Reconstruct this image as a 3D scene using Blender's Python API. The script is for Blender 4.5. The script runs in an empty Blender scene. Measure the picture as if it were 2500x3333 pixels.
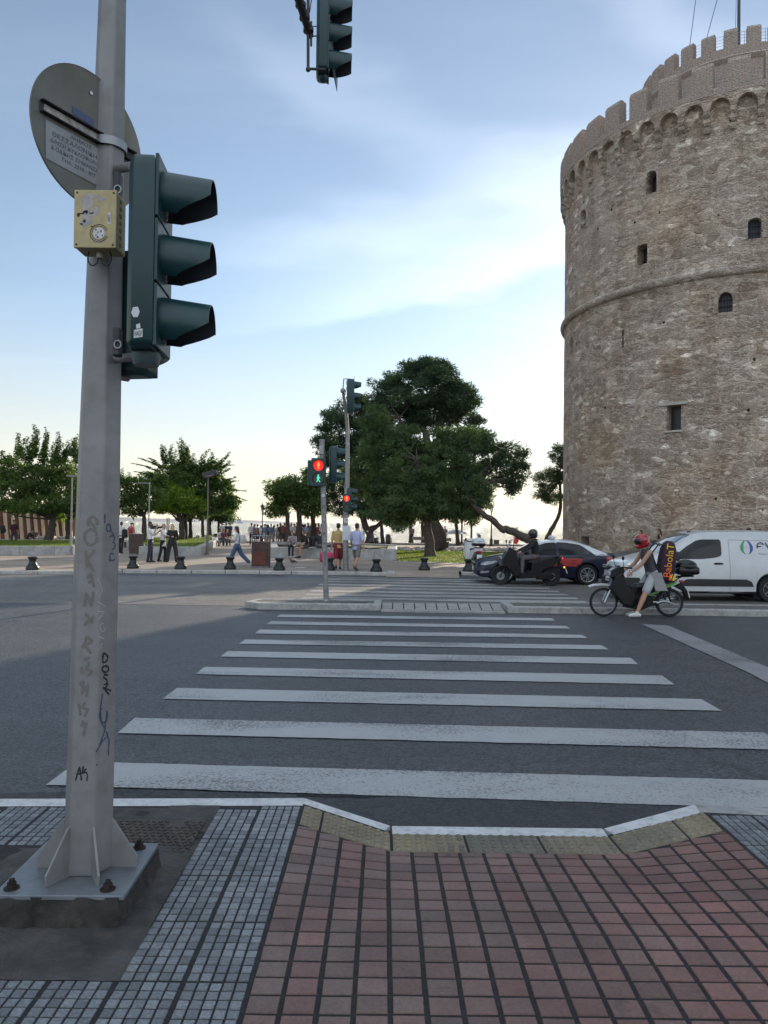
import bpy, bmesh, math, random
import numpy as np
from mathutils import Vector, Matrix, Euler
random.seed(7); RNG = np.random.RandomState(11)
R = math.radians; PI = math.pi
scene = bpy.context.scene
C = scene.collection
# ------------------------------------------------------------------ camera
FPX, W0, H0 = 2450.0, 2500.0, 3333.0
CAMZ, PITCH, ROLL = 1.9, 0.94, 0.7
cam = bpy.data.cameras.new('camera'); camo = bpy.data.objects.new('camera', cam); C.objects.link(camo)
cam.sensor_fit = 'VERTICAL'; cam.sensor_height = 36.0; cam.lens = 36.0 * FPX / H0
cam.clip_start = 0.05; cam.clip_end = 60000
camo.location = (0, 0, CAMZ)
CM = Matrix.Rotation(R(90 + PITCH), 3, 'X') @ Matrix.Rotation(R(ROLL), 3, 'Z')
camo.rotation_euler = CM.to_euler()
scene.camera = camo
# ------------------------------------------------------------------ light
SUN_AZ, SUN_EL = 21.8, 17.0
scene.view_settings.view_transform = 'Standard'; scene.view_settings.look = 'None'
scene.view_settings.exposure = 0.56; scene.view_settings.gamma = 1.0
sl = bpy.data.lights.new('sun', 'SUN'); sl.energy = 4.7; sl.angle = R(0.53); sl.color = (1.0, .84, .66)
so = bpy.data.objects.new('sun', sl); C.objects.link(so)
sd = Vector((math.sin(R(SUN_AZ)) * math.cos(R(SUN_EL)), math.cos(R(SUN_AZ)) * math.cos(R(SUN_EL)), math.sin(R(SUN_EL))))
so.rotation_euler = sd.to_track_quat('Z', 'Y').to_euler()
world = bpy.data.worlds.new('World'); scene.world = world; world.use_nodes = True
def make_world():
    nt = world.node_tree; N = nt.nodes; L = nt.links; N.clear()
    out = N.new('ShaderNodeOutputWorld'); bg = N.new('ShaderNodeBackground')
    sky = N.new('ShaderNodeTexSky'); sky.sky_type = 'NISHITA'; sky.sun_disc = False
    sky.sun_elevation = R(SUN_EL); sky.sun_rotation = R(SUN_AZ)
    sky.air_density = 1.0; sky.dust_density = .12; sky.ozone_density = 2.0
    tc = N.new('ShaderNodeTexCoord')
    sep = N.new('ShaderNodeSeparateXYZ'); L.new(tc.outputs['Generated'], sep.inputs[0])
    zc = N.new('ShaderNodeMath'); zc.operation = 'MAXIMUM'; L.new(sep.outputs[2], zc.inputs[0]); zc.inputs[1].default_value = .03
    za = N.new('ShaderNodeMath'); za.operation = 'ADD'; L.new(zc.outputs[0], za.inputs[0]); za.inputs[1].default_value = .12
    dx = N.new('ShaderNodeMath'); dx.operation = 'DIVIDE'; L.new(sep.outputs[0], dx.inputs[0]); L.new(za.outputs[0], dx.inputs[1])
    dy = N.new('ShaderNodeMath'); dy.operation = 'DIVIDE'; L.new(sep.outputs[1], dy.inputs[0]); L.new(za.outputs[0], dy.inputs[1])
    cb = N.new('ShaderNodeCombineXYZ'); L.new(dx.outputs[0], cb.inputs[0]); L.new(dy.outputs[0], cb.inputs[1])
    def layer(rot, sx, sy, off, scale, lo, hi, det=6, dist=.8):
        mp = N.new('ShaderNodeMapping'); mp.inputs['Rotation'].default_value = (0, 0, R(rot))
        mp.inputs['Scale'].default_value = (sx, sy, 1); mp.inputs['Location'].default_value = off
        L.new(cb.outputs[0], mp.inputs[0])
        n = N.new('ShaderNodeTexNoise'); n.inputs['Scale'].default_value = scale; n.inputs['Detail'].default_value = det
        n.inputs['Roughness'].default_value = .58; n.inputs['Distortion'].default_value = dist
        L.new(mp.outputs[0], n.inputs['Vector'])
        r = N.new('ShaderNodeMapRange'); r.interpolation_type = 'SMOOTHSTEP'
        r.inputs[1].default_value = lo; r.inputs[2].default_value = hi
        L.new(n.outputs[0], r.inputs[0]); return r.outputs[0]
    a = layer(28, .55, 2.6, (1.3, .4, 0), .62, .47, .78)
    b = layer(-12, .9, 1.5, (4.1, 2.4, 0), 1.25, .48, .85, 8, .4)
    m1 = N.new('ShaderNodeMath'); m1.operation = 'MULTIPLY_ADD'; L.new(b, m1.inputs[0]); m1.inputs[1].default_value = .45; L.new(a, m1.inputs[2]); m1.use_clamp = True
    # one long bank of thin cloud lying low, right of the middle
    def math_(op, i0, i1, clamp=False):
        q = N.new('ShaderNodeMath'); q.operation = op; q.use_clamp = clamp
        for k, v in enumerate((i0, i1)):
            if isinstance(v, (int, float)): q.inputs[k].default_value = v
            else: L.new(v, q.inputs[k])
        return q.outputs[0]
    # elevation and azimuth of the direction
    azn = math_('ARCTAN2', sep.outputs[0], sep.outputs[1]); eln = math_('ARCSINE', sep.outputs[2], 0)
    nz = N.new('ShaderNodeTexNoise'); nz.inputs['Scale'].default_value = 5.5; nz.inputs['Detail'].default_value = 7
    mp2 = N.new('ShaderNodeMapping'); mp2.inputs['Scale'].default_value = (1, 1, 3.2); mp2.inputs['Rotation'].default_value = (0, R(14), 0)
    L.new(tc.outputs['Generated'], mp2.inputs[0]); L.new(mp2.outputs[0], nz.inputs['Vector'])
    wob = math_('MULTIPLY', math_('SUBTRACT', nz.outputs[0], .5), .10)
    def bank(el0, slope, az0, lowd, upd, az1, az2, azw, amt, wk=1.0):
        line = math_('ADD', math_('MULTIPLY', math_('SUBTRACT', azn, R(az0)), slope), R(el0))
        d = math_('ADD', math_('SUBTRACT', eln, line), math_('MULTIPLY', wob, wk))
        up = N.new('ShaderNodeMapRange'); up.interpolation_type = 'SMOOTHSTEP'
        up.inputs[1].default_value = R(upd); up.inputs[2].default_value = 0; up.inputs[3].default_value = 0; up.inputs[4].default_value = 1
        L.new(d, up.inputs[0])
        lo = N.new('ShaderNodeMapRange'); lo.interpolation_type = 'SMOOTHSTEP'
        lo.inputs[1].default_value = R(-lowd); lo.inputs[2].default_value = 0
        L.new(d, lo.inputs[0])
        e1 = N.new('ShaderNodeMapRange'); e1.interpolation_type = 'SMOOTHSTEP'; e1.inputs[1].default_value = R(az1); e1.inputs[2].default_value = R(az1 + azw)
        L.new(azn, e1.inputs[0])
        e2 = N.new('ShaderNodeMapRange'); e2.interpolation_type = 'SMOOTHSTEP'; e2.inputs[1].default_value = R(az2); e2.inputs[2].default_value = R(az2 + azw)
        e2.inputs[3].default_value = 1; e2.inputs[4].default_value = 0
        L.new(azn, e2.inputs[0])
        return math_('MULTIPLY', math_('MULTIPLY', math_('MULTIPLY', up.outputs[0], lo.outputs[0]), math_('MULTIPLY', e1.outputs[0], e2.outputs[0])), amt)
    bk = bank(19.0, .20, 12, 1.1, 7.5, -18, 40, 26, .95, .8)
    bk2 = bank(23.5, .22, 8, 2.6, 4.0, -22, 50, 24, .5, 1.2)
    bk3 = bank(39.0, -.8, 12, 3.5, 3.5, -2, 30, 14, .45, 1.2)
    bk4 = bank(31.0, -.35, -8, 4.0, 5.0, -18, 12, 12, .38, 1.6)
    tot = math_('ADD', math_('ADD', math_('ADD', bk, bk2), math_('ADD', bk3, bk4)), math_('MULTIPLY', m1.outputs[0], .20), True)
    mix = N.new('ShaderNodeMixRGB'); mix.blend_type = 'MIX'
    L.new(math_('MULTIPLY', tot, .80), mix.inputs[0])
    # cloud colour: brighter than the blue behind, warmed by the low sun through the same sky
    gain = N.new('ShaderNodeMixRGB'); gain.blend_type = 'MULTIPLY'; gain.inputs[0].default_value = 1; gain.inputs[2].default_value = (1.05, 1.04, 1.03, 1)
    L.new(sky.outputs[0], gain.inputs[1])
    addw = N.new('ShaderNodeMixRGB'); addw.blend_type = 'ADD'; addw.inputs[0].default_value = 1; addw.inputs[2].default_value = (2.3, 2.25, 2.2, 1)
    L.new(gain.outputs[0], addw.inputs[1])
    L.new(sky.outputs[0], mix.inputs[1]); L.new(addw.outputs[0], mix.inputs[2])
    # pale haze low over the water, and unseen broken bright cloud added overhead and behind as fill light
    lowh = N.new('ShaderNodeMapRange'); lowh.interpolation_type = 'SMOOTHSTEP'; lowh.inputs[1].default_value = R(17); lowh.inputs[2].default_value = R(-2); lowh.inputs[3].default_value = 0; lowh.inputs[4].default_value = .80
    L.new(eln, lowh.inputs[0])
    hz = N.new('ShaderNodeMixRGB'); hz.inputs[2].default_value = (6.5, 5.4, 4.1, 1); L.new(lowh.outputs[0], hz.inputs[0]); L.new(mix.outputs[0], hz.inputs[1])
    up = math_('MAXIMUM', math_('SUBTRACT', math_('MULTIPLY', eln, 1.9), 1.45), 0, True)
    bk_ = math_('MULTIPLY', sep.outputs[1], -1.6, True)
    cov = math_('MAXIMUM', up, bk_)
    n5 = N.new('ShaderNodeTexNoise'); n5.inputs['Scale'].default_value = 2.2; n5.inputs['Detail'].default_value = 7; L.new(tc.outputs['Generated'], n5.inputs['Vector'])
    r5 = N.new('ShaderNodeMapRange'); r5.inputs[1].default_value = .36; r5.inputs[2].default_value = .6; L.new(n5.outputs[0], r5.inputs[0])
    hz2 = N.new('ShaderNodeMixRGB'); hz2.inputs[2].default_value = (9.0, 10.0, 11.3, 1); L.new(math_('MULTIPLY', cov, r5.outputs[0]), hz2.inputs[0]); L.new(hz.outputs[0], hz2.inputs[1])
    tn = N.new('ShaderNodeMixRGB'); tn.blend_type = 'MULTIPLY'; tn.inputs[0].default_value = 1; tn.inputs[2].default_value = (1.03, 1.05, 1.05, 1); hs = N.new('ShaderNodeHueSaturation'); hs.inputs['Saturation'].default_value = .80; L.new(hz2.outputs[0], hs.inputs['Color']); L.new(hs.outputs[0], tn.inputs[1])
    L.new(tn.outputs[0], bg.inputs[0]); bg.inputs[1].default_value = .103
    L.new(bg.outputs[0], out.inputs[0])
make_world()
# ------------------------------------------------------------------ placing
def ray(px, py):
    v = Vector(((px - W0 / 2) / FPX, (H0 / 2 - py) / FPX, -1.0))
    return CM @ v
def G(px, py, z=0.0):                 # point of the photo on the horizontal plane z
    d = ray(px, py); t = (z - CAMZ) / d.z
    return Vector((d.x * t, d.y * t, z))
def D(px, py, depth):                 # point of the photo at a distance along the view axis
    d = ray(px, py); t = depth / d.y
    return Vector((d.x * t, depth, CAMZ + d.z * t))
def on_plane(px, py, p, n):
    d = ray(px, py); o = Vector((0, 0, CAMZ))
    return o + d * ((Vector(p) - o).dot(n) / d.dot(n))
# ------------------------------------------------------------------ materials
MATS = {}
def mat(name, col, rough=.7, metal=0.0, var=.12, vs=3.0, bump=0.0, bs=40.0, spec=.5, emit=None, es=1.0, coat=0.0, trans=0.0, alpha=1.0, dirt=0.0):
    key = (name, tuple(col), rough)
    if key in MATS: return MATS[key]
    m = bpy.data.materials.new(name); m.use_nodes = True; nt = m.node_tree; N = nt.nodes; L = nt.links
    p = N['Principled BSDF']; p.inputs['Roughness'].default_value = rough; p.inputs['Metallic'].default_value = metal
    p.inputs['Specular IOR Level'].default_value = spec; p.inputs['Coat Weight'].default_value = coat
    p.inputs['Transmission Weight'].default_value = trans; p.inputs['Alpha'].default_value = alpha
    tc = N.new('ShaderNodeTexCoord')
    if var > 0:
        n = N.new('ShaderNodeTexNoise'); n.inputs['Scale'].default_value = vs; n.inputs['Detail'].default_value = 6
        n.inputs['Roughness'].default_value = .62
        L.new(tc.outputs['Object'], n.inputs['Vector'])
        r = N.new('ShaderNodeMixRGB'); r.inputs[1].default_value = (*[c * (1 - var) for c in col], 1)
        r.inputs[2].default_value = (*[min(1, c * (1 + var)) for c in col], 1)
        mr = N.new('ShaderNodeMapRange'); mr.inputs[1].default_value = .32; mr.inputs[2].default_value = .68
        L.new(n.outputs[0], mr.inputs[0]); L.new(mr.outputs[0], r.inputs[0]); src = r.outputs[0]
        if dirt > 0:
            n3 = N.new('ShaderNodeTexNoise'); n3.inputs['Scale'].default_value = vs * 2.7; n3.inputs['Detail'].default_value = 9
            L.new(tc.outputs['Object'], n3.inputs['Vector'])
            m3 = N.new('ShaderNodeMapRange'); m3.inputs[1].default_value = .5; m3.inputs[2].default_value = .72; m3.inputs[4].default_value = dirt
            L.new(n3.outputs[0], m3.inputs[0])
            r2 = N.new('ShaderNodeMixRGB'); r2.inputs[2].default_value = (.09, .075, .06, 1); L.new(m3.outputs[0], r2.inputs[0]); L.new(src, r2.inputs[1]); src = r2.outputs[0]
        L.new(src, p.inputs['Base Color'])
    else: p.inputs['Base Color'].default_value = (*col, 1)
    if bump > 0:
        n2 = N.new('ShaderNodeTexNoise'); n2.inputs['Scale'].default_value = bs; n2.inputs['Detail'].default_value = 4
        L.new(tc.outputs['Object'], n2.inputs['Vector'])
        b = N.new('ShaderNodeBump'); b.inputs['Strength'].default_value = bump; b.inputs['Distance'].default_value = .01
        L.new(n2.outputs[0], b.inputs['Height']); L.new(b.outputs[0], p.inputs['Normal'])
    if emit: p.inputs['Emission Color'].default_value = (*emit, 1); p.inputs['Emission Strength'].default_value = es
    MATS[key] = m; return m
# ------------------------------------------------------------------ objects
def tag(o, label=None, cat=None, group=None, kind=None):
    if label: o['label'] = label
    if cat: o['category'] = cat
    if group: o['group'] = group
    if kind: o['kind'] = kind
    return o
def thing(name, label, cat, loc=(0, 0, 0), rz=0.0, group=None):
    o = bpy.data.objects.new(name, None); C.objects.link(o); o.location = loc; o.rotation_euler = (0, 0, rz)
    o.empty_display_size = .2
    return tag(o, label, cat, group)
def link_mesh(name, me, m, parent=None):
    o = bpy.data.objects.new(name, me); C.objects.link(o)
    if m is not None:
        for q in (m if isinstance(m, (list, tuple)) else [m]): me.materials.append(q)
    if parent is not None: o.parent = parent
    return o
def copy_tree(o, parent=None):
    c = o.copy(); C.objects.link(c); c.parent = parent
    if parent is not None and 'category' in c.keys(): del c['category']
    for ch in [x for x in bpy.data.objects if x.parent == o]: copy_tree(ch, c)
    return c
class MB:
    """collects shapes, linked as ONE mesh object"""
    def __init__(s): s.v = []; s.f = []; s.mi = []; s.cur = 0
    def add(s, vs, fs):
        b = len(s.v); s.v += [tuple(v) for v in vs]
        for f in fs: s.f.append([b + i for i in f]); s.mi.append(s.cur)
        return s
    def box(s, c, size, rot=(0, 0, 0), taper=1.0):
        x, y, z = [q / 2 for q in size]; M = Euler(rot).to_matrix(); c = Vector(c); t = taper
        P = [(-x, -y, -z), (x, -y, -z), (x, y, -z), (-x, y, -z), (-x*t, -y*t, z), (x*t, -y*t, z), (x*t, y*t, z), (-x*t, y*t, z)]
        return s.add([c + M @ Vector(p) for p in P], [(0, 3, 2, 1), (4, 5, 6, 7), (0, 1, 5, 4), (1, 2, 6, 5), (2, 3, 7, 6), (3, 0, 4, 7)])
    def rbox(s, c, size, r=.02, rot=(0, 0, 0)):   # box with chamfered edges
        x, y, z = [q / 2 for q in size]; M = Euler(rot).to_matrix(); c = Vector(c); r = min(r, x*.95, y*.95, z*.95)
        bm = bmesh.new(); bmesh.ops.create_cube(bm, size=1.0)
        for v in bm.verts: v.co = Vector((v.co.x*2*x, v.co.y*2*y, v.co.z*2*z))
        bmesh.ops.bevel(bm, geom=bm.edges[:], offset=r, segments=2, affect='EDGES', profile=.5)
        bm.verts.index_update()
        s.add([c + M @ v.co for v in bm.verts], [[v.index for v in f.verts] for f in bm.faces]); bm.free(); return s
    def ring(s, pts_list, close=True, cap=True, caps=(True, True)):
        """stack of equal-length rings -> skin"""
        n = len(pts_list[0]); base = len(s.v)
        for pts in pts_list: s.v += [tuple(p) for p in pts]
        for i in range(len(pts_list) - 1):
            for j in range(n if close else n - 1):
                a = base + i*n + j; b = base + i*n + (j+1) % n
                s.f.append([a, b, b + n, a + n]); s.mi.append(s.cur)
        if cap and close:
            if caps[0]: s.f.append([base + j for j in range(n)][::-1]); s.mi.append(s.cur)
            if caps[1]: s.f.append([base + (len(pts_list)-1)*n + j for j in range(n)]); s.mi.append(s.cur)
        return s
    def tube(s, path, rad, n=8, closed=False, cap=True):
        path = [Vector(p) for p in path]; m = len(path)
        if not isinstance(rad, (list, tuple)): rad = [rad] * m
        rings = []; up = None
        for i, p in enumerate(path):
            if closed: t = path[(i+1) % m] - path[i-1]
            else: t = path[min(i+1, m-1)] - path[max(i-1, 0)]
            if t.length < 1e-9: t = Vector((0, 0, 1))
            t.normalize()
            if up is None: up = Vector((0, 0, 1)) if abs(t.z) < .9 else Vector((1, 0, 0))
            a = up - t * up.dot(t)
            if a.length < 1e-6: a = t.orthogonal()
            a.normalize(); up = a; b = t.cross(a)
            rings.append([p + (a*math.cos(2*PI*k/n) + b*math.sin(2*PI*k/n)) * rad[i] for k in range(n)])
        if closed:
            rings.append(rings[0]); return s.ring(rings, cap=False)
        return s.ring(rings, cap=cap)
    def cyl(s, p0, p1, r0, r1=None, n=16): return s.tube([p0, p1], [r0, r0 if r1 is None else r1], n)
    def lathe(s, prof, c=(0, 0, 0), n=20, axis='Z', rot=None):
        c = Vector(c); rings = []
        for (r, z) in prof:
            rr = []
            for k in range(n):
                a = 2*PI*k/n; q = Vector((r*math.cos(a), r*math.sin(a), z))
                if axis == 'X': q = Vector((q.z, q.x, q.y))
                if axis == 'Y': q = Vector((q.y, q.z, q.x))
                if rot is not None: q = rot @ q
                rr.append(c + q)
            rings.append(rr)
        return s.ring(rings)
    def sph(s, c, r, n=12, m=8, rot=None):
        if not isinstance(r, (list, tuple)): r = (r, r, r)
        c = Vector(c); rings = []
        for i in range(m + 1):
            t = -PI/2 + PI*i/m; rr = max(math.cos(t), .02)
            pts = [Vector((r[0]*rr*math.cos(2*PI*k/n), r[1]*rr*math.sin(2*PI*k/n), r[2]*math.sin(t))) for k in range(n)]
            rings.append([c + (rot @ p if rot is not None else p) for p in pts])
        return s.ring(rings)
    def cap(s, p0, p1, r0, r1, n=10):       # round-ended cone
        p0, p1 = Vector(p0), Vector(p1); d = p1 - p0
        if d.length < 1e-6: return s.sph(p0, max(r0, r1))
        t = d.normalized(); path = []; rad = []
        for a in (-80, -50, -20): path.append(p0 + t*r0*math.sin(R(a))); rad.append(r0*math.cos(R(a)))
        path.append(p0); rad.append(r0); path.append(p0 + d*.5); rad.append((r0+r1)/2); path.append(p1); rad.append(r1)
        for a in (20, 50, 80): path.append(p1 + t*r1*math.sin(R(a))); rad.append(r1*math.cos(R(a)))
        return s.tube(path, rad, n)
    def prism(s, poly, axis, a, b, flip=False):
        """2-D polygon (concave allowed) extruded along axis ('Y': poly is x,z; 'Z': x,y; 'X': y,z) between a and b"""
        def P(u, v, w): return {'Y': (u, w, v), 'Z': (u, v, w), 'X': (w, u, v)}[axis]
        n = len(poly); ft = [Vector((p[0], p[1], 0)) for p in poly]
        from mathutils.geometry import tessellate_polygon
        tri = tessellate_polygon([ft])
        vs = [P(u, v, a) for u, v in poly] + [P(u, v, b) for u, v in poly]
        fs = [list(t) for t in tri] + [[i + n for i in t][::-1] for t in tri] + [[i, (i+1) % n, (i+1) % n + n, i + n] for i in range(n)]
        return s.add(vs, fs)
    def build(s, name, m, parent=None, smooth=None, bevel=0, xf=None):
        me = bpy.data.meshes.new(name)
        vs = s.v if xf is None else [tuple(xf @ Vector(v)) for v in s.v]
        me.from_pydata(vs, [], s.f)
        me.polygons.foreach_set('material_index', s.mi)
        bm = bmesh.new(); bm.from_mesh(me); bmesh.ops.recalc_face_normals(bm, faces=bm.faces); bm.to_mesh(me); bm.free()
        if smooth is not None:
            try: me.shade_smooth(); me.set_sharp_from_angle(angle=R(smooth))
            except Exception: pass
        o = link_mesh(name, me, m, parent)
        if bevel:
            b = o.modifiers.new('bevel', 'BEVEL'); b.width = bevel; b.segments = 2; b.limit_method = 'ANGLE'; b.angle_limit = R(40)
        return o
def text_mesh(body, width, height=None, thick=.001):
    """mesh data of a word lying in local XY, centred, scaled to a width (and height)"""
    cu = bpy.data.curves.new('writing', 'FONT'); cu.body = body; cu.extrude = .02; cu.align_x = 'CENTER'; cu.resolution_u = 3
    o = bpy.data.objects.new('writing', cu); C.objects.link(o)
    dg = bpy.context.evaluated_depsgraph_get(); me = bpy.data.meshes.new_from_object(o.evaluated_get(dg))
    bpy.data.objects.remove(o); bpy.data.curves.remove(cu)
    n = len(me.vertices); co = np.zeros(n*3); me.vertices.foreach_get('co', co); co = co.reshape(-1, 3)
    mn, mx = co.min(0), co.max(0); co -= (mn + mx)/2; k = width / max(mx[0]-mn[0], 1e-6)
    ky = k if height is None else height / max(mx[1]-mn[1], 1e-6)
    co[:, 0] *= k; co[:, 1] *= ky; co[:, 2] = np.where(co[:, 2] > 0, thick, 0)
    me.vertices.foreach_set('co', co.ravel()); me.update(); return me
def writing(body, width, height, m, parent, loc, rot, thick=.001, name='lettering'):
    o = link_mesh(name, text_mesh(body, width, height, thick), m, parent); o.location = loc
    o.rotation_euler = rot if not isinstance(rot, Matrix) else rot.to_euler(); return o
def poly_sheet(name, pts, m, z=None, parent=None, kind='structure'):
    from mathutils.geometry import tessellate_polygon
    pts = [Vector(p) for p in pts]
    if z is not None: pts = [Vector((p.x, p.y, z)) for p in pts]
    tri = tessellate_polygon([[Vector((p.x, p.y, 0)) for p in pts]])
    b = MB(); b.add(pts, [list(t) for t in tri]); o = b.build(name, m, parent)
    # face up
    me = o.data; bm = bmesh.new(); bm.from_mesh(me)
    for f in bm.faces:
        if f.normal.z < 0: f.normal_flip()
    bm.to_mesh(me); bm.free()
    if kind: o['kind'] = kind
    return o
# ------------------------------------------------------------------ ground materials
def asphalt(name, base, chip=.5, rough=.62, scale=1.0):
    m = bpy.data.materials.new(name); m.use_nodes = True; nt = m.node_tree; N = nt.nodes; L = nt.links; p = N['Principled BSDF']
    tc = N.new('ShaderNodeTexCoord')
    big = N.new('ShaderNodeTexNoise'); big.inputs['Scale'].default_value = .35; big.inputs['Detail'].default_value = 7; big.inputs['Roughness'].default_value = .6
    mid = N.new('ShaderNodeTexNoise'); mid.inputs['Scale'].default_value = 3.5; mid.inputs['Detail'].default_value = 6
    v = N.new('ShaderNodeTexVoronoi'); v.inputs['Scale'].default_value = 52 * scale
    v2 = N.new('ShaderNodeTexNoise'); v2.inputs['Scale'].default_value = 45 * scale; v2.inputs['Detail'].default_value = 3; v2.inputs['Roughness'].default_value = .8
    # long wear streaks along the traffic direction
    mp = N.new('ShaderNodeMapping'); mp.inputs['Scale'].default_value = (.06, 1.3, 1); L.new(tc.outputs['Object'], mp.inputs[0])
    st = N.new('ShaderNodeTexNoise'); st.inputs['Scale'].default_value = 1.0; st.inputs['Detail'].default_value = 5; L.new(mp.outputs[0], st.inputs['Vector'])
    for q in (big, mid, v, v2): L.new(tc.outputs['Object'], q.inputs['Vector'])
    def mr(src, a, b, c, d):
        q = N.new('ShaderNodeMapRange'); q.inputs[1].default_value = a; q.inputs[2].default_value = b; q.inputs[3].default_value = c; q.inputs[4].default_value = d
        L.new(src, q.inputs[0]); return q.outputs[0]
    def mul(a, b):
        q = N.new('ShaderNodeMath'); q.operation = 'MULTIPLY'; L.new(a, q.inputs[0]); L.new(b, q.inputs[1]); return q.outputs[0]
    k = mul(mul(mr(big.outputs[0], .35, .65, .82, 1.18), mr(mid.outputs[0], .3, .7, .88, 1.12)), mr(st.outputs[0], .35, .65, .88, 1.13))
    sepc = N.new('ShaderNodeSeparateColor'); L.new(v.outputs['Color'], sepc.inputs[0])
    k = mul(k, mr(sepc.outputs[0], 0, 1, 1 - chip, 1 + chip*1.3)); k = mul(k, mr(v2.outputs[0], .3, .7, .7, 1.3))
    c = N.new('ShaderNodeMixRGB'); c.blend_type = 'MULTIPLY'; c.inputs[0].default_value = 1; c.inputs[1].default_value = (*base, 1)
    L.new(k, c.inputs[2])
    # cracks: thin dark wandering lines
    cr = N.new('ShaderNodeTexVoronoi'); cr.feature = 'DISTANCE_TO_EDGE'; cr.inputs['Scale'].default_value = .28
    nd = N.new('ShaderNodeTexNoise'); nd.inputs['Scale'].default_value = 1.4; nd.inputs['Detail'].default_value = 6; L.new(tc.outputs['Object'], nd.inputs['Vector'])
    av = N.new('ShaderNodeMixRGB'); av.blend_type = 'LINEAR_LIGHT'; av.inputs[0].default_value = .55; L.new(tc.outputs['Object'], av.inputs[1]); L.new(nd.outputs['Color'], av.inputs[2]); L.new(av.outputs[0], cr.inputs['Vector'])
    crm = mr(cr.outputs[0], .0, .006, .45, 1)
    c2 = N.new('ShaderNodeMixRGB'); c2.blend_type = 'MULTIPLY'; c2.inputs[0].default_value = 1; L.new(c.outputs[0], c2.inputs[1]); L.new(crm, c2.inputs[2])
    L.new(c2.outputs[0], p.inputs['Base Color']); p.inputs['Roughness'].default_value = rough
    bu = N.new('ShaderNodeBump'); bu.inputs['Strength'].default_value = 1.0; bu.inputs['Distance'].default_value = .011
    ad = N.new('ShaderNodeMath'); L.new(sepc.outputs[1], ad.inputs[0]); L.new(v2.outputs[0], ad.inputs[1]); L.new(ad.outputs[0], bu.inputs['Height'])
    L.new(bu.outputs[0], p.inputs['Normal']); return m
def road_paint(name, col=(.52, .52, .51), wear=.5):
    m = bpy.data.materials.new(name); m.use_nodes = True; nt = m.node_tree; N = nt.nodes; L = nt.links; p = N['Principled BSDF']
    tc = N.new('ShaderNodeTexCoord')
    v = N.new('ShaderNodeTexNoise'); v.inputs['Scale'].default_value = 42; v.inputs['Detail'].default_value = 5; v.inputs['Roughness'].default_value = .85
    b = N.new('ShaderNodeTexNoise'); b.inputs['Scale'].default_value = 1.3; b.inputs['Detail'].default_value = 7
    mp = N.new('ShaderNodeMapping'); mp.inputs['Scale'].default_value = (.35, 1.0, 1); L.new(tc.outputs['Object'], mp.inputs[0]); L.new(mp.outputs[0], b.inputs['Vector'])
    L.new(tc.outputs['Object'], v.inputs['Vector'])
    ad = N.new('ShaderNodeMath'); ad.operation = 'MULTIPLY_ADD'; L.new(b.outputs[0], ad.inputs[0]); ad.inputs[1].default_value = .62; L.new(v.outputs[0], ad.inputs[2])
    mr = N.new('ShaderNodeMapRange'); mr.inputs[1].default_value = .76 + wear*.17; mr.inputs[2].default_value = .86 + wear*.17; L.new(ad.outputs[0], mr.inputs[0])
    mr.inputs[3].default_value = 1; mr.inputs[4].default_value = 0
    c = N.new('ShaderNodeMixRGB'); c.inputs[1].default_value = (.085, .085, .088, 1); L.new(mr.outputs[0], c.inputs[0])
    c0 = N.new('ShaderNodeMixRGB'); c0.inputs[1].default_value = (*[q*.72 for q in col], 1); c0.inputs[2].default_value = (*col, 1)
    n3 = N.new('ShaderNodeTexNoise'); n3.inputs['Scale'].default_value = 4; n3.inputs['Detail'].default_value = 6; L.new(tc.outputs['Object'], n3.inputs['Vector'])
    L.new(n3.outputs[0], c0.inputs[0]); L.new(c0.outputs[0], c.inputs[2])
    L.new(c.outputs[0], p.inputs['Base Color']); p.inputs['Roughness'].default_value = .55
    bu = N.new('ShaderNodeBump'); bu.inputs['Strength'].default_value = .7; bu.inputs['Distance'].default_value = .005; L.new(v.outputs[0], bu.inputs['Height']); L.new(bu.outputs[0], p.inputs['Normal'])
    return m
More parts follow.
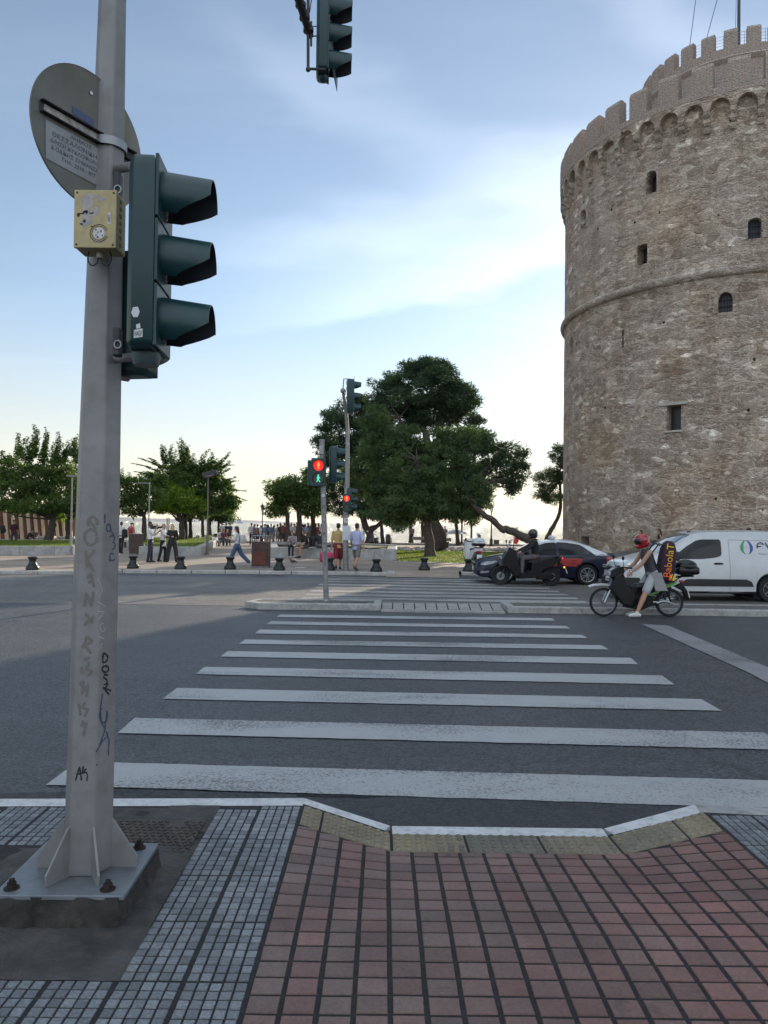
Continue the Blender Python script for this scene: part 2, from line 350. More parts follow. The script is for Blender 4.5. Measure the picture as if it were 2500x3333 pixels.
def tinted(name, rough=.8, nscale=60, namt=.25, bump=.4, spec=.4):
    """surface whose own colour comes piece by piece from the mesh (one tint per tile)"""
    m = bpy.data.materials.new(name); m.use_nodes = True; nt = m.node_tree; N = nt.nodes; L = nt.links; p = N['Principled BSDF']
    at = N.new('ShaderNodeAttribute'); at.attribute_name = 'tint'; tc = N.new('ShaderNodeTexCoord')
    n = N.new('ShaderNodeTexNoise'); n.inputs['Scale'].default_value = nscale; n.inputs['Detail'].default_value = 5; n.inputs['Roughness'].default_value = .75; L.new(tc.outputs['Object'], n.inputs['Vector'])
    mr = N.new('ShaderNodeMapRange'); mr.inputs[1].default_value = .3; mr.inputs[2].default_value = .7; mr.inputs[3].default_value = 1 - namt; mr.inputs[4].default_value = 1 + namt; L.new(n.outputs[0], mr.inputs[0])
    n2 = N.new('ShaderNodeTexNoise'); n2.inputs['Scale'].default_value = 2.2; n2.inputs['Detail'].default_value = 8; L.new(tc.outputs['Object'], n2.inputs['Vector'])
    mr2 = N.new('ShaderNodeMapRange'); mr2.inputs[1].default_value = .35; mr2.inputs[2].default_value = .65; mr2.inputs[3].default_value = .8; mr2.inputs[4].default_value = 1.15; L.new(n2.outputs[0], mr2.inputs[0])
    mm = N.new('ShaderNodeMath'); mm.operation = 'MULTIPLY'; L.new(mr.outputs[0], mm.inputs[0]); L.new(mr2.outputs[0], mm.inputs[1])
    c = N.new('ShaderNodeMixRGB'); c.blend_type = 'MULTIPLY'; c.inputs[0].default_value = 1; L.new(at.outputs['Color'], c.inputs[1]); L.new(mm.outputs[0], c.inputs[2])
    n6 = N.new('ShaderNodeTexNoise'); n6.inputs['Scale'].default_value = 5.5; n6.inputs['Detail'].default_value = 9; n6.inputs['Roughness'].default_value = .7; L.new(tc.outputs['Object'], n6.inputs['Vector'])
    mr6 = N.new('ShaderNodeMapRange'); mr6.inputs[1].default_value = .60; mr6.inputs[2].default_value = .70; mr6.inputs[4].default_value = .55; L.new(n6.outputs[0], mr6.inputs[0])
    c6 = N.new('ShaderNodeMixRGB'); c6.inputs[2].default_value = (.045, .042, .040, 1); L.new(mr6.outputs[0], c6.inputs[0]); L.new(c.outputs[0], c6.inputs[1])
    v6 = N.new('ShaderNodeTexVoronoi'); v6.inputs['Scale'].default_value = 2.6; L.new(tc.outputs['Object'], v6.inputs['Vector'])
    mr7 = N.new('ShaderNodeMapRange'); mr7.inputs[1].default_value = .045; mr7.inputs[2].default_value = .06; mr7.inputs[3].default_value = .6; mr7.inputs[4].default_value = 0; L.new(v6.outputs['Distance'], mr7.inputs[0])
    c7 = N.new('ShaderNodeMixRGB'); c7.inputs[2].default_value = (.035, .033, .032, 1); L.new(mr7.outputs[0], c7.inputs[0]); L.new(c6.outputs[0], c7.inputs[1])
    L.new(c7.outputs[0], p.inputs['Base Color']); p.inputs['Roughness'].default_value = rough; p.inputs['Specular IOR Level'].default_value = spec
    b = N.new('ShaderNodeBump'); b.inputs['Strength'].default_value = bump; b.inputs['Distance'].default_value = .003; L.new(n.outputs[0], b.inputs['Height']); L.new(b.outputs[0], p.inputs['Normal'])
    return m
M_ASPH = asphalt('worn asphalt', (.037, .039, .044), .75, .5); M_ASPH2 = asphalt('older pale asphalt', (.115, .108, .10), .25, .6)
M_DARKA = asphalt('black patched asphalt', (.030, .031, .034), .4, .7)
M_PAINT = road_paint('worn white road paint', (.38, .39, .40), .50); M_PAINT2 = road_paint('worn road paint far', (.34, .335, .32), .15); M_FADED = road_paint('faded road paint', (.26, .26, .27), .5)
M_KERBW = mat('white painted kerb stone', (.50, .51, .52), .75, var=.14, vs=9, bump=.3, bs=70, dirt=.35)
M_KERB = mat('grey marble kerb', (.30, .30, .29), .7, var=.22, vs=5, bump=.35, bs=50, dirt=.5)
M_MARBLE = mat('pale veined marble', (.30, .30, .295), .55, var=.28, vs=2.5, bump=.15, bs=25, dirt=.25)
M_CONC = mat('rough stained concrete', (.050, .049, .048), .92, var=.5, vs=4.0, bump=1.0, bs=38, dirt=.6)
M_GROUT = mat('dark sandy joint', (.020, .020, .021), .95, var=.3, vs=20, bump=.5, bs=90)
# ------------------------------------------------------------------ base ground and road
kf = [G(-400, 1853, .12), G(0, 1858, .12), G(244, 1859, .12), G(398, 1855, .12), G(844, 1858, .12), G(1159, 1862, .12), G(1262, 1864, .12)]
kfR = [G(1501, 1862, .12), G(1700, 1867, .12), G(2100, 1876, .12), G(2700, 1890, .12)]
poly_sheet('ground', [(-700, -200, -.02), (700, -200, -.02), (700, 76, -.02), (-700, 76, -.02)], mat('bare grey ground', (.12, .115, .11), .9, bump=.3))
poly_sheet('road', [(-120, 3.2, 0), (120, 3.2, 0), (120, 30, 0), (-120, 30, 0)], M_ASPH)
# the paler older carriageway beyond the island
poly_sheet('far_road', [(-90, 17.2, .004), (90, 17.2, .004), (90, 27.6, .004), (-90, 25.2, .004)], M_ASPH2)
# dark patch along the near kerb
rr = [G(-300, 2560), G(200, 2572), G(900, 2568), G(1300, 2585), G(2000, 2600), G(2900, 2640), G(2900, 2790), G(-300, 2680)]
rag = []
from mathutils import noise as mnoise
for i in range(161):
    t = i/160; a = rr[0].lerp(rr[5], t); rag.append(Vector((a.x, G(1250, 2590 + 6*math.sin(i*.11)).y + .05*mnoise.fractal(Vector((i*.09, 0, 0)), 1, 2, 4) + (.07 if 108 < i < 112 else 0), .004)))
poly_sheet('asphalt_patch', rag + [Vector((rr[6].x, 4.5, .004)), Vector((rr[7].x, 4.5, .004))], M_DARKA)
cb_ = MB(); q = [p for p in rag if -.6 < p.x < 2.6]
cb_.add([p + Vector((0, -.012 - .02*abs(mnoise.noise(Vector((p.x*4, 0, 0)))), .0035)) for p in q] + [p + Vector((0, .010, .0035)) for p in q], [[i, i+1, len(q)+i+1, len(q)+i] for i in range(len(q)-1)])
o = cb_.build('asphalt_joint', mat('black open joint', (.008, .008, .009), .9, var=0)); o['kind'] = 'structure'
# ------------------------------------------------------------------ near crossing
ST = [((150, 2554), (252, 2478), (2960, 2552), (3080, 2648)),
      ((383, 2385), (439, 2336), (2486, 2384), (2592, 2441)),
      ((530, 2274), (576, 2239), (2282, 2275), (2349, 2313)),
      ((635, 2194), (667, 2170), (2154, 2198), (2196, 2228)),
      ((717, 2137), (741, 2119), (2053, 2141), (2077, 2162)),
      ((778, 2095), (799, 2081), (1958, 2100), (1982, 2114)),
      ((829, 2062), (846, 2049), (1894, 2066), (1913, 2077)),
      ((867, 2032), (883, 2022), (1842, 2037), (1857, 2046)),
      ((900, 2008), (912, 2000), (1796, 2012), (1806, 2020))]
def stripe(bl, tl, tr, br, z, n, b):
    a0, a1, c0, c1 = G(*bl, z), G(*br, z), G(*tl, z), G(*tr, z)
    top = []; bot = []
    for i in range(n + 1):
        t = i/n; j = lambda: random.uniform(-.006, .006)
        p = a0.lerp(a1, t); q = c0.lerp(c1, t)
        bot.append(p + Vector((0, j(), 0))); top.append(q + Vector((0, j(), 0)))
    b.add(bot + top, [[i, i+1, n+2+i, n+1+i] for i in range(n)])
b = MB()
for s_ in ST: stripe(*s_, .008, 60, b)
o = b.build('crossing_stripes', M_PAINT); o['kind'] = 'structure'
b = MB()
# stripes of the crossing beyond the island
ys = [1950, 1938, 1926.5, 1915, 1904.5, 1895, 1886.5, 1879.5]
xl = [978, 992, 1006, 1021, 1034, 1045, 1056, 1066]
for k, (y, x) in enumerate(zip(ys, xl)):
    hgt = 7.5 - k*.55; xr = 1905 - k*30
    stripe((x, y), (x + 9, y - hgt), (xr, y - hgt + 13), (xr + 8, y + 13), .010, 20, b)
o = b.build('far_crossing_stripes', M_PAINT2); o['kind'] = 'structure'
# stop line running off to the right
b = MB(); b.add([G(2085, 2030, .008), G(2175, 2036, .008), G(2620, 2222, .008), G(2620, 2288, .008), G(2440, 2190, .008)], [[0, 1, 2, 3, 4]])
o = b.build('stop_line', M_FADED); o['kind'] = 'structure'
b = MB(); b.add([G(-300, 1966, .010), G(600, 1950, .010), G(600, 1953, .010), G(-300, 1972, .010)], [[0, 3, 2, 1]])
# ------------------------------------------------------------------ near pavement
KP = [(-9.0, 4.62, .12), (-2.5, 4.84, .12), (-.49, 4.92, .12), (.068, 4.70, .035), (1.38, 4.70, .035), (2.02, 4.89, .12), (2.6, 4.83, .12), (9.0, 4.5, .12)]
def zn(x, y):
    if x <= -.49 or x >= 2.03: fx = 0
    elif x < .07: fx = (x + .49)/.56
    elif x > 1.38: fx = (2.03 - x)/.65
    else: fx = 1
    fy = min(1, max(0, (y - 3.3)/1.25)); return .12 - .085*fx*fy
def kerb_y(x):
    for (a, b) in zip(KP, KP[1:]):
        if a[0] <= x <= b[0]: return a[1] + (b[1]-a[1])*(x-a[0])/(b[0]-a[0])
    return 4.6
# bedding sheet (dark joints) follows the ramp
xs = [-9, -6, -4, -3, -2.5, -2, -1.5, -1, -.49, -.2, .068, .4, .7, 1.0, 1.38, 1.7, 2.03, 2.4, 3, 4, 6, 9]; ysn = [-4, -2, 0, 1, 2, 2.6, 3.0, 3.3, 3.6, 3.9, 4.2, 4.5, 1]
b = MB(); vs = []
for x in xs:
    for k, y in enumerate(ysn):
        yy = y if k < len(ysn)-1 else kerb_y(x) - .1
        vs.append((x, yy, zn(x, yy) - .0045))
nn = len(ysn); b.add(vs, [[i*nn+j, (i+1)*nn+j, (i+1)*nn+j+1, i*nn+j+1] for i in range(len(xs)-1) for j in range(nn-1)])
o = b.build('pavement_bed', M_GROUT); o['kind'] = 'structure'
def tiles(name, cells, m, h=.012, bev=.004):
    """cells: (x0,x1,y0,y1,colour) -> one mesh of little bevelled tiles lying on zn"""
    n = len(cells); V = np.zeros((n, 8, 3)); Cc = np.zeros((n, 3))
    for i, (x0, x1, y0, y1, c) in enumerate(cells):
        dz = random.uniform(-.0012, .0012); j = lambda: random.uniform(-.0012, .0012)
        q = [(x0+j(), y0+j()), (x1+j(), y0+j()), (x1+j(), y1+j()), (x0+j(), y1+j())]; cx, cy = (x0+x1)/2, (y0+y1)/2
        tx, ty = random.uniform(-.006, .006), random.uniform(-.006, .006)
        for k, (x, y) in enumerate(q):
            z = zn(x, y) + dz + (x-cx)*tx + (y-cy)*ty
            V[i, k] = (x, y, z - h); sx = bev if x < cx else -bev; sy = bev if y < cy else -bev
            V[i, k+4] = (x + sx, y + sy, z)
        Cc[i] = c
    F = np.array([(4, 5, 6, 7), (0, 1, 5, 4), (1, 2, 6, 5), (2, 3, 7, 6), (3, 0, 4, 7)])
    faces = (F[None] + (np.arange(n)*8)[:, None, None]).reshape(-1, 4)
    me = bpy.data.meshes.new(name); me.from_pydata(V.reshape(-1, 3).tolist(), [], faces.tolist())
    ca = me.color_attributes.new('tint', 'FLOAT_COLOR', 'CORNER'); col = np.ones((n*20, 4)); col[:, :3] = np.repeat(Cc, 20, axis=0)
    ca.data.foreach_set('color', col.ravel()); o = link_mesh(name, me, m); o['kind'] = 'structure'; return o
M_RED = tinted('red concrete pavers', .58, 70, .26, .6); M_COB = tinted('speckled grey cobble tiles', .5, 90, .5, .8, .5); M_TACT = tinted('ochre tactile tiles', .8, 50, .25, .5)
cells = []
NX = 40; x = -.485; CW, CL = .1345, .1115
from mathutils import noise as mnoise
ci = 0
while x < 2.02:
    w = CW; x1 = min(x + w - .015, 2.03)
    y = .2 + random.uniform(0, .01); 
    lim = lambda xc: kerb_y(xc) - .125 - .29
    while y < 4.9:
        xc = (x + x1)/2; top = min(lim(x + .02), lim(x1 - .02))
        y1 = y + CL - .0115
        if y >= top - .015: break
        if y1 > top: y1 = top
        nb = mnoise.noise(Vector((xc*1.1 + ci*.9, y*.7, 3))); nr = random.uniform(-1, 1)
        red = max(0, min(1, .42 + nb*.5 + (xc-.7)*.20 + nr*.22)); k = random.uniform(.74, 1.16)
        c0 = np.array((.145, .106, .092)); c1 = np.array((.195, .090, .078)); c = (c0*(1-red) + c1*red)*k
        cells.append((x, x1, y, y1, tuple(c))); y += CL
    x += CW; ci += 1
tiles('red_pavers', cells, M_RED)
cells = []
def cobbles(xa, xb, ya, yb, test, xo, yo):
    """.26 x .44 m slabs cast as small cobbles, with a wider joint round each slab"""
    nx0 = int(math.floor((xa - xo)/.26)) - 1
    for i in range(nx0, int((xb - xo)/.26) + 2):
        for j in range(int(math.floor((ya - yo)/.44)) - 1, int((yb - yo)/.44) + 2):
            for a in range(5):
                for c in range(8):
                    x0 = xo + i*.26 + .008 + a*.0492; y0 = yo + j*.44 + .005 + c*.0540
                    x1 = x0 + .0445; y1 = y0 + .0480
                    if x0 < xa or x1 > xb + .004 or y0 < ya or y1 > yb or not test((x0+x1)/2, (y0+y1)/2): continue
                    g = random.uniform(.11, .21); cells.append((x0, x1, y0, y1, (g*.92, g*1.0, g*1.08)))
XR = -.492; KY = lambda x: kerb_y(x) - .15
cobbles(-1.02, XR, 2.945, 4.9, lambda x, y: y < KY(x) - .02 and (x > -.99 or y < 3.9 or True), XR - .26*8, 3.39 - .44*8)
cobbles(-3.4, XR, .8, 2.955, lambda x, y: True, XR - .26*20, 3.39 - .44*8)
cobbles(-3.4, -1.70, 4.15, 4.9, lambda x, y: y < KY(x) - .02, XR - .26*20, 3.39 - .44*8)
cobbles(2.045, 4.2, .8, 4.9, lambda x, y: y < KY(x) - .02, 2.045, 3.39 - .44*8)
tiles('grey_cobble_tiles', cells, M_COB, .010, .003)
# concrete infill round the pole base
b = MB(); pts = []
edge = [(-3.4, 3.0), (-1.02, 3.0), (-1.03, 3.5), (-1.02, 4.0), (-1.0, KY(-1) - .02), (-1.66, KY(-1.7)-.02), (-1.68, 4.14), (-3.4, 4.14)]
g = []; NXg, NYg = 60, 40
for i in range(NXg + 1):
    for j in range(NYg + 1):
        x = -3.4 + i*2.40/NXg; y = 2.945 + j*1.815/NYg
        z = .118 + .007*mnoise.fractal(Vector((x*3.1, y*3.1, 0)), 1, 2, 4)
        dd = math.hypot(x + 1.43, (y - 3.62)*.9); z += .012*max(0, 1 - abs(dd - .42)/.22)
        g.append((x, y, z))
fs = []
for i in range(NXg):
    for j in range(NYg):
        x = -3.4 + (i+.5)*2.40/NXg; y = 2.945 + (j+.5)*1.815/NYg
        if (y > 4.14 and x < -1.69) or y > KY(x) - .0: continue
        fs.append([i*(NYg+1)+j, (i+1)*(NYg+1)+j, (i+1)*(NYg+1)+j+1, i*(NYg+1)+j+1])
b.add(g, fs); o = b.build('concrete_infill', M_CONC, smooth=60); o['kind'] = 'structure'
# tactile band : slabs with domes
b = MB(); cols = []; dom = MB()
def tact(q, n):
    """q: 4 corners anticlockwise (near-left, near-right, far-right, far-left)"""
    q = [Vector((p[0], p[1], zn(p[0], p[1]) + .001)) for p in q]; base = [p - Vector((0, 0, .015)) for p in q]
    c = sum(q, Vector())/4; ins = [p + (c-p).normalized()*.006 for p in q]
    b.add(base + ins, [(4, 5, 6, 7), (0, 1, 5, 4), (1, 2, 6, 5), (2, 3, 7, 6), (3, 0, 4, 7)])
    nu = max(2, round((q[1]-q[0]).length/.058)); nv = max(2, round((q[3]-q[0]).length/.062))
    for i in range(nu):
        for j in range(nv):
            u = (i+.5)/nu; v = (j+.5)/nv; p = q[0].lerp(q[1], u).lerp(q[3].lerp(q[2], u), v)
            if random.random() < .07: continue
            b.lathe([(.019, -.001), (.017, .006), (.010, .010), (.001, .011)], p, 8)
yk = lambda x: kerb_y(x) - .130
def band(xa, xb, da=.29, db=.29): tact([(xa, yk(xa)-da), (xb, yk(xb)-db), (xb, yk(xb)-.004), (xa, yk(xa)-.004)], 0)
band(-.48, -.36); band(-.352, .062); band(.072, .50); band(.508, .94); band(.948, 1.376); band(1.386, 1.80); band(1.808, 2.025)
me_o = b.build('tactile_tiles', M_TACT); me_o['kind'] = 'structure'
ca = me_o.data.color_attributes.new('tint', 'FLOAT_COLOR', 'CORNER')
vcol = np.ones((len(me_o.data.loops), 4)); cc = []
for p in me_o.data.polygons:
    x, y = p.center.x, p.center.y; n_ = mnoise.noise(Vector((x*3, y*5, 7)))*.5 + .5
    o1 = np.array((.25, .205, .125)); o2 = np.array((.13, .125, .11)); t = max(0, min(1, n_*1.1 - .1)); 
    if abs(x - .9) < .45: t = min(1, t + .35)
    cc += [o1*(1-t) + o2*t] * p.loop_total
vcol[:, :3] = np.array(cc); ca.data.foreach_set('color', vcol.ravel())
# kerb stones
b = MB(); bg_ = MB()
def kerb_stones(P, wid, drop, b, step=1.0, gap=.006, ch=.012):
    for (a, c) in zip(P, P[1:]):
        a, c = Vector(a), Vector(c); L_ = (c-a).length; n = max(1, round(L_/step)); d = (c-a)/n
        nrm = Vector((d.y, -d.x, 0)).normalized()           # towards the pavement, for a kerb drawn left to right with road beyond
        for i in range(n):
            p0 = a + d*i + d.normalized()*gap; p1 = a + d*(i+1) - d.normalized()*gap
            sec = [(0, -drop), (0, -ch), (ch, 0), (wid - ch*.5, 0), (wid, -ch*.5), (wid, -drop)]
            b.ring([[p + nrm*u + Vector((0, 0, w)) for u, w in sec] for p in (p0, p1)])
kerb_stones(KP[:3], .13, .17, b, 1.9); kerb_stones(KP[2:4], .13, .14, b, 2); kerb_stones(KP[3:5], .13, .06, b, 2); kerb_stones(KP[4:6], .13, .14, b, 2)
o = b.build('kerb', M_KERBW); o['kind'] = 'structure'
b = MB(); kerb_stones(KP[5:], .13, .17, b, 1.2); o = b.build('grey_kerb', M_KERB); o['kind'] = 'structure'
# cover of the cable pit, cast iron with a raised pattern
b = MB(); b.box((-1.32, 4.27, .121), (.56, .46, .012)); 
for i in range(14):
    for j in range(11):
        x = -1.57 + i*.039 + (j % 2)*.019; y = 4.075 + j*.04; a = (i+j) % 2
        if math.hypot(x + 1.2, y - 4.45) < .05: continue
        b.box((x, y, .1295), (.028, .009, .006), (0, 0, R(35 if a else -35)))
o = b.build('pit_cover', mat('rusty cast iron', (.075, .062, .052), .65, .5, var=.35, vs=9, bump=.5, bs=60))
tag(o, 'dark rusty square pit cover with raised pattern, set in the concrete behind the nearest pole', 'pit cover')
# ------------------------------------------------------------------ traffic island
M_FILL = mat('dark stony island fill', (.10, .092, .085), .9, var=.3, vs=8, bump=.8, bs=40)
def island(name, label, outl, inner, z=.14, wall=.16):
    t = thing(name, label, 'traffic island', G(*outl[0], z)); off = -Vector(t.location)
    P = [G(*p, z) for p in outl]; c = sum(P, Vector())/len(P)
    n = len(P); b = MB()
    ins = []
    for i, p in enumerate(P):
        e0 = (p - P[i-1]).normalized(); e1 = (P[(i+1) % n] - p).normalized(); n0 = Vector((-e0.y, e0.x, 0)); n1 = Vector((-e1.y, e1.x, 0))
        m_ = (n0 + n1); m_ = m_ / max(.3, m_.length_squared/2)
        if (c - p).dot(m_) < 0: m_ = -m_
        ins.append(p + m_*wall)
    low = [Vector((p.x, p.y, -.01)) for p in P]; ch = [p + (q-p)*.10 for p, q in zip(P, ins)]; P2 = [p - Vector((0, 0, .02)) for p in P]
    inl = [p - Vector((0, 0, .03)) for p in ins]
    b.ring([[q + off for q in r] for r in (low, P2, ch, ins, inl)], cap=False)
    b.build('kerb_ring', M_KERB, t)
    s = poly_sheet('fill', [q + off + Vector((0, 0, -.018)) for q in ins], M_FILL, None, t, None)
    return t
il = island('traffic_island', 'narrow stone kerbed traffic island with pointed left end carrying the red lit pedestrian signal post',
       [(797, 1957), (842, 1948.5), (1243, 1951.5), (1239, 1967), (842, 1962.5)], None)
lid = MB(); a = G(1150, 1960, .126); lid.box(a - il.location, (.55, .3, .006)); lid.build('pit_lid', mat('dark steel lid', (.05, .05, .05), .6, .4), il)
ir = island('traffic_island', 'long stone kerbed island with hollow trough in front of the white van',
       [(1629, 1957), (2980, 1974), (2980, 1994), (1653, 1974)], None)
# flush paving through the gap
b = MB(); q = [G(1240, 1989, .02), G(1645, 1995, .02), G(1628, 1967, .02), G(1243, 1963, .02)]
b.add(q, [(0, 1, 2, 3)]); o = b.build('crossing_gap_paving', M_GROUT); o['kind'] = 'structure'
b = MB()
for i in range(11):
    u0, u1 = i/11 + .006, (i+1)/11 - .003
    a0, a1, b0, b1 = q[0].lerp(q[1], u0), q[0].lerp(q[1], u1), q[3].lerp(q[2], u0), q[3].lerp(q[2], u1)
    e = Vector((0, 0, .012)); b.add([a0.lerp(b0, .2)+e, a1.lerp(b1, .2)+e, b1+e, b0+e], [(0, 1, 2, 3)])
a0, a1, b0, b1 = q[0], q[1], q[3], q[2]; e = Vector((0, 0, .016)); lo = Vector((0, 0, -.03))
b.add([a0+lo, a1+lo, a1+e, a0+e, a0.lerp(b0, .17)+e, a1.lerp(b1, .17)+e], [(0, 1, 2, 3), (3, 2, 5, 4)])
o = b.build('crossing_gap_slabs', mat('pale worn slabs', (.27, .26, .245), .75, var=.25, vs=3, bump=.3, bs=40)); o['kind'] = 'structure'
# ------------------------------------------------------------------ far pavement, promenade
M_FPAVE = mat('tan promenade paving', (.28, .225, .175), .85, var=.2, vs=.9, bump=.4, bs=30)
M_FPAVE2 = mat('grey brown promenade paving', (.23, .19, .155), .85, var=.25, vs=.6, bump=.4, bs=25)
rampa, rampb = G(1255, 1877, .01), G(1495, 1882, .01); ra2, rb2 = G(1262, 1862, .12), G(1501, 1862, .12)
ext = Vector((0, .9, 0))
left_in = [Vector((p.x, p.y + .25, .12)) for p in kf]
back = [(60, 71.5, .12), (-160, 71.5, .12)]
far = [(-160, 18.0, .12)] + left_in + [ra2 + ext, rb2 + ext] + [Vector((p.x, p.y + .25, .12)) for p in kfR] + [Vector((120, 28.5, .12)), Vector((120, 71.5, .12)), Vector((-160, 71.5, .12))]
poly_sheet('far_pavement', far, M_FPAVE2)
b = MB(); b.add([rampa, rampb, rb2 + ext + Vector((0, 0, .003)), ra2 + ext + Vector((0, 0, .003))], [(0, 1, 2, 3)]); o = b.build('kerb_ramp', M_FPAVE); o['kind'] = 'structure'
b = MB(); b.add([rampa + Vector((-.0, -.18, .012)), rampb + Vector((.0, -.18, .012)), rampb + Vector((0, 0, .012)), rampa + Vector((0, 0, .012))], [(0, 1, 2, 3)])
o = b.build('ramp_edge', M_KERB); o['kind'] = 'structure'
b = MB()
def far_kerb(P, b):
    P = [Vector(p) for p in P]
    for (a, c) in zip(P, P[1:]):
        L_ = (c-a).length; n = max(1, round(L_/1.35)); d = (c-a)/n; u = d.normalized(); nr = Vector((-u.y, u.x, 0))
        for i in range(n):
            p0 = a + d*i + u*.012; p1 = a + d*(i+1) - u*.012
            sec = [(0, -.13), (0, -.02), (.02, .004), (.26, .004), (.26, -.1)]
            b.ring([[p + nr*s_ + Vector((0, 0, w)) for s_, w in sec] for p in (p0, p1)])
far_kerb([(-90, 20.5, .12)] + kf, b); far_kerb(kfR + [(60, 27.5, .12)], b)
far_kerb([kf[-1] + Vector((.26, 0, 0)), kf[-1] + Vector((.26, 1.2, 0))], b)
o = b.build('far_kerb', mat('light stone kerb', (.36, .35, .33), .7, var=.2, vs=4, bump=.3, bs=40, dirt=.35)); o['kind'] = 'structure'
# lighter cross band on the promenade (left of the tree planters)
b = MB(); b.add([G(-600, 1828, .126), G(300, 1826, .126), G(300, 1840, .126), G(-600, 1846, .126)], [(0, 3, 2, 1)]); o = b.build('paved_band', M_FPAVE); o['kind'] = 'structure'
# kerbed lawns
def grass(name, pts, z, n, seed, hgt=.07, label=None):
    rs = np.random.RandomState(seed); P = [Vector(p) for p in pts]
    x0, x1 = min(p.x for p in P), max(p.x for p in P); y0, y1 = min(p.y for p in P), max(p.y for p in P)
    from mathutils.geometry import intersect_point_tri_2d
    X = rs.uniform(x0, x1, n); Y = rs.uniform(y0, y1, n)
    inside = np.zeros(n, bool); px_ = [p.x for p in P]; py_ = [p.y for p in P]; j = len(P) - 1
    for i in range(len(P)):
        cnd = ((py_[i] > Y) != (py_[j] > Y)); xi = (px_[j]-px_[i])*(Y-py_[i])/((py_[j]-py_[i]) + 1e-9) + px_[i]
        inside ^= cnd & (X < xi); j = i
    X = X[inside]; Y = Y[inside]; m_ = len(X); a = rs.uniform(0, 2*PI, m_); w = .02; h = hgt*rs.uniform(.5, 1.3, m_)
    V = np.zeros((m_, 3, 3)); V[:, 0] = np.stack([X - w*np.cos(a), Y - w*np.sin(a), np.full(m_, z)], 1); V[:, 1] = np.stack([X + w*np.cos(a), Y + w*np.sin(a), np.full(m_, z)], 1)
    V[:, 2] = np.stack([X + rs.uniform(-.03, .03, m_), Y + rs.uniform(-.03, .03, m_), z + h], 1)
    me = bpy.data.meshes.new(name); me.from_pydata(V.reshape(-1, 3).tolist(), [], (np.arange(m_*3).reshape(-1, 3)).tolist())
    o = link_mesh(name, me, M_GRASS)
    if label is None: o['kind'] = 'stuff'; return o
    return tag(o, label, 'grass', None, 'stuff')
def leafmat(name, col, col2, trans=.35, scale=.9, rough=.55):
    m = bpy.data.materials.new(name); m.use_nodes = True; nt = m.node_tree; N = nt.nodes; L = nt.links; p = N['Principled BSDF']; out = N['Material Output']
    tc = N.new('ShaderNodeTexCoord'); n = N.new('ShaderNodeTexNoise'); n.inputs['Scale'].default_value = scale; n.inputs['Detail'].default_value = 3; L.new(tc.outputs['Object'], n.inputs['Vector'])
    ge = N.new('ShaderNodeNewGeometry'); mr = N.new('ShaderNodeMapRange'); mr.inputs[1].default_value = .35; mr.inputs[2].default_value = .65; L.new(n.outputs[0], mr.inputs[0])
    ad = N.new('ShaderNodeMath'); ad.operation = 'MULTIPLY_ADD'; L.new(ge.outputs['Random Per Island'], ad.inputs[0]); ad.inputs[1].default_value = .5; L.new(mr.outputs[0], ad.inputs[2])
    sc = N.new('ShaderNodeMath'); sc.operation = 'MULTIPLY'; sc.inputs[1].default_value = .67; sc.use_clamp = True; L.new(ad.outputs[0], sc.inputs[0])
    c = N.new('ShaderNodeMixRGB'); c.inputs[1].default_value = (*col, 1); c.inputs[2].default_value = (*col2, 1); L.new(sc.outputs[0], c.inputs[0])
    L.new(c.outputs[0], p.inputs['Base Color']); p.inputs['Roughness'].default_value = rough; p.inputs['Specular IOR Level'].default_value = .25
    t = N.new('ShaderNodeBsdfTranslucent'); L.new(c.outputs[0], t.inputs[0]); g = N.new('ShaderNodeMixRGB'); g.blend_type = 'MULTIPLY'; g.inputs[0].default_value = 1; g.inputs[2].default_value = (1.5, 1.7, .6, 1); L.new(c.outputs[0], g.inputs[1]); L.new(g.outputs[0], t.inputs[0])
    mx = N.new('ShaderNodeMixShader'); mx.inputs[0].default_value = trans; L.new(p.outputs[0], mx.inputs[1]); L.new(t.outputs[0], mx.inputs[2]); L.new(mx.outputs[0], out.inputs[0]); return m
M_GRASS = leafmat('sunlit lawn grass', (.075, .115, .02), (.15, .19, .035), .4, .5)
M_SOIL = mat('lawn soil', (.10, .11, .035), .95, var=.4, vs=.8, bump=.5, bs=20)
M_DRY = mat('dry brown earth', (.21, .15, .085), .95, var=.3, vs=1.5, bump=.5, bs=20)
lawnC = [G(1283, 1826, .12), G(1515, 1834, .12), G(1750, 1836, .12), G(1790, 1800, .12), G(1180, 1790, .12), G(1160, 1797, .12)]
poly_sheet('central_lawn_soil', [p + Vector((0, 0, .008)) for p in lawnC], M_SOIL)
b = MB(); far_kerb([lawnC[0] + Vector((0, -.26, 0)), lawnC[1] + Vector((0, -.26, 0)), lawnC[2] + Vector((0, -.26, 0))], b); o = b.build('lawn_edging', M_KERB); o['kind'] = 'structure'
dry = []
for k in range(20):
    a = 2*PI*k/20; dry.append(G(1440 + 82*math.cos(a)*(1+.15*math.sin(3*a)), 1814 - 13*math.sin(a)*(1+.2*math.cos(2*a)), .132))
poly_sheet('bare_earth', dry, M_DRY)
grass('lawn_grass', lawnC, .125, 26000, 3, .06, 'short sunlit green grass under the big pine trees')
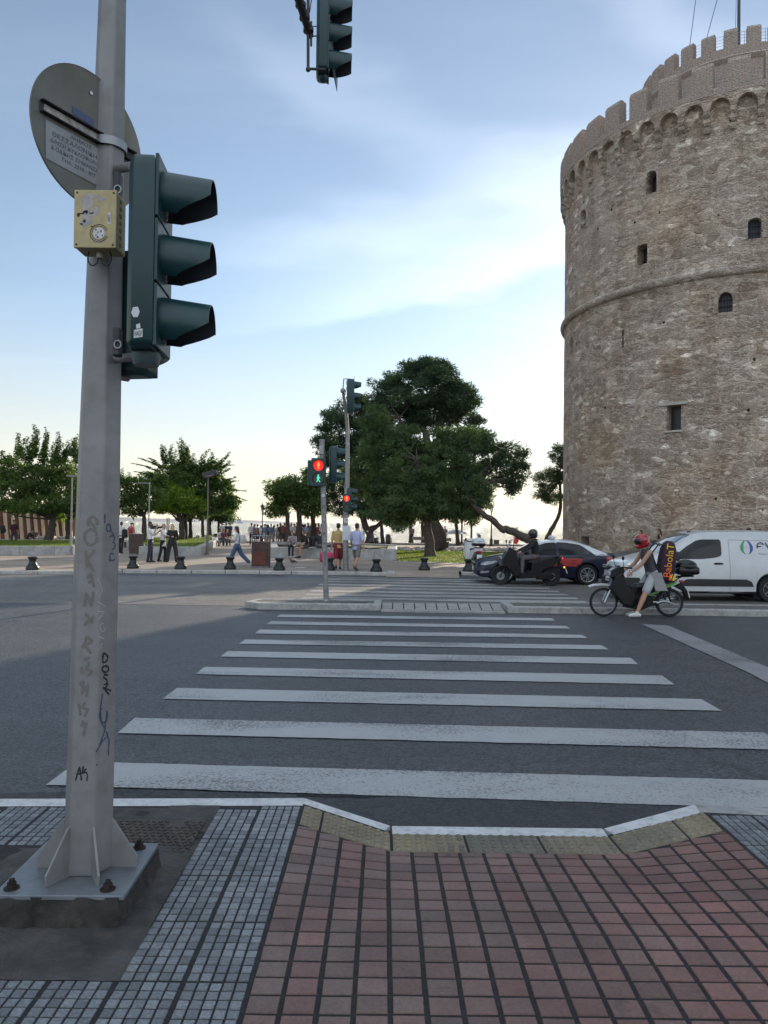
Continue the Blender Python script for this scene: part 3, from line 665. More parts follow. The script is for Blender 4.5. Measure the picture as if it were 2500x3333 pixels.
# ------------------------------------------------------------------ sea, quay, far hills
def sea_mat():
    m = bpy.data.materials.new('rippled sea'); m.use_nodes = True; nt = m.node_tree; N = nt.nodes; L = nt.links; p = N['Principled BSDF']
    p.inputs['Base Color'].default_value = (.045, .085, .12, 1); p.inputs['Roughness'].default_value = .10; p.inputs['IOR'].default_value = 1.33
    tc = N.new('ShaderNodeTexCoord'); 
    mp = N.new('ShaderNodeMapping'); mp.inputs['Scale'].default_value = (1.3, .42, 1); L.new(tc.outputs['Object'], mp.inputs[0])
    n = N.new('ShaderNodeTexNoise'); n.inputs['Scale'].default_value = 1.0; n.inputs['Detail'].default_value = 5; n.inputs['Roughness'].default_value = .65; L.new(mp.outputs[0], n.inputs['Vector'])
    mp2 = N.new('ShaderNodeMapping'); mp2.inputs['Scale'].default_value = (.16, .05, 1); L.new(tc.outputs['Object'], mp2.inputs[0])
    n2 = N.new('ShaderNodeTexNoise'); n2.inputs['Scale'].default_value = 1.0; n2.inputs['Detail'].default_value = 6; n2.inputs['Roughness'].default_value = .7; L.new(mp2.outputs[0], n2.inputs['Vector'])
    b = N.new('ShaderNodeBump'); b.inputs['Strength'].default_value = 1; b.inputs['Distance'].default_value = 1.1; L.new(n.outputs[0], b.inputs['Height'])
    b2 = N.new('ShaderNodeBump'); b2.inputs['Strength'].default_value = 1; b2.inputs['Distance'].default_value = 6.0; L.new(n2.outputs[0], b2.inputs['Height']); L.new(b.outputs[0], b2.inputs['Normal'])
    L.new(b2.outputs[0], p.inputs['Normal']); return m
poly_sheet('sea', [(-26000, 70.5, -1.3), (26000, 70.5, -1.3), (26000, 26000, -1.3), (-26000, 26000, -1.3)], sea_mat())
b = MB(); b.box((-20, 71.9, -.65), (460, .9, 1.62)); o = b.build('quay_wall', mat('stone quay', (.28, .26, .24), .85, var=.2, bump=.4)); o['kind'] = 'structure'
b = MB(); b.box((-30, 66, .20), (240, .5, .16)); o = b.build('quay_step', mat('stone quay', (.28, .26, .24), .85, var=.2, bump=.4)); o['kind'] = 'structure'
b = MB(); N_ = 60; vs = []
for i in range(N_ + 1):
    t = i/N_; a = G(0, 1500, 0); x = -9000 + 9000*t*1.0
    h = 75*max(0, math.sin(PI*min(1, t*1.02)))**.6*(.75 + .35*mnoise.noise(Vector((t*7, 0, 0))) + .12*mnoise.noise(Vector((t*26, 3, 0))))
    if t > .72: h *= max(.04, (1-t)/.28)
    vs += [(x, 12000, -3), (x, 12300, h), (x, 13500, -3)]
b.add(vs, [[i*3+k, (i+1)*3+k, (i+1)*3+k+1, i*3+k+1] for i in range(N_) for k in (0, 1)])
o = b.build('far_hills', mat('hazy hills', (.24, .25, .26), .9)); o['kind'] = 'structure'
# ------------------------------------------------------------------ the round stone tower
TL, TAZ = 58.0, 24.8
TC = Vector((TL*math.sin(R(TAZ)), TL*math.cos(R(TAZ)), 0)); A0 = math.atan2(-TC.y, -TC.x)
RB, RP, RT = 11.5, 11.86, 6.26
def tower_hit(px, py, rad):
    d = ray(px, py); ox, oy = -TC.x, -TC.y
    a = d.x**2 + d.y**2; b_ = 2*(ox*d.x + oy*d.y); c = ox*ox + oy*oy - rad*rad
    disc = max(0, b_*b_ - 4*a*c); t = (-b_ - math.sqrt(disc))/(2*a)
    x, y, z = ox + d.x*t, oy + d.y*t, CAMZ + d.z*t
    psi = (A0 - math.atan2(y, x) + PI) % (2*PI) - PI
    return psi, z
def tp(psi, rad, z): a = A0 - psi; return (rad*math.cos(a), rad*math.sin(a), z)
def masonry(name, stones=((.24, .19, .155), (.46, .40, .34), (.80, .75, .68)), brickmix=.5, mortar=(.52, .465, .405)):
    m = bpy.data.materials.new(name); m.use_nodes = True; nt = m.node_tree; N = nt.nodes; L = nt.links; p = N['Principled BSDF']
    uv = N.new('ShaderNodeUVMap'); uv.uv_map = 'metres'
    def noise(src, sc, det=5, rough=.6):
        q = N.new('ShaderNodeTexNoise'); q.inputs['Scale'].default_value = sc; q.inputs['Detail'].default_value = det; q.inputs['Roughness'].default_value = rough; L.new(src, q.inputs['Vector']); return q
    def mr(src, a, b, c=0, d=1, smooth=False):
        q = N.new('ShaderNodeMapRange'); q.inputs[1].default_value = a; q.inputs[2].default_value = b; q.inputs[3].default_value = c; q.inputs[4].default_value = d
        if smooth: q.interpolation_type = 'SMOOTHSTEP'
        L.new(src, q.inputs[0]); return q.outputs[0]
    def mp(sx, sy, off=(0, 0, 0), src=None):
        q = N.new('ShaderNodeMapping'); q.inputs['Scale'].default_value = (sx, sy, 1); q.inputs['Location'].default_value = off; L.new(src or uv.outputs[0], q.inputs[0]); return q.outputs[0]
    def mixc(f, a, b, bt='MIX'):
        q = N.new('ShaderNodeMixRGB'); q.blend_type = bt
        for k, v in ((0, f), (1, a), (2, b)):
            if isinstance(v, (int, float)): q.inputs[k].default_value = v
            elif isinstance(v, tuple): q.inputs[k].default_value = (*v, 1)
            else: L.new(v, q.inputs[k])
        return q.outputs[0]
    def mth(op, a, b, clamp=False):
        q = N.new('ShaderNodeMath'); q.operation = op; q.use_clamp = clamp
        for k, v in ((0, a), (1, b)):
            if isinstance(v, (int, float)): q.inputs[k].default_value = v
            else: L.new(v, q.inputs[k])
        return q.outputs[0]
    wn = noise(uv.outputs[0], 1.3, 4)
    wv = N.new('ShaderNodeMixRGB'); wv.blend_type = 'LINEAR_LIGHT'; wv.inputs[0].default_value = .07; L.new(uv.outputs[0], wv.inputs[1]); L.new(wn.outputs['Color'], wv.inputs[2])
    def vor(sx, sy, feat='F1', rnd=.9, off=(0, 0, 0)):
        q = N.new('ShaderNodeTexVoronoi'); q.feature = feat; q.inputs['Scale'].default_value = 1; q.inputs['Randomness'].default_value = rnd; L.new(mp(sx, sy, off, wv.outputs[0]), q.inputs['Vector']); return q
    def layer(sx, sy, rnd, off, cols):
        a = vor(sx, sy, 'F1', rnd, off); e = vor(sx, sy, 'DISTANCE_TO_EDGE', rnd, off)
        sp = N.new('ShaderNodeSeparateColor'); L.new(a.outputs['Color'], sp.inputs[0])
        rp = N.new('ShaderNodeValToRGB'); cr = rp.color_ramp; cr.elements[0].position = .0; cr.elements[0].color = (*cols[0], 1)
        cr.elements[1].position = .62; cr.elements[1].color = (*cols[1], 1); e3 = cr.elements.new(.90); e3.color = (*[.7*x+.3*y for x, y in zip(cols[1], cols[2])], 1); e4 = cr.elements.new(.97); e4.color = (*cols[2], 1)
        L.new(sp.outputs[0], rp.inputs[0]); return rp.outputs[0], e.outputs['Distance'], sp.outputs[1]
    big, eb, _ = layer(1.15, 2.25, .95, (0, 0, 0), stones)
    med, em, _ = layer(2.3, 5.0, .9, (5, 3, 0), stones)
    brk, ek, _ = layer(2.6, 13.0, .85, (9, 1, 0), ((.20, .125, .095), (.32, .24, .19), (.44, .39, .34)))
    s1 = noise(uv.outputs[0], .55, 4); s2 = noise(mp(.35, 1.6), 1.0, 5, .7)
    m1 = mr(s1.outputs[0], .50, .56, 0, 1, True); m2 = mr(s2.outputs[0], .50, .56, 0, brickmix*1.8, True)
    c = mixc(m1, big, med); c = mixc(mth('MINIMUM', m2, 1), c, brk)
    d1 = mr(eb, -.02, .07); d2 = mr(em, -.03, .09); dk = mr(ek, .04, .17)
    dd = N.new('ShaderNodeMix'); L.new(m1, dd.inputs[0]); L.new(d1, dd.inputs[2]); L.new(d2, dd.inputs[3])
    de = N.new('ShaderNodeMix'); L.new(mth('MINIMUM', m2, 1), de.inputs[0]); L.new(dd.outputs[0], de.inputs[2]); L.new(dk, de.inputs[3]); edge = de.outputs[0]
    fine = noise(uv.outputs[0], 14, 7, .7)
    # mortar smeared over many of the stones
    smear = noise(mp(1, 1.5, (3, 7, 0)), 1.9, 8, .72); sm = mr(smear.outputs[0], .45, .60, 0, .85, True)
    mort = mixc(mr(fine.outputs[0], .3, .7), tuple(x*.62 for x in mortar), mortar)
    c = mixc(edge, mort, c); c = mixc(mth('MULTIPLY', sm, .5), c, mort)
    pl = noise(mp(.16, .22, (4, 1, 0)), 1.0, 6, .68); c = mixc(mr(pl.outputs[0], .52, .62, 0, .62, True), c, mort)
    # weather stains: dark vertical runs and warm patches
    st = noise(mp(.45, .13, (1, 2, 0)), 1.4, 7, .7); c = mixc(mr(st.outputs[0], .42, .68, .0, .55, True), c, mixc(1.0, c, (.55, .50, .46), 'MULTIPLY'))
    w2 = noise(mp(.3, .3, (8, 2, 0)), .8, 4); c = mixc(mr(w2.outputs[0], .45, .7, 0, .5, True), c, mixc(1.0, c, (1.08, .92, .74), 'MULTIPLY'))
    c = mixc(1.0, c, mixc(mr(fine.outputs[0], .3, .72), (.70, .70, .70), (1.22, 1.22, 1.22)), 'MULTIPLY')
    # putlog holes and lost stones
    hl = vor(.8, .62, 'F1', 1.0, (2, 4, 0)); c = mixc(mr(hl.outputs['Distance'], .045, .075), (.02, .018, .016), c)
    c = mixc(1.0, c, (1.62, 1.55, 1.49), 'MULTIPLY')
    L.new(c, p.inputs['Base Color']); p.inputs['Roughness'].default_value = .92; p.inputs['Specular IOR Level'].default_value = .2
    crev = noise(mp(1, 2.4), 4.2, 6, .7)
    h = mth('ADD', mth('MULTIPLY', mth('MULTIPLY', edge, mth('SUBTRACT', 1.15, sm)), .9), mth('ADD', mth('MULTIPLY', fine.outputs[0], .75), mth('MULTIPLY', crev.outputs[0], 1.5)))
    bu = N.new('ShaderNodeBump'); bu.inputs['Strength'].default_value = 1; bu.inputs['Distance'].default_value = .11; L.new(h, bu.inputs['Height']); L.new(bu.outputs[0], p.inputs['Normal'])
    return m
def brickmat(name, c1=(.33, .20, .16), c2=(.24, .175, .145), mortar=(.50, .43, .37), sc=1.0):
    m = bpy.data.materials.new(name); m.use_nodes = True; nt = m.node_tree; N = nt.nodes; L = nt.links; p = N['Principled BSDF']
    uv = N.new('ShaderNodeUVMap'); uv.uv_map = 'metres'; b = N.new('ShaderNodeTexBrick')
    n0 = N.new('ShaderNodeTexNoise'); n0.inputs['Scale'].default_value = 2; L.new(uv.outputs[0], n0.inputs['Vector'])
    wv = N.new('ShaderNodeMixRGB'); wv.blend_type = 'LINEAR_LIGHT'; wv.inputs[0].default_value = .035; L.new(uv.outputs[0], wv.inputs[1]); L.new(n0.outputs['Color'], wv.inputs[2]); L.new(wv.outputs[0], b.inputs['Vector'])
    b.inputs['Color1'].default_value = (*c1, 1); b.inputs['Color2'].default_value = (*c2, 1); b.inputs['Mortar'].default_value = (*mortar, 1)
    b.inputs['Scale'].default_value = sc; b.inputs['Brick Width'].default_value = .32; b.inputs['Row Height'].default_value = .095; b.inputs['Mortar Size'].default_value = .026; b.inputs['Mortar Smooth'].default_value = .25
    n = N.new('ShaderNodeTexNoise'); n.inputs['Scale'].default_value = 1.6; n.inputs['Detail'].default_value = 9; n.inputs['Roughness'].default_value = .7; L.new(uv.outputs[0], n.inputs['Vector'])
    mr = N.new('ShaderNodeMapRange'); mr.inputs[1].default_value = .34; mr.inputs[2].default_value = .60; mr.inputs[4].default_value = .88; L.new(n.outputs[0], mr.inputs[0])
    c = N.new('ShaderNodeMixRGB'); c.inputs[2].default_value = (.36, .31, .27, 1); L.new(mr.outputs[0], c.inputs[0]); L.new(b.outputs[0], c.inputs[1])
    n4 = N.new('ShaderNodeTexNoise'); n4.inputs['Scale'].default_value = 9; n4.inputs['Detail'].default_value = 8; L.new(uv.outputs[0], n4.inputs['Vector'])
    mr4 = N.new('ShaderNodeMapRange'); mr4.inputs[1].default_value = .3; mr4.inputs[2].default_value = .7; mr4.inputs[3].default_value = .65; mr4.inputs[4].default_value = 1.25; L.new(n4.outputs[0], mr4.inputs[0])
    c2_ = N.new('ShaderNodeMixRGB'); c2_.blend_type = 'MULTIPLY'; c2_.inputs[0].default_value = 1; L.new(c.outputs[0], c2_.inputs[1]); L.new(mr4.outputs[0], c2_.inputs[2])
    L.new(c2_.outputs[0], p.inputs['Base Color']); p.inputs['Roughness'].default_value = .92; p.inputs['Specular IOR Level'].default_value = .2
    bu = N.new('ShaderNodeBump'); bu.inputs['Distance'].default_value = .05; ad = N.new('ShaderNodeMath'); ad.operation = 'SUBTRACT'; L.new(n4.outputs[0], ad.inputs[0]); L.new(b.outputs['Fac'], ad.inputs[1]); L.new(ad.outputs[0], bu.inputs['Height']); L.new(bu.outputs[0], p.inputs['Normal'])
    return m
M_MAS = masonry('old rubble masonry'); M_BRK = brickmat('old red brickwork'); M_ASHLAR = masonry('worn grey ashlar', ((.26, .23, .20), (.38, .35, .31), (.55, .52, .47)), .1)
M_DARKIN = mat('dark window depth', (.012, .013, .016), .4, var=0); M_WOODBL = mat('weathered blue grey shutter', (.035, .045, .07), .6, var=.3, vs=6)
M_PALE = mat('pale stone lintel', (.40, .37, .33), .85, var=.2, vs=3, bump=.5, bs=20)
def uvm(o, rad=RB):
    """metres round the wall and up it"""
    me = o.data; uvl = me.uv_layers.new(name='metres'); co = np.zeros(len(me.vertices)*3); me.vertices.foreach_get('co', co); co = co.reshape(-1, 3)
    lv = np.zeros(len(me.loops), int); me.loops.foreach_get('vertex_index', lv); ls = np.zeros(len(me.polygons), int); me.polygons.foreach_get('loop_start', ls)
    psi = (A0 - np.arctan2(co[:, 1], co[:, 0]) + PI) % (2*PI) - PI; r = np.hypot(co[:, 0], co[:, 1])
    u = psi[lv]*rad; v = co[lv, 2] + (r[lv] - rad)*.9
    me.polygons.foreach_get('loop_start', ls); tot = np.zeros(len(me.polygons), int); me.polygons.foreach_get('loop_total', tot)
    for s_, t in zip(ls, tot):
        if u[s_:s_+t].max() - u[s_:s_+t].min() > PI*rad:
            q = u[s_:s_+t]; q[q < 0] += 2*PI*rad; u[s_:s_+t] = q
        # side faces of merlons: let the radius take the place of the arc
        q = u[s_:s_+t]
        if q.max() - q.min() < 1e-3: u[s_:s_+t] += r[lv[s_:s_+t]]; v[s_:s_+t] = co[lv[s_:s_+t], 2]
    uvl.data.foreach_set('uv', np.stack([u, v], 1).ravel()); return o
tower = thing('stone_tower', 'huge round stone tower with red brick battlements, arched corbels and a flagpole', 'tower', TC)
WIN = []   # psi0, psi1, z0, z1, arched, kind
for (x0, x1, y0, y1, ar, kd) in [(2104, 2138, 556, 628, .5, 'plain'), (1891, 1908, 684, 746, .5, 'plain'), (2073, 2107, 795, 861, .12, 'plain'), (2434, 2479, 710, 776, .3, 'shutter'),
        (2338, 2385, 951, 1016, .5, 'grille'), (2025, 2031, 1076, 1132, 0, 'slit'), (1857, 1866, 1097, 1147, .5, 'plain'), (2170, 2217, 1319, 1400, 0, 'lintel'), (1892, 1917, 1746, 1790, 0, 'door'),
        (2640, 2690, 1180, 1260, .5, 'plain'), (2700, 2730, 700, 760, .5, 'plain')]:
    cx = (x0+x1)/2; pa, za = tower_hit(x0, (y0+y1)/2, RB); pb, _ = tower_hit(x1, (y0+y1)/2, RB); _, zt = tower_hit(cx, y0, RB); _, zb = tower_hit(cx, y1, RB)
    WIN.append((min(pa, pb), max(pa, pb), zb, zt, ar, kd))
ZT = 26.86; ZC = 16.45
P_ = sorted(set([round(v, 5) for w in WIN for v in w[:2]] + [round(R(-180 + 2.5*k), 5) for k in range(145)]))
Z_ = sorted(set([round(v, 5) for w in WIN for v in w[2:4]] + [round(-.3 + (ZT+.3)*k/24, 5) for k in range(25)]))
b = MB(); nz_ = len(Z_); wob = lambda p, z: .035*mnoise.noise(Vector((p*9, z*.9, 1)))
b.v = [tp(p, RB + wob(p, z), z) for p in P_ for z in Z_]
for i in range(len(P_) - 1):
    for j in range(nz_ - 1):
        pc, zc = (P_[i]+P_[i+1])/2, (Z_[j]+Z_[j+1])/2
        if any(w[0] < pc < w[1] and w[2] < zc < w[3] for w in WIN): continue
        b.f.append([i*nz_+j, (i+1)*nz_+j, (i+1)*nz_+j+1, i*nz_+j+1]); b.mi.append(0)
uvm(b.build('wall', M_MAS, tower, smooth=50))
for (p0, p1, z0, z1, ar, kd) in WIN:
    dep = .75 if kd != 'slit' else .4; b = MB(); n = 10; w_ = (p1-p0)*RB
    arc = [(p0 + (p1-p0)*k/n, z1 - ar*w_*(1 - math.sqrt(max(0, 1 - ((k/n)*2-1)**2)))) for k in range(n+1)]
    out_ = [(p0, z0)] + arc + [(p1, z0)]
    m_ = len(out_); rF, rB = RB - .02, RB - dep
    b.v = [tp(p, rF, z) for p, z in out_] + [tp(p, rB, z) for p, z in out_]
    b.f = [[i, (i+1) % m_, (i+1) % m_ + m_, i + m_] for i in range(m_)]; b.mi = [0]*m_
    if ar > 0:   # masonry above the arch
        base = len(b.v); b.v += [tp(p, rF+.01, z) for p, z in arc] + [tp(p, rF+.01, z1+.01) for p, z in arc]
        for k in range(n): b.f.append([base+k, base+k+1, base+n+2+k, base+n+1+k]); b.mi.append(0)
    wf = uvm(b.build('window', M_MAS if kd != 'door' else M_ASHLAR, tower))
    b = MB(); q = [(p0-.002, z0-.05), (p1+.002, z0-.05), (p1+.002, z1+.05), (p0-.002, z1+.05)]
    rr_ = RB - (.34 if kd in ('shutter', 'grille') else dep - .03)
    b.add([tp(p, rr_, z) for p, z in q], [(0, 1, 2, 3)]); b.build('pane', M_WOODBL if kd == 'shutter' else M_DARKIN, wf)
    if kd in ('grille', 'shutter'):
        b = MB()
        for k in range(1, 5): pp = p0 + (p1-p0)*k/5; b.cyl(tp(pp, RB-.26, z0), tp(pp, RB-.26, z1-.1), .018, n=5)
        for k in range(1, 3): zz = z0 + (z1-z0)*k/3; b.cyl(tp(p0, RB-.26, zz), tp(p1, RB-.26, zz), .018, n=5)
        b.build('grille', mat('dark iron', (.02, .02, .025), .6, .6), wf)
    if kd == 'lintel':
        b = MB(); pe = .6/RB
        for zz, hh, e0, e1 in ((z1+.02, .17, .62, .38), (z0-.12, .10, .1, .12)):
            A, B_ = p0 - e1/RB, p1 + e0/RB
            rg = [[tp(A + (B_-A)*k/6, r_, z_) for r_, z_ in ((RB-.25, zz), (RB+.07, zz), (RB+.07, zz+hh), (RB-.25, zz+hh))] for k in range(7)]
            b.ring(rg); b.build('lintel' if hh > .12 else 'sill', M_PALE, wf); b = MB()
    if ar >= .3 and kd != 'slit':    # smooth dressed surround
        b = MB(); th = .28; A = []; cxp = (p0+p1)/2
        for k in range(-2, n+3):
            if k < 0: a, z = p0, z0 + (z1 - w_*ar - z0)*(k+2)/2
            elif k > n: a, z = p1, z1 - w_*ar - (z1 - w_*ar - z0)*(k-n)/2
            else: a, z = arc[k]
            if k < 0: oa, oz = p0 - th/RB, z
            elif k > n: oa, oz = p1 + th/RB, z
            else:
                t = PI*(1 - k/n); oa, oz = a + math.cos(t)*th/RB, z + math.sin(t)*th*1.6
            A.append((a, z, oa, oz))
        b.ring([[tp(a, RB-.05, z), tp(a, RB+.035, z), tp(oa, RB+.035, oz), tp(oa, RB-.05, oz)] for a, z, oa, oz in A])
        uvm(b.build('surround', M_ASHLAR, wf))
# rounded string course
b = MB(); NC = 180; ring = []
for k in range(NC):
    p = 2*PI*k/NC; rj = random.uniform(-.012, .012)
    sec = [(RB - .05, ZC - .30)] + [(RB + .05 + .24*math.cos(t), ZC + .26*math.sin(t) + rj) for t in [R(a) for a in (-75, -50, -25, 0, 25, 50, 75)]] + [(RB - .05, ZC + .30)]
    ring.append([tp(p, r_, z_) for r_, z_ in sec])
b.ring(ring + [ring[0]], cap=False); uvm(b.build('string_course', M_ASHLAR, tower, smooth=40))
# corbel table : 53 arched bays
NB = 53; ZB0, ZA, ZG = 24.35, 25.72, 26.85; db = 2*PI/NB; ph = R(3.4)     # bay centres at ph + k*db
cw = .30/RP; hw = db/2 - cw/2; ra = hw*RP
b = MB(); c_ = MB(); sof = MB()
for k in range(NB):
    pc = ph + k*db; n = 10
    arc = [(pc - hw + 2*hw*i/n, ZA + ra*.98*math.sqrt(max(0, 1 - (2*i/n-1)**2))) for i in range(n+1)]
    top = [(p, ZG - .0) for p, _ in arc]
    base = len(b.v); b.v += [tp(p, RP, z) for p, z in arc] + [tp(p, RP, z) for p, z in top] + [tp(p, RB - .02, z) for p, z in arc]
    for i in range(n):
        b.f.append([base+i, base+i+1, base+n+2+i, base+n+1+i]); b.mi.append(0)
        b.f.append([base+i, base+2*n+2+i, base+2*n+3+i, base+i+1]); b.mi.append(0)
    # pier between bays
    q0, q1 = pc + hw, pc + db - hw
    base = len(b.v); b.v += [tp(q0, RP, ZA-.02), tp(q1, RP, ZA-.02), tp(q1, RP, ZG), tp(q0, RP, ZG), tp(q0, RB-.02, ZA-.02), tp(q1, RB-.02, ZA-.02)]
    b.f += [[base, base+1, base+2, base+3], [base, base+4, base+5, base+1]]; b.mi += [0, 0]
    # three-stepped corbel under the pier
    for s_, (za, zb, rj) in enumerate(((ZA-.42, ZA-.02, .36), (ZA-.84, ZA-.46, .27), (ZA-1.22, ZA-.88, .16))):
        prof = [(RB-.05, za), (RB+rj*.55, za+.02), (RB+rj, za+.17), (RB+rj+.01, zb), (RB-.05, zb)]
        a, c2 = q0 - .002, q1 + .002; j = random.uniform(-.01, .01)
        c_.ring([[tp(a, r_, z_+j) for r_, z_ in prof], [tp(c2, r_, z_+j) for r_, z_ in prof]])
    pr = (pc + db/2 + PI) % (2*PI) - PI
    if abs(pr) < R(100): uvm(c_.build('corbel', M_ASHLAR, tower))
    c_ = MB()
uvm(b.build('machicolation', M_MAS, tower, smooth=30))
# brick parapet and merlons
b = MB(); n = 240; ring = [[tp(2*PI*k/n, r_, z_) for r_, z_ in ((RP+.02, ZG-.35), (RP+.02, ZG), (RP-.75, ZG), (RP-.75, ZG-.35))] for k in range(n)]
b.ring(ring + [ring[0]], cap=False); uvm(b.build('parapet', M_BRK, tower))
NM = 39; dm = 2*PI/NM; phm = R(7.9)
for k in range(NM):
    pc = phm + k*dm; 
    pr = (pc + PI) % (2*PI) - PI
    if abs(pr) > R(112): continue
    w_ = dm*.305; b = MB(); zt = 28.45 + random.uniform(-.04, .04)
    m_ = 4; rows = []
    for i in range(m_+1):
        p = pc - w_ + 2*w_*i/m_
        rows.append([tp(p, RP+.03, ZG-.002), tp(p, RP+.03, zt-.28), tp(p, RP-.10, zt-.02), tp(p, RP-.30, zt), tp(p, RP-.62, zt-.10), tp(p, RP-.62, ZG-.002)])
    b.ring(rows); uvm(b.build('merlon', M_BRK, tower))
# roof deck, turret
b = MB(); b.v = [(0, 0, 25.9)] + [tp(2*PI*k/60, RP-.7, 25.9) for k in range(60)]; b.f = [[0, 1+k, 1+(k+1) % 60] for k in range(60)]; b.mi = [0]*60
b.build('deck', M_PALE, tower)
b = MB(); n = 120; ring = []
for k in range(n):
    ring.append([tp(2*PI*k/n, r_, z_) for r_, z_ in ((RT, 25.8), (RT, 31.35), (RT+.10, 31.42), (RT+.2, 31.60), (RT+.12, 31.76), (RT+.02, 31.80), (RT+.02, 32.3), (RT-.55, 32.3), (RT-.55, 31.0))])
b.ring(ring + [ring[0]], cap=False); uvm(b.build('turret', M_BRK, tower, smooth=30), RT)
for k in range(29):
    pc = R(1.7) + k*2*PI/29; pr = (pc + PI) % (2*PI) - PI
    if abs(pr) > R(125): continue
    w_ = 2*PI/29*.30; b = MB(); zt = 33.5 + random.uniform(-.03, .03); rows = []
    for i in range(4):
        p = pc - w_ + 2*w_*i/3; rows.append([tp(p, RT+.02, 32.298), tp(p, RT+.02, zt-.2), tp(p, RT-.10, zt), tp(p, RT-.42, zt), tp(p, RT-.5, zt-.1), tp(p, RT-.5, 32.298)])
    b.ring(rows); uvm(b.build('merlon', M_BRK, tower), RT)
M_RAIL = mat('pale steel rail', (.45, .46, .47), .4, .6)
for rad, z0, nm, step in ((RT-.62, 32.2, 'railing', 29*2), (RP-.85, 26.7, 'railing', 39*2)):
    b = MB()
    for h in range(6): b.tube([tp(2*PI*k/90, rad, z0 + .3 + h*.2) for k in range(90)], .014, 4, closed=True)
    for k in range(step): b.cyl(tp(2*PI*k/step, rad, z0), tp(2*PI*k/step, rad, z0+1.32), .02, n=4)
    b.build(nm, M_RAIL, tower)
fp, _ = tower_hit(2411, 90, RT); b = MB(); q = Vector(tp(fp, RT-1.6, 31)); b.cyl(q, q + Vector((0, 0, 14)), .11, .07, 10); b.build('flagpole', mat('dark painted pole', (.035, .04, .05), .5), tower)
b = MB(); apex = q + Vector((0, 0, 13.2))
b.cyl(tp(tower_hit(2212, 150, RT)[0], RT-.7, 32.0), Vector(D(2270, -40, 52)) - TC, .022, n=4)
b.cyl(tp(tower_hit(2258, 120, RT)[0], RT-.7, 32.0), Vector(D(2345, -40, 50)) - TC, .022, n=4); b.cyl(q + Vector((-.35, -.2, 1)), q + Vector((-.05, 0, 12)), .015, n=4)
b.build('guy_wires', mat('dark cable', (.05, .05, .055), .6), tower)
# ------------------------------------------------------------------ trees
M_PINE = leafmat('pine needles', (.026, .048, .032), (.062, .100, .050), .25, .55)
M_PINEB = leafmat('younger pine needles', (.036, .066, .034), (.105, .150, .060), .30, .8)
M_LEAF = leafmat('dark broad leaves', (.040, .072, .024), (.11, .165, .05), .45, .7)
M_LEAFB = leafmat('fresh green leaves', (.10, .17, .025), (.21, .29, .045), .5, .9)
M_BARK = mat('dark rough bark', (.055, .043, .035), .95, var=.35, vs=5, bump=.9, bs=14)
M_BARKP = mat('grey pine bark', (.060, .047, .039), .95, var=.35, vs=5, bump=.9, bs=12)
KD = 3.4; KS = .88
def leaf_cloud(P, Nrm, size, asp, rs, droop=0.0):
    """one pointed leaf (4-gon) per point"""
    n = len(P); d = rs.normal(size=(n, 3)); d += Nrm*1.1; d[:, 2] -= droop; d /= np.linalg.norm(d, axis=1)[:, None] + 1e-9
    s_ = np.cross(d, rs.normal(size=(n, 3))); s_ /= np.linalg.norm(s_, axis=1)[:, None] + 1e-9
    L_ = size*KS*rs.uniform(.6, 1.35, n)[:, None]; w = L_*asp
    V = np.stack([P - d*L_*.5, P + s_*w*.5, P + d*L_*.5, P - s_*w*.5], 1); return V
def crown_points(blobs, dens, rs, org, clump=.55, shell=.55):
    Ps, Ns = [], []
    for (c, r) in blobs:
        c = np.array(c) - np.array(org); r = np.array(r); vol = r[0]*r[1] + r[1]*r[2] + r[0]*r[2]
        nc = max(14, int(vol*3.4/clump**2)); u = rs.normal(size=(nc, 3)); u /= np.linalg.norm(u, axis=1)[:, None]
        rad = rs.uniform(shell, 1.0, nc)[:, None]**.7*(1 + rs.normal(size=(nc, 1))*.05)
        cc = u*rad
        cs = clump*rs.uniform(.55, 1.25, nc); m = np.maximum(4, (dens*KD*cs**2/clump**2).astype(int))
        for k in range(nc):
            q = rs.normal(size=(m[k], 3)); q /= np.linalg.norm(q, axis=1)[:, None] + 1e-9; q *= cs[k]*rs.uniform(.35, 1, m[k])[:, None]; q[:, 2] *= .62
            Ps.append(c + cc[k]*r + q); nn = u[k][None]*.6 + q/cs[k]; Ns.append(nn)
    return np.concatenate(Ps), np.concatenate(Ns)
def leaves_obj(name, V, m, parent):
    n = len(V); me = bpy.data.meshes.new(name)
    me.vertices.add(n*4); me.vertices.foreach_set('co', V.reshape(-1)); me.loops.add(n*4); me.loops.foreach_set('vertex_index', np.arange(n*4, dtype=np.int32))
    me.polygons.add(n); me.polygons.foreach_set('loop_start', np.arange(0, n*4, 4, dtype=np.int32))
    me.update(calc_edges=True); return link_mesh(name, me, m, parent)
def limb(b, pts, r0, r1, rs, n=9):
    pts = [Vector(p) for p in pts]; path = []; m = len(pts)
    for i in range(m - 1):
        for k in range(4):
            t = k/4; p0 = pts[max(i-1, 0)]; p1 = pts[i]; p2 = pts[i+1]; p3 = pts[min(i+2, m-1)]
            q = .5*((2*p1) + (p2-p0)*t + (2*p0-5*p1+4*p2-p3)*t*t + (3*p1-p0-3*p2+p3)*t**3); path.append(q + Vector(rs.normal(size=3))*.012*r0/.2)
    path.append(pts[-1]); k = len(path); b.tube(path, [(r0 + (r1-r0)*(i/(k-1))**.8)*(1 + .06*rs.normal()) + (.35*r0 if i == 0 else (.12*r0 if i == 1 else 0)) for i in range(k)], n)
def blob(px, py, dep, rx, ry, rd=.85):
    c = D(px, py, dep); k = dep/FPX; return (tuple(c), (rx*k, rx*k*rd, ry*k))
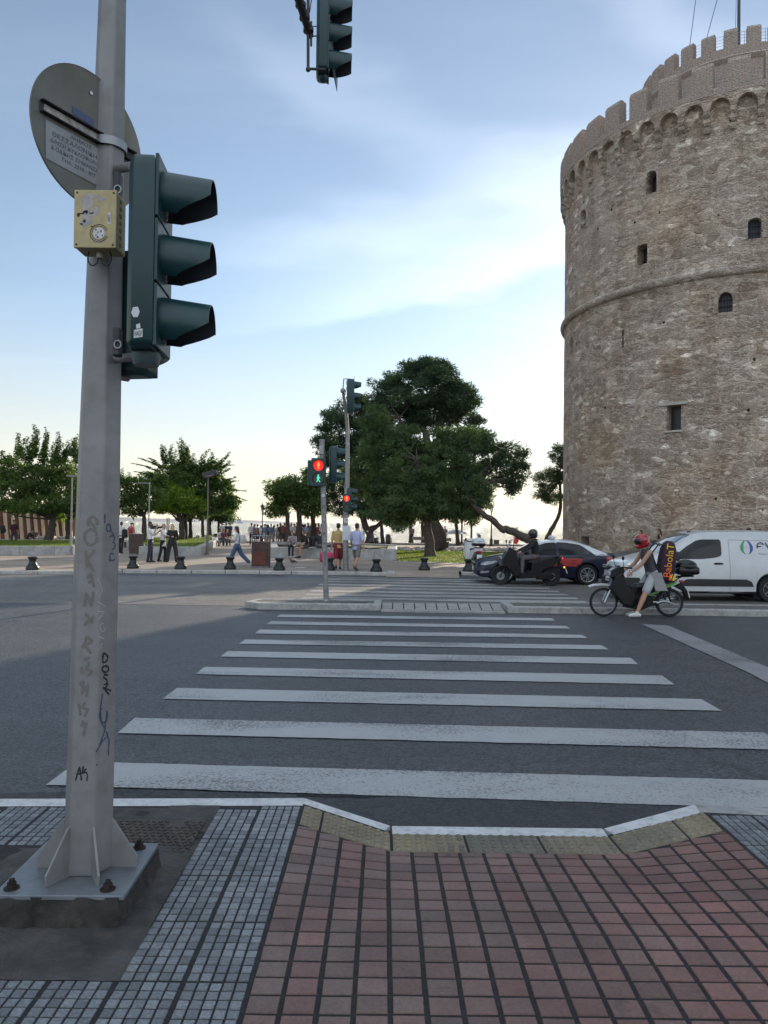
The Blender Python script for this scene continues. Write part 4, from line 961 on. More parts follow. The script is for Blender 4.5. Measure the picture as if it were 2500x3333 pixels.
def tree(name, label, cat, group, base, trunks, blobs, seed, m=None, bark=None, dens=26, size=.24, asp=.26, clump=.55, branches=9, shell=.5, droop=0.0, shoots=None, core=None):
    rs = np.random.RandomState(seed); t = thing(name, label, cat, base, 0, group); org = Vector(base)
    b = MB()
    for (pts, r0, r1) in trunks: limb(b, [Vector(p) - org for p in pts], r0, r1, rs)
    tops = [Vector(pts[-1]) for pts, _, _ in trunks]
    for k in range(branches):
        c, r = blobs[k % len(blobs)]; e = Vector(c) + Vector([rs.uniform(-.55, .55)*q for q in r])
        s_ = min(tops, key=lambda q: (q-e).length); mid = s_.lerp(e, .5) + Vector((0, 0, -.05*(e-s_).length)) + Vector(rs.normal(size=3))*.15
        limb(b, [s_ - org, mid - org, e - org], .09 if bark is M_BARKP else .07, .02, rs, 6)
    b.build('trunk', bark or M_BARK, t, smooth=60)
    P, Nn = crown_points(blobs, dens, rs, org, clump, shell)
    V = leaf_cloud(P, Nn, size, asp, rs, droop)
    if shoots:       # long upright shoots, leaves in pairs along them
        SV = []; sb = MB()
        for (p0, p1) in shoots:
            p0 = np.array(Vector(p0) - org); p1 = np.array(Vector(p1) - org); L_ = np.linalg.norm(p1-p0); bend = rs.normal(size=3)*.05*L_; m_ = max(5, int(L_/.085))
            path = [p0 + (p1-p0)*t_ + bend*math.sin(PI*t_) for t_ in np.linspace(0, 1, 5)]; sb.tube([Vector(q) for q in path], [.022, .018, .014, .01, .006], 4)
            for i in range(m_):
                t_ = i/m_; c = p0 + (p1-p0)*t_ + bend*math.sin(PI*t_)
                for q in range(4):
                    a = rs.uniform(0, 2*PI); ln = .42*(1 - .5*t_)*rs.uniform(.7, 1.2); o = np.array((math.cos(a), math.sin(a), .25)); tip = c + o*ln*.8 + np.array((0, 0, -ln*.45*rs.uniform(.2, 1.2)))
                    md = c + o*ln*.45 + np.array((0, 0, ln*.08)); w = np.array((-math.sin(a), math.cos(a), 0))*ln*.22
                    SV.append([c, md + w, tip, md - w])
        V = np.concatenate([V, np.array(SV)]); sb.build('twigs', bark or M_BARK, t)
    leaves_obj('crown', V, m or M_PINE, t); return t
PG = 'pine trees on the lawn by the tower'; MG = 'broad leaved trees of the promenade'
Z0 = .12
# the great pine behind
g1 = G(1435, 1793, Z0); d1 = g1.y
tree('pine_tree', 'tallest pine with very thick dark trunk and wide domed crown', 'tree', PG, g1,
     [([g1, D(1425, 1740, d1), D(1400, 1640, d1), D(1395, 1480, d1), D(1385, 1400, d1)], .62, .22), ([D(1398, 1520, d1), D(1440, 1440, d1+1), D(1470, 1360, d1)], .22, .12), ([D(1396, 1560, d1), D(1330, 1460, d1), D(1300, 1360, d1-1)], .2, .1)],
     [blob(1385, 1262, d1, 135, 95), blob(1275, 1290, d1+1, 78, 78), blob(1490, 1300, d1, 72, 68), blob(1395, 1345, d1+1, 100, 60), blob(1505, 1345, d1+2, 48, 38), blob(1240, 1360, d1, 50, 60), blob(1545, 1400, d1+1, 42, 40), blob(1330, 1370, d1+1, 60, 45), blob(1400, 1205, d1, 75, 36), blob(1585, 1590-140, d1+2, 10, 8)],
     21, dens=42, size=.30, asp=.24, clump=.62, branches=22, shell=.35, bark=M_BARK)
# pine on the left edge of the group
g2 = G(1200, 1778, Z0); d2 = g2.y
tree('pine_tree', 'spreading dark pine left of the tallest one, behind the traffic signal poles', 'tree', PG, g2,
     [([g2, D(1205, 1745, d2), D(1185, 1700, d2), D(1160, 1600, d2), D(1150, 1500, d2)], .42, .15), ([D(1205, 1725, d2), D(1250, 1690, d2), D(1270, 1600, d2)], .25, .1)],
     [blob(1110, 1420, d2, 92, 105), blob(1165, 1350, d2+1, 62, 62), blob(1190, 1450, d2, 85, 90), blob(1100, 1570, d2, 55, 65), blob(1200, 1600, d2+2, 85, 80), blob(1215, 1660, d2, 75, 32), blob(1180, 1315, d2, 42, 42), blob(1055, 1470, d2, 40, 50), blob(1120, 1655, d2, 48, 30)],
     22, dens=38, size=.32, asp=.24, clump=.68, branches=16, shell=.35, bark=M_BARK)
# front pine
g3 = G(1399, 1811, Z0); d3 = g3.y
tree('pine_tree', 'front pine with straight slim trunk and bushy crown lighter on top', 'tree', PG, g3,
     [([g3, D(1396, 1750, d3), D(1388, 1690, d3), D(1375, 1600, d3), D(1360, 1500, d3)], .33, .13), ([D(1388, 1690, d3), D(1440, 1600, d3), D(1480, 1480, d3)], .2, .08)],
     [blob(1470, 1500, d3, 82, 85), blob(1500, 1440, d3, 62, 50), blob(1440, 1430, d3, 45, 40), blob(1260, 1480, d3+1, 95, 90), blob(1230, 1400, d3+1, 58, 55), blob(1350, 1560, d3, 120, 75), blob(1480, 1600, d3, 100, 62), blob(1260, 1600, d3+1, 90, 62), blob(1380, 1640, d3, 150, 42), blob(1525, 1540, d3, 55, 62), blob(1556, 1610, d3-1.2, 46, 62), blob(1535, 1660, d3-.8, 40, 30), blob(1230, 1345, d3+2, 30, 26), blob(1180, 1560, d3+2, 60, 70), blob(1330, 1450, d3+2, 70, 70), blob(1400, 1500, d3+3, 60, 60), blob(1290, 1675, d3, 95, 30), blob(1460, 1668, d3, 90, 26), blob(1370, 1600, d3, 60, 60)],
     23, m=M_PINEB, dens=44, size=.25, asp=.22, clump=.52, branches=22, shell=.35, bark=M_BARKP)
# leaning pine whose crown hangs to the right
g4 = Vector((9.6, 41.0, Z0))
dl = g4.y
tree('leaning_pine_tree', 'pine leaning far to the left on a bare crooked trunk', 'tree', PG, g4,
     [([g4, D(1722, 1758, dl), D(1690, 1742, dl), D(1650, 1722, dl), D(1636, 1724, dl), D(1600, 1690, dl), D(1562, 1665, dl), D(1535, 1620, dl+.5), D(1545, 1560, dl+1)], .27, .12)],
     [blob(1600, 1480, dl+2, 62, 52), blob(1660, 1500, dl+2, 58, 50), blob(1690, 1540, dl+2, 34, 40), blob(1570, 1530, dl+2, 52, 45), blob(1640, 1555, dl+2, 48, 26), blob(1560, 1440, dl+2.5, 45, 45), blob(1665, 1590, dl+2, 26, 22), blob(1548, 1600, dl+1, 36, 48)],
     24, dens=30, size=.24, asp=.24, clump=.5, branches=12, shell=.35, bark=M_BARKP)
g5 = G(1772, 1778, Z0); d5 = g5.y
tree('pine_tree', 'slim curving pine half hidden by the left edge of the tower', 'tree', PG, g5,
     [([g5, D(1788, 1735, d5), D(1815, 1690, d5), D(1825, 1640, d5), D(1822, 1560, d5)], .24, .12)],
     [blob(1785, 1555, d5, 44, 36), blob(1770, 1600, d5, 36, 28), blob(1825, 1480, d5, 36, 34), blob(1830, 1530, d5, 40, 50), blob(1800, 1620, d5, 45, 18)],
     25, dens=26, size=.26, asp=.24, clump=.5, branches=8, shell=.3, bark=M_BARKP)
# thin pines nearer the water
for k, (px, py, top, lb, bl) in enumerate([(1338, 1768, 1650, 'thin straight pine nearer the water, behind the front pine and stalls', [(1335, 1650, 45, 28), (1320, 1700, 30, 20)]),
        (1378, 1768, 1660, 'thin dark pine trunk just right of the white stall boards', [(1380, 1640, 40, 30)]),
        (1490, 1776, 1680, 'thin leaning pine next to the pale beach umbrella', [(1500, 1668, 52, 30), (1470, 1650, 40, 30), (1530, 1690, 24, 20)]),
        (1247, 1778, 1700, 'slim pine trunk beside the two parked dark scooters', [(1245, 1650, 50, 28), (1292, 1708, 26, 18)])]):
    g = G(px, py, Z0); dd = g.y
    tree('pine_tree', lb, 'tree', PG, g, [([g, D(px - 3, (py+top)/2, dd), D(px - 6, top, dd)], .2, .12)], [blob(a, b_, dd, c, e) for a, b_, c, e in bl], 40 + k, dens=18, size=.3, asp=.24, clump=.5, branches=5, bark=M_BARK)
# small cluster further left
for k, (px, py, lb, bl, tt) in enumerate([(972, 1778, 'rounded broad leaved tree behind the crowd, right one of the pair', [(965, 1600, 55, 50), (930, 1640, 42, 38), (1010, 1600, 45, 48), (1000, 1650, 44, 30), (1030, 1560, 26, 26)], 1650),
        (935, 1778, 'low dark tree behind the crowd, left one of the pair', [(905, 1655, 36, 26), (912, 1600, 40, 36), (940, 1575, 42, 28)], 1670),
        (1018, 1776, 'slim tree behind the crowd nearest the signal posts', [(1025, 1600, 32, 40), (1050, 1640, 26, 34), (1010, 1545, 20, 22)], 1660)]):
    g = G(px, py, Z0); dd = g.y
    tree('waterfront_tree', lb, 'tree', 'trees on the waterfront behind the crowd', g, [([g, D(px + 2, (py+tt)/2, dd), D(px, tt, dd)], .28, .15)], [blob(a, b_, dd, c, e) for a, b_, c, e in bl], 50 + k, m=M_LEAF, dens=26, size=.30, asp=.35, clump=.58, branches=8, shell=.4)
# broad-leaved trees with upright shoots
def mul(name, label, px, py, trunk_top, blobs, shoots, seed, m=None, r0=.3, lean=0, dens=15, size=.26):
    g = G(px, py, Z0); dd = g.y
    rj = np.random.RandomState(seed); ex = []
    for (a, b_, c, e) in shoots:
        if abs(c-a) > abs(e-b_): continue
        for q in range(2): dx, dy = rj.uniform(-16, 16), rj.uniform(0, 16); ex.append((a + dx*.6, b_ + dy, c + dx, e + rj.uniform(12, 45)))
    shoots = list(shoots) + ex
    S = [(D(a, b_, dd + np.random.RandomState(seed+i).uniform(-1, 1)), D(c, e, dd)) for i, (a, b_, c, e) in enumerate(shoots)]
    return tree(name, label, 'tree', MG, g, [([g, D(px + lean*.5, (py+trunk_top)/2, dd), D(px + lean, trunk_top, dd)], r0, r0*.6)], [blob(a, b_, dd, c, e) for a, b_, c, e in blobs], seed, m=m or M_LEAF, dens=dens, size=size, asp=.40, clump=.55, branches=14, shell=.35, droop=.35, shoots=S)
mul('broad_leaved_tree', 'wide dark tree with upright leafy shoots at the far left edge', 156, 1778, 1690, [(60, 1590, 75, 48), (130, 1560, 80, 55), (200, 1580, 60, 60), (0, 1560, 60, 50), (-60, 1560, 70, 55), (130, 1640, 130, 34), (40, 1530, 60, 40), (170, 1520, 60, 36), (-30, 1640, 90, 26), (235, 1650, 40, 30)],
    [(55, 1480, 58, 1408), (70, 1490, 82, 1425), (100, 1480, 110, 1380), (112, 1480, 120, 1395), (140, 1480, 150, 1387), (135, 1500, 160, 1405), (175, 1490, 188, 1403), (185, 1500, 195, 1420), (215, 1480, 240, 1425), (235, 1480, 262, 1405), (15, 1500, 8, 1465), (30, 1510, 30, 1480), (-20, 1500, -30, 1450), (205, 1500, 225, 1430), (250, 1490, 275, 1425), (90, 1500, 92, 1420)], 61, lean=18, r0=.36)
mul('broad_leaved_tree', 'dark tree partly hidden behind the nearest grey pole', 222, 1772, 1690, [(230, 1600, 50, 60), (285, 1600, 60, 60), (260, 1545, 50, 40), (310, 1640, 50, 40)], [(250, 1500, 262, 1440), (280, 1500, 290, 1440)], 62, r0=.26)
mul('broad_leaved_tree', 'largest tree right of the grey pole with long shoots spreading like a fan', 600, 1772, 1660, [(560, 1560, 75, 48), (640, 1570, 85, 58), (700, 1610, 70, 52), (600, 1540, 55, 32), (500, 1570, 45, 40), (740, 1640, 40, 36), (660, 1650, 90, 30), (540, 1640, 60, 30), (680, 1540, 50, 34)],
    [(520, 1540, 425, 1508), (520, 1560, 435, 1535), (530, 1520, 450, 1490), (530, 1530, 482, 1490), (535, 1500, 525, 1443), (545, 1510, 535, 1450), (555, 1500, 560, 1443), (560, 1510, 572, 1460), (590, 1500, 588, 1423), (600, 1500, 595, 1430), (600, 1510, 617, 1446), (625, 1520, 632, 1474), (645, 1520, 660, 1480), (660, 1510, 685, 1460), (680, 1500, 690, 1470), (690, 1530, 750, 1470), (700, 1540, 745, 1480), (720, 1560, 770, 1550), (740, 1590, 805, 1598), (740, 1610, 806, 1632), (745, 1630, 780, 1660), (735, 1570, 775, 1565), (610, 1500, 600, 1440)], 63, r0=.34, dens=24)
mul('broad_leaved_tree', 'mid green tree just right of the grey pole, thinner pole lamp in front', 470, 1775, 1680, [(430, 1600, 50, 50), (480, 1620, 55, 45), (400, 1580, 40, 40), (420, 1650, 55, 28)], [(415, 1570, 420, 1535), (395, 1560, 400, 1520), (440, 1560, 445, 1560)], 64, r0=.24)
mul('young_tree', 'fresh yellow green tree in front of the darker trees in the middle planter', 592, 1774, 1700, [(600, 1620, 52, 32), (640, 1645, 38, 26), (560, 1600, 34, 32), (575, 1640, 62, 24), (540, 1650, 40, 20)], [(570, 1590, 575, 1578), (640, 1630, 665, 1638)], 65, m=M_LEAFB, r0=.32, dens=26, size=.22)
mul('broad_leaved_tree', 'tree with two slim stems behind the fresh green one', 620, 1768, 1700, [(630, 1650, 45, 28), (600, 1655, 50, 26)], [], 66, r0=.22)
mul('broad_leaved_tree', 'tree behind the floodlight post with dark stem by the small bin', 684, 1752, 1690, [(690, 1660, 50, 34), (730, 1670, 36, 28)], [(740, 1650, 770, 1650)], 67, r0=.26, lean=-2)
mul('broad_leaved_tree', 'far tree nearest the walking woman, lowest of the planter row', 712, 1752, 1700, [(720, 1665, 45, 30), (750, 1690, 22, 14)], [], 68, r0=.2)
mul('broad_leaved_tree', 'dark stem tree in the middle of the planter, left of the floodlight', 660, 1762, 1690, [(650, 1665, 50, 28)], [], 69, r0=.2)
# hedge of shrubs beyond the brown wall
tree('shrub_row', 'sunlit shrubs and tree tops beyond the brown panel wall', 'shrubs', None, D(60, 1700, 62), [([D(40, 1700, 62), D(40, 1670, 62)], .1, .06)], [blob(x, 1672, 62, 26, 22) for x in range(-60, 260, 34)], 70, m=M_LEAFB, dens=14, size=.28, asp=.4, clump=.5, branches=4)
# bare twiggy shrub right of the two walkers
rs = np.random.RandomState(5); g = G(1182, 1790, Z0); t = thing('bare_shrub', 'bare twiggy shrub right of the two walking men', 'shrub', g); b = MB()
for k in range(16):
    a = rs.uniform(-.5, .5); h = rs.uniform(.9, 2.3); limb(b, [(0, 0, 0), (a*.4, rs.uniform(-.2, .2), h*.5), (a*1.1 + rs.uniform(-.15, .15), rs.uniform(-.3, .3), h)], .025, .006, rs, 5)
b.build('stems', M_BARK, t)
# ------------------------------------------------------------------ nearest signal pole
M_POLE = mat('dull grey painted steel', (.215, .213, .215), .5, .15, var=.14, vs=4, bump=.08, bs=60, dirt=.28)
M_GREEN = mat('dark green signal housing', (.006, .037, .042), .40, var=.18, vs=5, bump=.05, bs=50, dirt=.06)
M_GREENI = mat('matt black visor inside', (.008, .012, .018), .7, var=0)
M_GALV = mat('galvanised bracket', (.30, .31, .32), .45, .6, var=.2, vs=9)
M_DKST = mat('dark weathered steel', (.05, .05, .055), .55, .5, var=.3, vs=9)
M_RUST = mat('rusty bolt', (.030, .022, .018), .8, .4, var=.4, vs=30, bump=.6, bs=60)
M_INK = mat('black marker ink', (.012, .012, .016), .5, var=0); M_INKB = mat('blue spray ink', (.035, .055, .12), .6, var=0); M_INKF = mat('faded grey brown spray', (.15, .135, .125), .7, var=0); M_INKW = mat('chalky white scrawl', (.38, .42, .45), .7, var=0)
M_WHITE = mat('white sticker', (.55, .56, .57), .6, var=.1, vs=20); M_GLASSD = mat('dark signal lens', (.02, .02, .022), .15, var=0)
PB = Vector((-1.43, 3.61, .12)); PTOP = .25                                   # foot, top of base plate
def axis_at(z):
    a = Vector((G(289, 2712, PB.z).x, 0, 0)); x0, x1 = D(287, 2760, 3.61).x, D(366, 0, 3.61).x; z0, z1 = D(287, 2760, 3.61).z, D(366, 0, 3.61).z
    return Vector((x0 + (x1-x0)*(z-z0)/(z1-z0), 3.61, z))
def pole_r(z): return .116 if z < .3 else (.116 - (z-.3)*.0060 if z < 1.9 else max(.05, .1065 - (z-1.9)*.0150))
pole = thing('signal_mast', 'tall grey six-sided signal mast on bolted base plate, covered in graffiti, nearest the camera', 'signal mast', (PB.x, PB.y, PB.z))
def loc(v): return Vector(v) - Vector((PB.x, PB.y, PB.z))
def hexring(z, r): c = axis_at(z); return [c + Vector((math.cos(R(2.6+60*k))*r, math.sin(R(2.6+60*k))*r, 0)) for k in range(6)]
b = MB(); zs = [PTOP] + [.3 + .25*k for k in range(31)]; b.ring([[loc(p) for p in hexring(z, pole_r(z))] for z in zs])
o = b.build('shaft', M_POLE, pole); bv = o.modifiers.new('bevel', 'BEVEL'); bv.width = .012; bv.segments = 3; bv.limit_method = 'ANGLE'; bv.angle_limit = R(40); 
for p in o.data.polygons: p.use_smooth = True
# base plate, gussets, bolts, concrete foot
M_PLATE = mat('galvanised base plate', (.17, .19, .21), .5, .35, var=.2, vs=5, bump=.1, bs=40, dirt=.3)
cx, cy = -1.43, 3.61; pc = Vector((cx, cy, 0)); A_ = axis_at(PTOP)
b = MB(); b.rbox(loc((cx + .012, cy, PTOP - .009)), (.578, .55, .022), .004, (0, 0, R(1))); b.build('base_plate', M_PLATE, pole)
for k in range(6):
    a = R(2.6 + 60*k); u = Vector((math.cos(a), math.sin(a), 0)); w = Vector((-u.y, u.x, 0)); r0 = pole_r(.3)*.98; q0 = loc(axis_at(PTOP)); b = MB()
    prof = [(r0*.96, 0), (.232, 0), (.236, .05), (r0 + .006, .225), (r0*.96, .23)]
    b.ring([[q0 + u*x + w*s_ + Vector((0, 0, z + .002)) for x, z in prof] for s_ in (-.0055, .0055)]); b.build('gusset', M_POLE, pole, bevel=.0015)
for sx, sy in ((-1, -1), (1, -1), (1, 1), (-1, 1)):
    b = MB(); c = loc((cx + sx*.215, cy + sy*.215, PTOP + .002)); b.cyl(c, c + Vector((0, 0, .004)), .034, n=20); b.cyl(c, c + Vector((0, 0, .026)), .023, .022, n=6); b.cyl(c + Vector((0, 0, .02)), c + Vector((0, 0, .042)), .0125, n=10); b.build('bolt', M_RUST, pole)
b = MB(); n = 26; rings = []
for (sz, grow) in ((.118, .012), (.16, .004), (.215, -.004), (.243, -.012)):
    rr = []
    for k in range(n*4):
        s_ = k // n; t = (k % n)/n; cs = [(-1, -1), (1, -1), (1, 1), (-1, 1)]; p0, p1 = cs[s_], cs[(s_+1) % 4]
        x = cx + (p0[0] + (p1[0]-p0[0])*t)*(.29 + grow); y = cy + (p0[1] + (p1[1]-p0[1])*t)*(.285 + grow)
        nn = .022*mnoise.noise(Vector((x*17, y*17, sz*14))); d = Vector((x-cx, y-cy, 0)).normalized()*nn; rr.append(loc((x + d.x, y + d.y, sz - .0 + nn*.2)))
    rings.append(rr)
b.ring(rings); b.build('concrete_foot', mat('dark crumbling concrete', (.028, .026, .025), .95, var=.5, vs=7, bump=1.0, bs=30, dirt=.4), pole, smooth=50)
# graffiti, lying on the faces of the shaft
def face(k, z=1.5):
    q0 = hexring(.5, pole_r(.5)); q1 = hexring(3.0, pole_r(3.0)); j = (k+1) % 6
    n_ = (q0[j]-q0[k]).cross(q1[k]-q0[k]).normalized(); c = axis_at(.5); 
    if (q0[k]-c).dot(n_) < 0: n_ = -n_
    return q0[k], n_
FL, FR = face(4), face(5)     # left and right visible faces
def scrawl(strokes, fc, m, rad=.003, name='graffiti', upper=False):
    """strokes in photo display units, painted on a face as thin flat bands"""
    p, n_ = fc
    if upper:
        q0 = hexring(2.2, pole_r(2.2)); q1 = hexring(4.0, pole_r(4.0)); k = 4 if fc is FL else 5; j = k + 1 if k < 5 else 0; n_ = (q0[j]-q0[k]).cross(q1[k]-q0[k]).normalized(); p = q0[k]
        if (q0[k]-axis_at(2.2)).dot(n_) < 0: n_ = -n_
    b = MB()
    kf_ = 4 if fc is FL else 5
    def hit(x, y):
        z = 1.5
        for _ in range(5):
            h = hexring(z, pole_r(z)); k1 = (kf_+1) % 6; mid = (h[kf_]+h[k1])/2; h2 = hexring(z+.05, pole_r(z+.05)); nn = (h[k1]-h[kf_]).cross((h2[kf_]+h2[k1])/2 - mid).normalized()
            if (mid - axis_at(z)).dot(nn) < 0: nn = -nn
            q = on_plane(x*1.507, y*1.507, mid + nn*.0016, nn); z = q.z
        return q
    for s_ in strokes:
        fine = []
        for a_, b_ in zip(s_, s_[1:]):
            m2 = max(1, int(math.hypot(b_[0]-a_[0], b_[1]-a_[1])/6)); fine += [(a_[0]+(b_[0]-a_[0])*i/m2, a_[1]+(b_[1]-a_[1])*i/m2) for i in range(m2)]
        fine.append(s_[-1]); pts = [hit(x, y) for x, y in fine]; L_, R_ = [], []
        for i, q in enumerate(pts):
            t = (pts[min(i+1, len(pts)-1)] - pts[max(i-1, 0)]).normalized(); w = t.cross(n_)*rad*(1 + .25*math.sin(i*2.1)); L_.append(loc(q + w)); R_.append(loc(q - w))
        m_ = len(pts); b.add(L_ + R_, [[i, i+1, m_+i+1, m_+i] for i in range(m_-1)])
    return b.build(name, m, pole)
def arcp(cx_, cy_, rx, ry, a0, a1, n=9): return [(cx_ + rx*math.cos(R(a0 + (a1-a0)*i/n)), cy_ + ry*math.sin(R(a0 + (a1-a0)*i/n))) for i in range(n+1)]
scrawl([[(223, 1411), (222, 1432)], arcp(223, 1421, 10, 10, -90, 90), arcp(228, 1445, 7, 7, 0, 360, 12), [(234, 1458), (226, 1457), (224, 1463), (231, 1468), (232, 1476), (224, 1479)], [(223, 1484), (236, 1500)], [(234, 1476), (228, 1486), (240, 1492)]], FR, M_INK, .0045)
scrawl([[(163, 1686), (172, 1655), (176, 1686)], [(164, 1673), (180, 1669)], [(180, 1655), (178, 1672), (186, 1660)], [(179, 1670), (187, 1668), (189, 1676), (187, 1687)]], FL, M_INK, .0032)
scrawl([[(222, 1498), (217, 1530), (219, 1560), (228, 1575)], arcp(224, 1545, 9, 16, -40, 250, 10), [(232, 1535), (226, 1580), (215, 1610)], [(208, 1625), (222, 1600), (233, 1590)], [(230, 1580), (236, 1600), (234, 1632)], [(210, 1650), (209, 1654)]], FR, M_INKB, .0032)
scrawl([[(227, 1110), (227, 1130)], arcp(235, 1140, 5, 8, 0, 330, 9), [(236, 1130), (243, 1152), (247, 1156)], arcp(243, 1163, 5, 6, -150, 60, 7), arcp(244, 1178, 5, 8, -90, 110, 7), [(237, 1205), (238, 1212)], arcp(243, 1203, 6, 8, 30, 300, 9)], FR, M_INKB, .0030)
scrawl([[(212, 1250), (221, 1275), (214, 1290)], [(212, 1300), (228, 1310)], [(210, 1320), (226, 1322), (213, 1338)], arcp(222, 1355, 6, 9, 0, 300, 8), [(213, 1375), (226, 1380)], [(222, 1390), (216, 1395), (219, 1400)]], FR, M_INKW, .0016)
scrawl([arcp(200, 1130, 10, 14, 150, 380, 8), [(190, 1120), (207, 1143)], arcp(196, 1160, 14, 17, 0, 350, 12), [(185, 1190), (188, 1225)], [(205, 1188), (189, 1206), (202, 1235)], [(188, 1250), (196, 1238), (203, 1268)], [(190, 1258), (202, 1254)], [(182, 1310), (186, 1280), (197, 1308), (202, 1278)], [(184, 1325), (200, 1345)], [(181, 1350), (203, 1332)],
        [(178, 1400), (188, 1374)], [(188, 1374), (199, 1385), (184, 1395), (197, 1412)], [(180, 1425), (194, 1420)], [(176, 1440), (178, 1455)], [(192, 1430), (186, 1446), (198, 1450), (190, 1460)], [(172, 1480), (180, 1470), (176, 1500), (190, 1478), (186, 1506)], [(170, 1520), (174, 1545)], [(184, 1516), (178, 1530), (190, 1532), (182, 1548)], [(176, 1570), (180, 1556)], [(186, 1560), (180, 1590)]], FL, M_INKF, .0062)
b = MB(); p, n_ = FL; q = [on_plane(x*1.507, y*1.507, p + n_*.0012, n_) for x, y in ((180, 1095), (184, 1095), (187, 1160), (180, 1160))]; b.add([loc(v) for v in q], [(0, 1, 2, 3)]); b.build('torn_sticker', M_WHITE, pole)
# yellow junction box
M_YEL = mat('scuffed cream yellow box', (.44, .36, .19), .6, var=.16, vs=7, bump=.1, bs=40, dirt=.22)
def wp(px, py, dep): return D(px, py, dep)
YB = 3.36; bx0, bx1 = D(242, 700, YB).x, D(378, 700, YB).x; bz1, bz0 = D(300, 619, YB).z, D(300, 805, YB).z
jb = thing('junction_box', 'cream yellow junction box with torn stickers, strapped to the nearest mast', 'junction box', ((bx0+bx1)/2, YB, bz0))
w_, h_, dp = bx1-bx0, bz1-bz0, .115
b = MB(); b.rbox((0, dp/2 + .012, h_/2), (w_, dp, h_), .006, (0, 0, 0)); b.build('box', M_YEL, jb)
b = MB(); b.rbox((0, .007, h_/2), (w_ + .004, .016, h_ + .004), .004); b.build('lid', M_YEL, jb)
for sx in (-1, 1):
    for sz in (0, 1): b = MB(); b.cyl((sx*(w_/2-.012), -.003, .012 + sz*(h_-.024)), (sx*(w_/2-.012), .002, .012 + sz*(h_-.024)), .005, n=8); b.build('screw', M_DKST, jb)
b = MB()
for k in range(7): b.cyl((w_/2 + .001, .055, .03 + k*(h_-.06)/6), (w_/2 + .0032, .055, .03 + k*(h_-.06)/6), .011, n=12)
b.build('knockouts', mat('dull yellow plug', (.16, .145, .09), .7), jb)  # plugs in a darker yellow than the box
b = MB(); c = Vector((-.0 + w_*.1, -.0022, h_*.245)); b.add([c + Vector((.026*math.cos(a), 0, .026*math.sin(a))) for a in [2*PI*k/20 for k in range(20)]], [list(range(20))]); b.build('round_sticker', M_WHITE, jb)
b = MB()
for r_, w2 in ((.031, .0022), (.038, .003)):
    a0 = [R(20 + 320*k/28) for k in range(29)]; b.add([c + Vector((r_*math.cos(a), -.0004, r_*math.sin(a))) for a in a0] + [c + Vector(((r_+w2)*math.cos(a), -.0004, (r_+w2)*math.sin(a))) for a in a0], [[i, i+1, 30+i, 29+i] for i in range(28)])
for k in range(9): x, z = random.uniform(-.017, .017), random.uniform(-.018, .016); b.add([c + Vector((x + .004*random.uniform(.4, 1)*math.cos(a), -.0006, z + .006*random.uniform(.4, 1)*math.sin(a))) for a in [2*PI*q/6 for q in range(6)]], [list(range(6))])
b.build('sticker_print', M_INK, jb)
def rag_patch(c, rx, rz, seed, y): 
    r_ = np.random.RandomState(seed); return [Vector(c) + Vector((rx*r_.uniform(.55, 1.15)*math.cos(2*PI*k/14), y, rz*r_.uniform(.55, 1.15)*math.sin(2*PI*k/14))) for k in range(14)]
b = MB()
for i, (x, z, rx, rz) in enumerate([(-.2, .78, .2, .16), (-.18, .55, .20, .20), (0, .62, .12, .14), (-.25, .42, .12, .10), (.12, .85, .12, .07), (.1, .10, .2, .02), (-.1, .9, .2, .05)]): b.add(rag_patch((x*w_, 0, z*h_), rx*w_, rz*h_*.8, i, -.0016 - i*.00006), [list(range(14))]); b.build('torn_paper', mat('torn grey paper', (.36, .34, .33), .8, var=.3, vs=25), jb); b = MB()
b = MB()
for i in range(13): b.add(rag_patch(((random.uniform(-.42, -.05))*w_, 0, random.uniform(.36, .66)*h_), .006*random.uniform(.5, 2), .006*random.uniform(.5, 1.6), 50+i, -.0022), [list(range(14))])
b.build('paper_scraps', M_INK, jb)
b = MB(); b.add([Vector((w_*x, -.0018, h_*z)) for x, z in ((.29, .42), (.37, .40), (.37, .62), (.30, .60))], [(0, 1, 2, 3)]); b.build('strip_sticker', M_WHITE, jb)
writing('UNEOT', .034, .010, M_INK, jb, (w_*.33, -.0024, h_*.51), Matrix.Rotation(R(90), 3, 'X') @ Matrix.Rotation(R(90), 3, 'Z'), .0004)
b = MB(); b.cyl((0, .06, -.028), (0, .06, .004), .014, n=12); b.build('cable_gland', mat('grey plastic', (.35, .34, .3), .5), jb)
b = MB()
for s_ in (-1, 1): b.tube([Vector((s_*.006, .06, -.025)) + Vector((s_*.024*(1 - math.cos(R(a))), 0, -.034*math.sin(R(a))*1.1)) for a in range(0, 300, 20)], .0035, 6)
b.build('cable_loop', M_INK, jb)
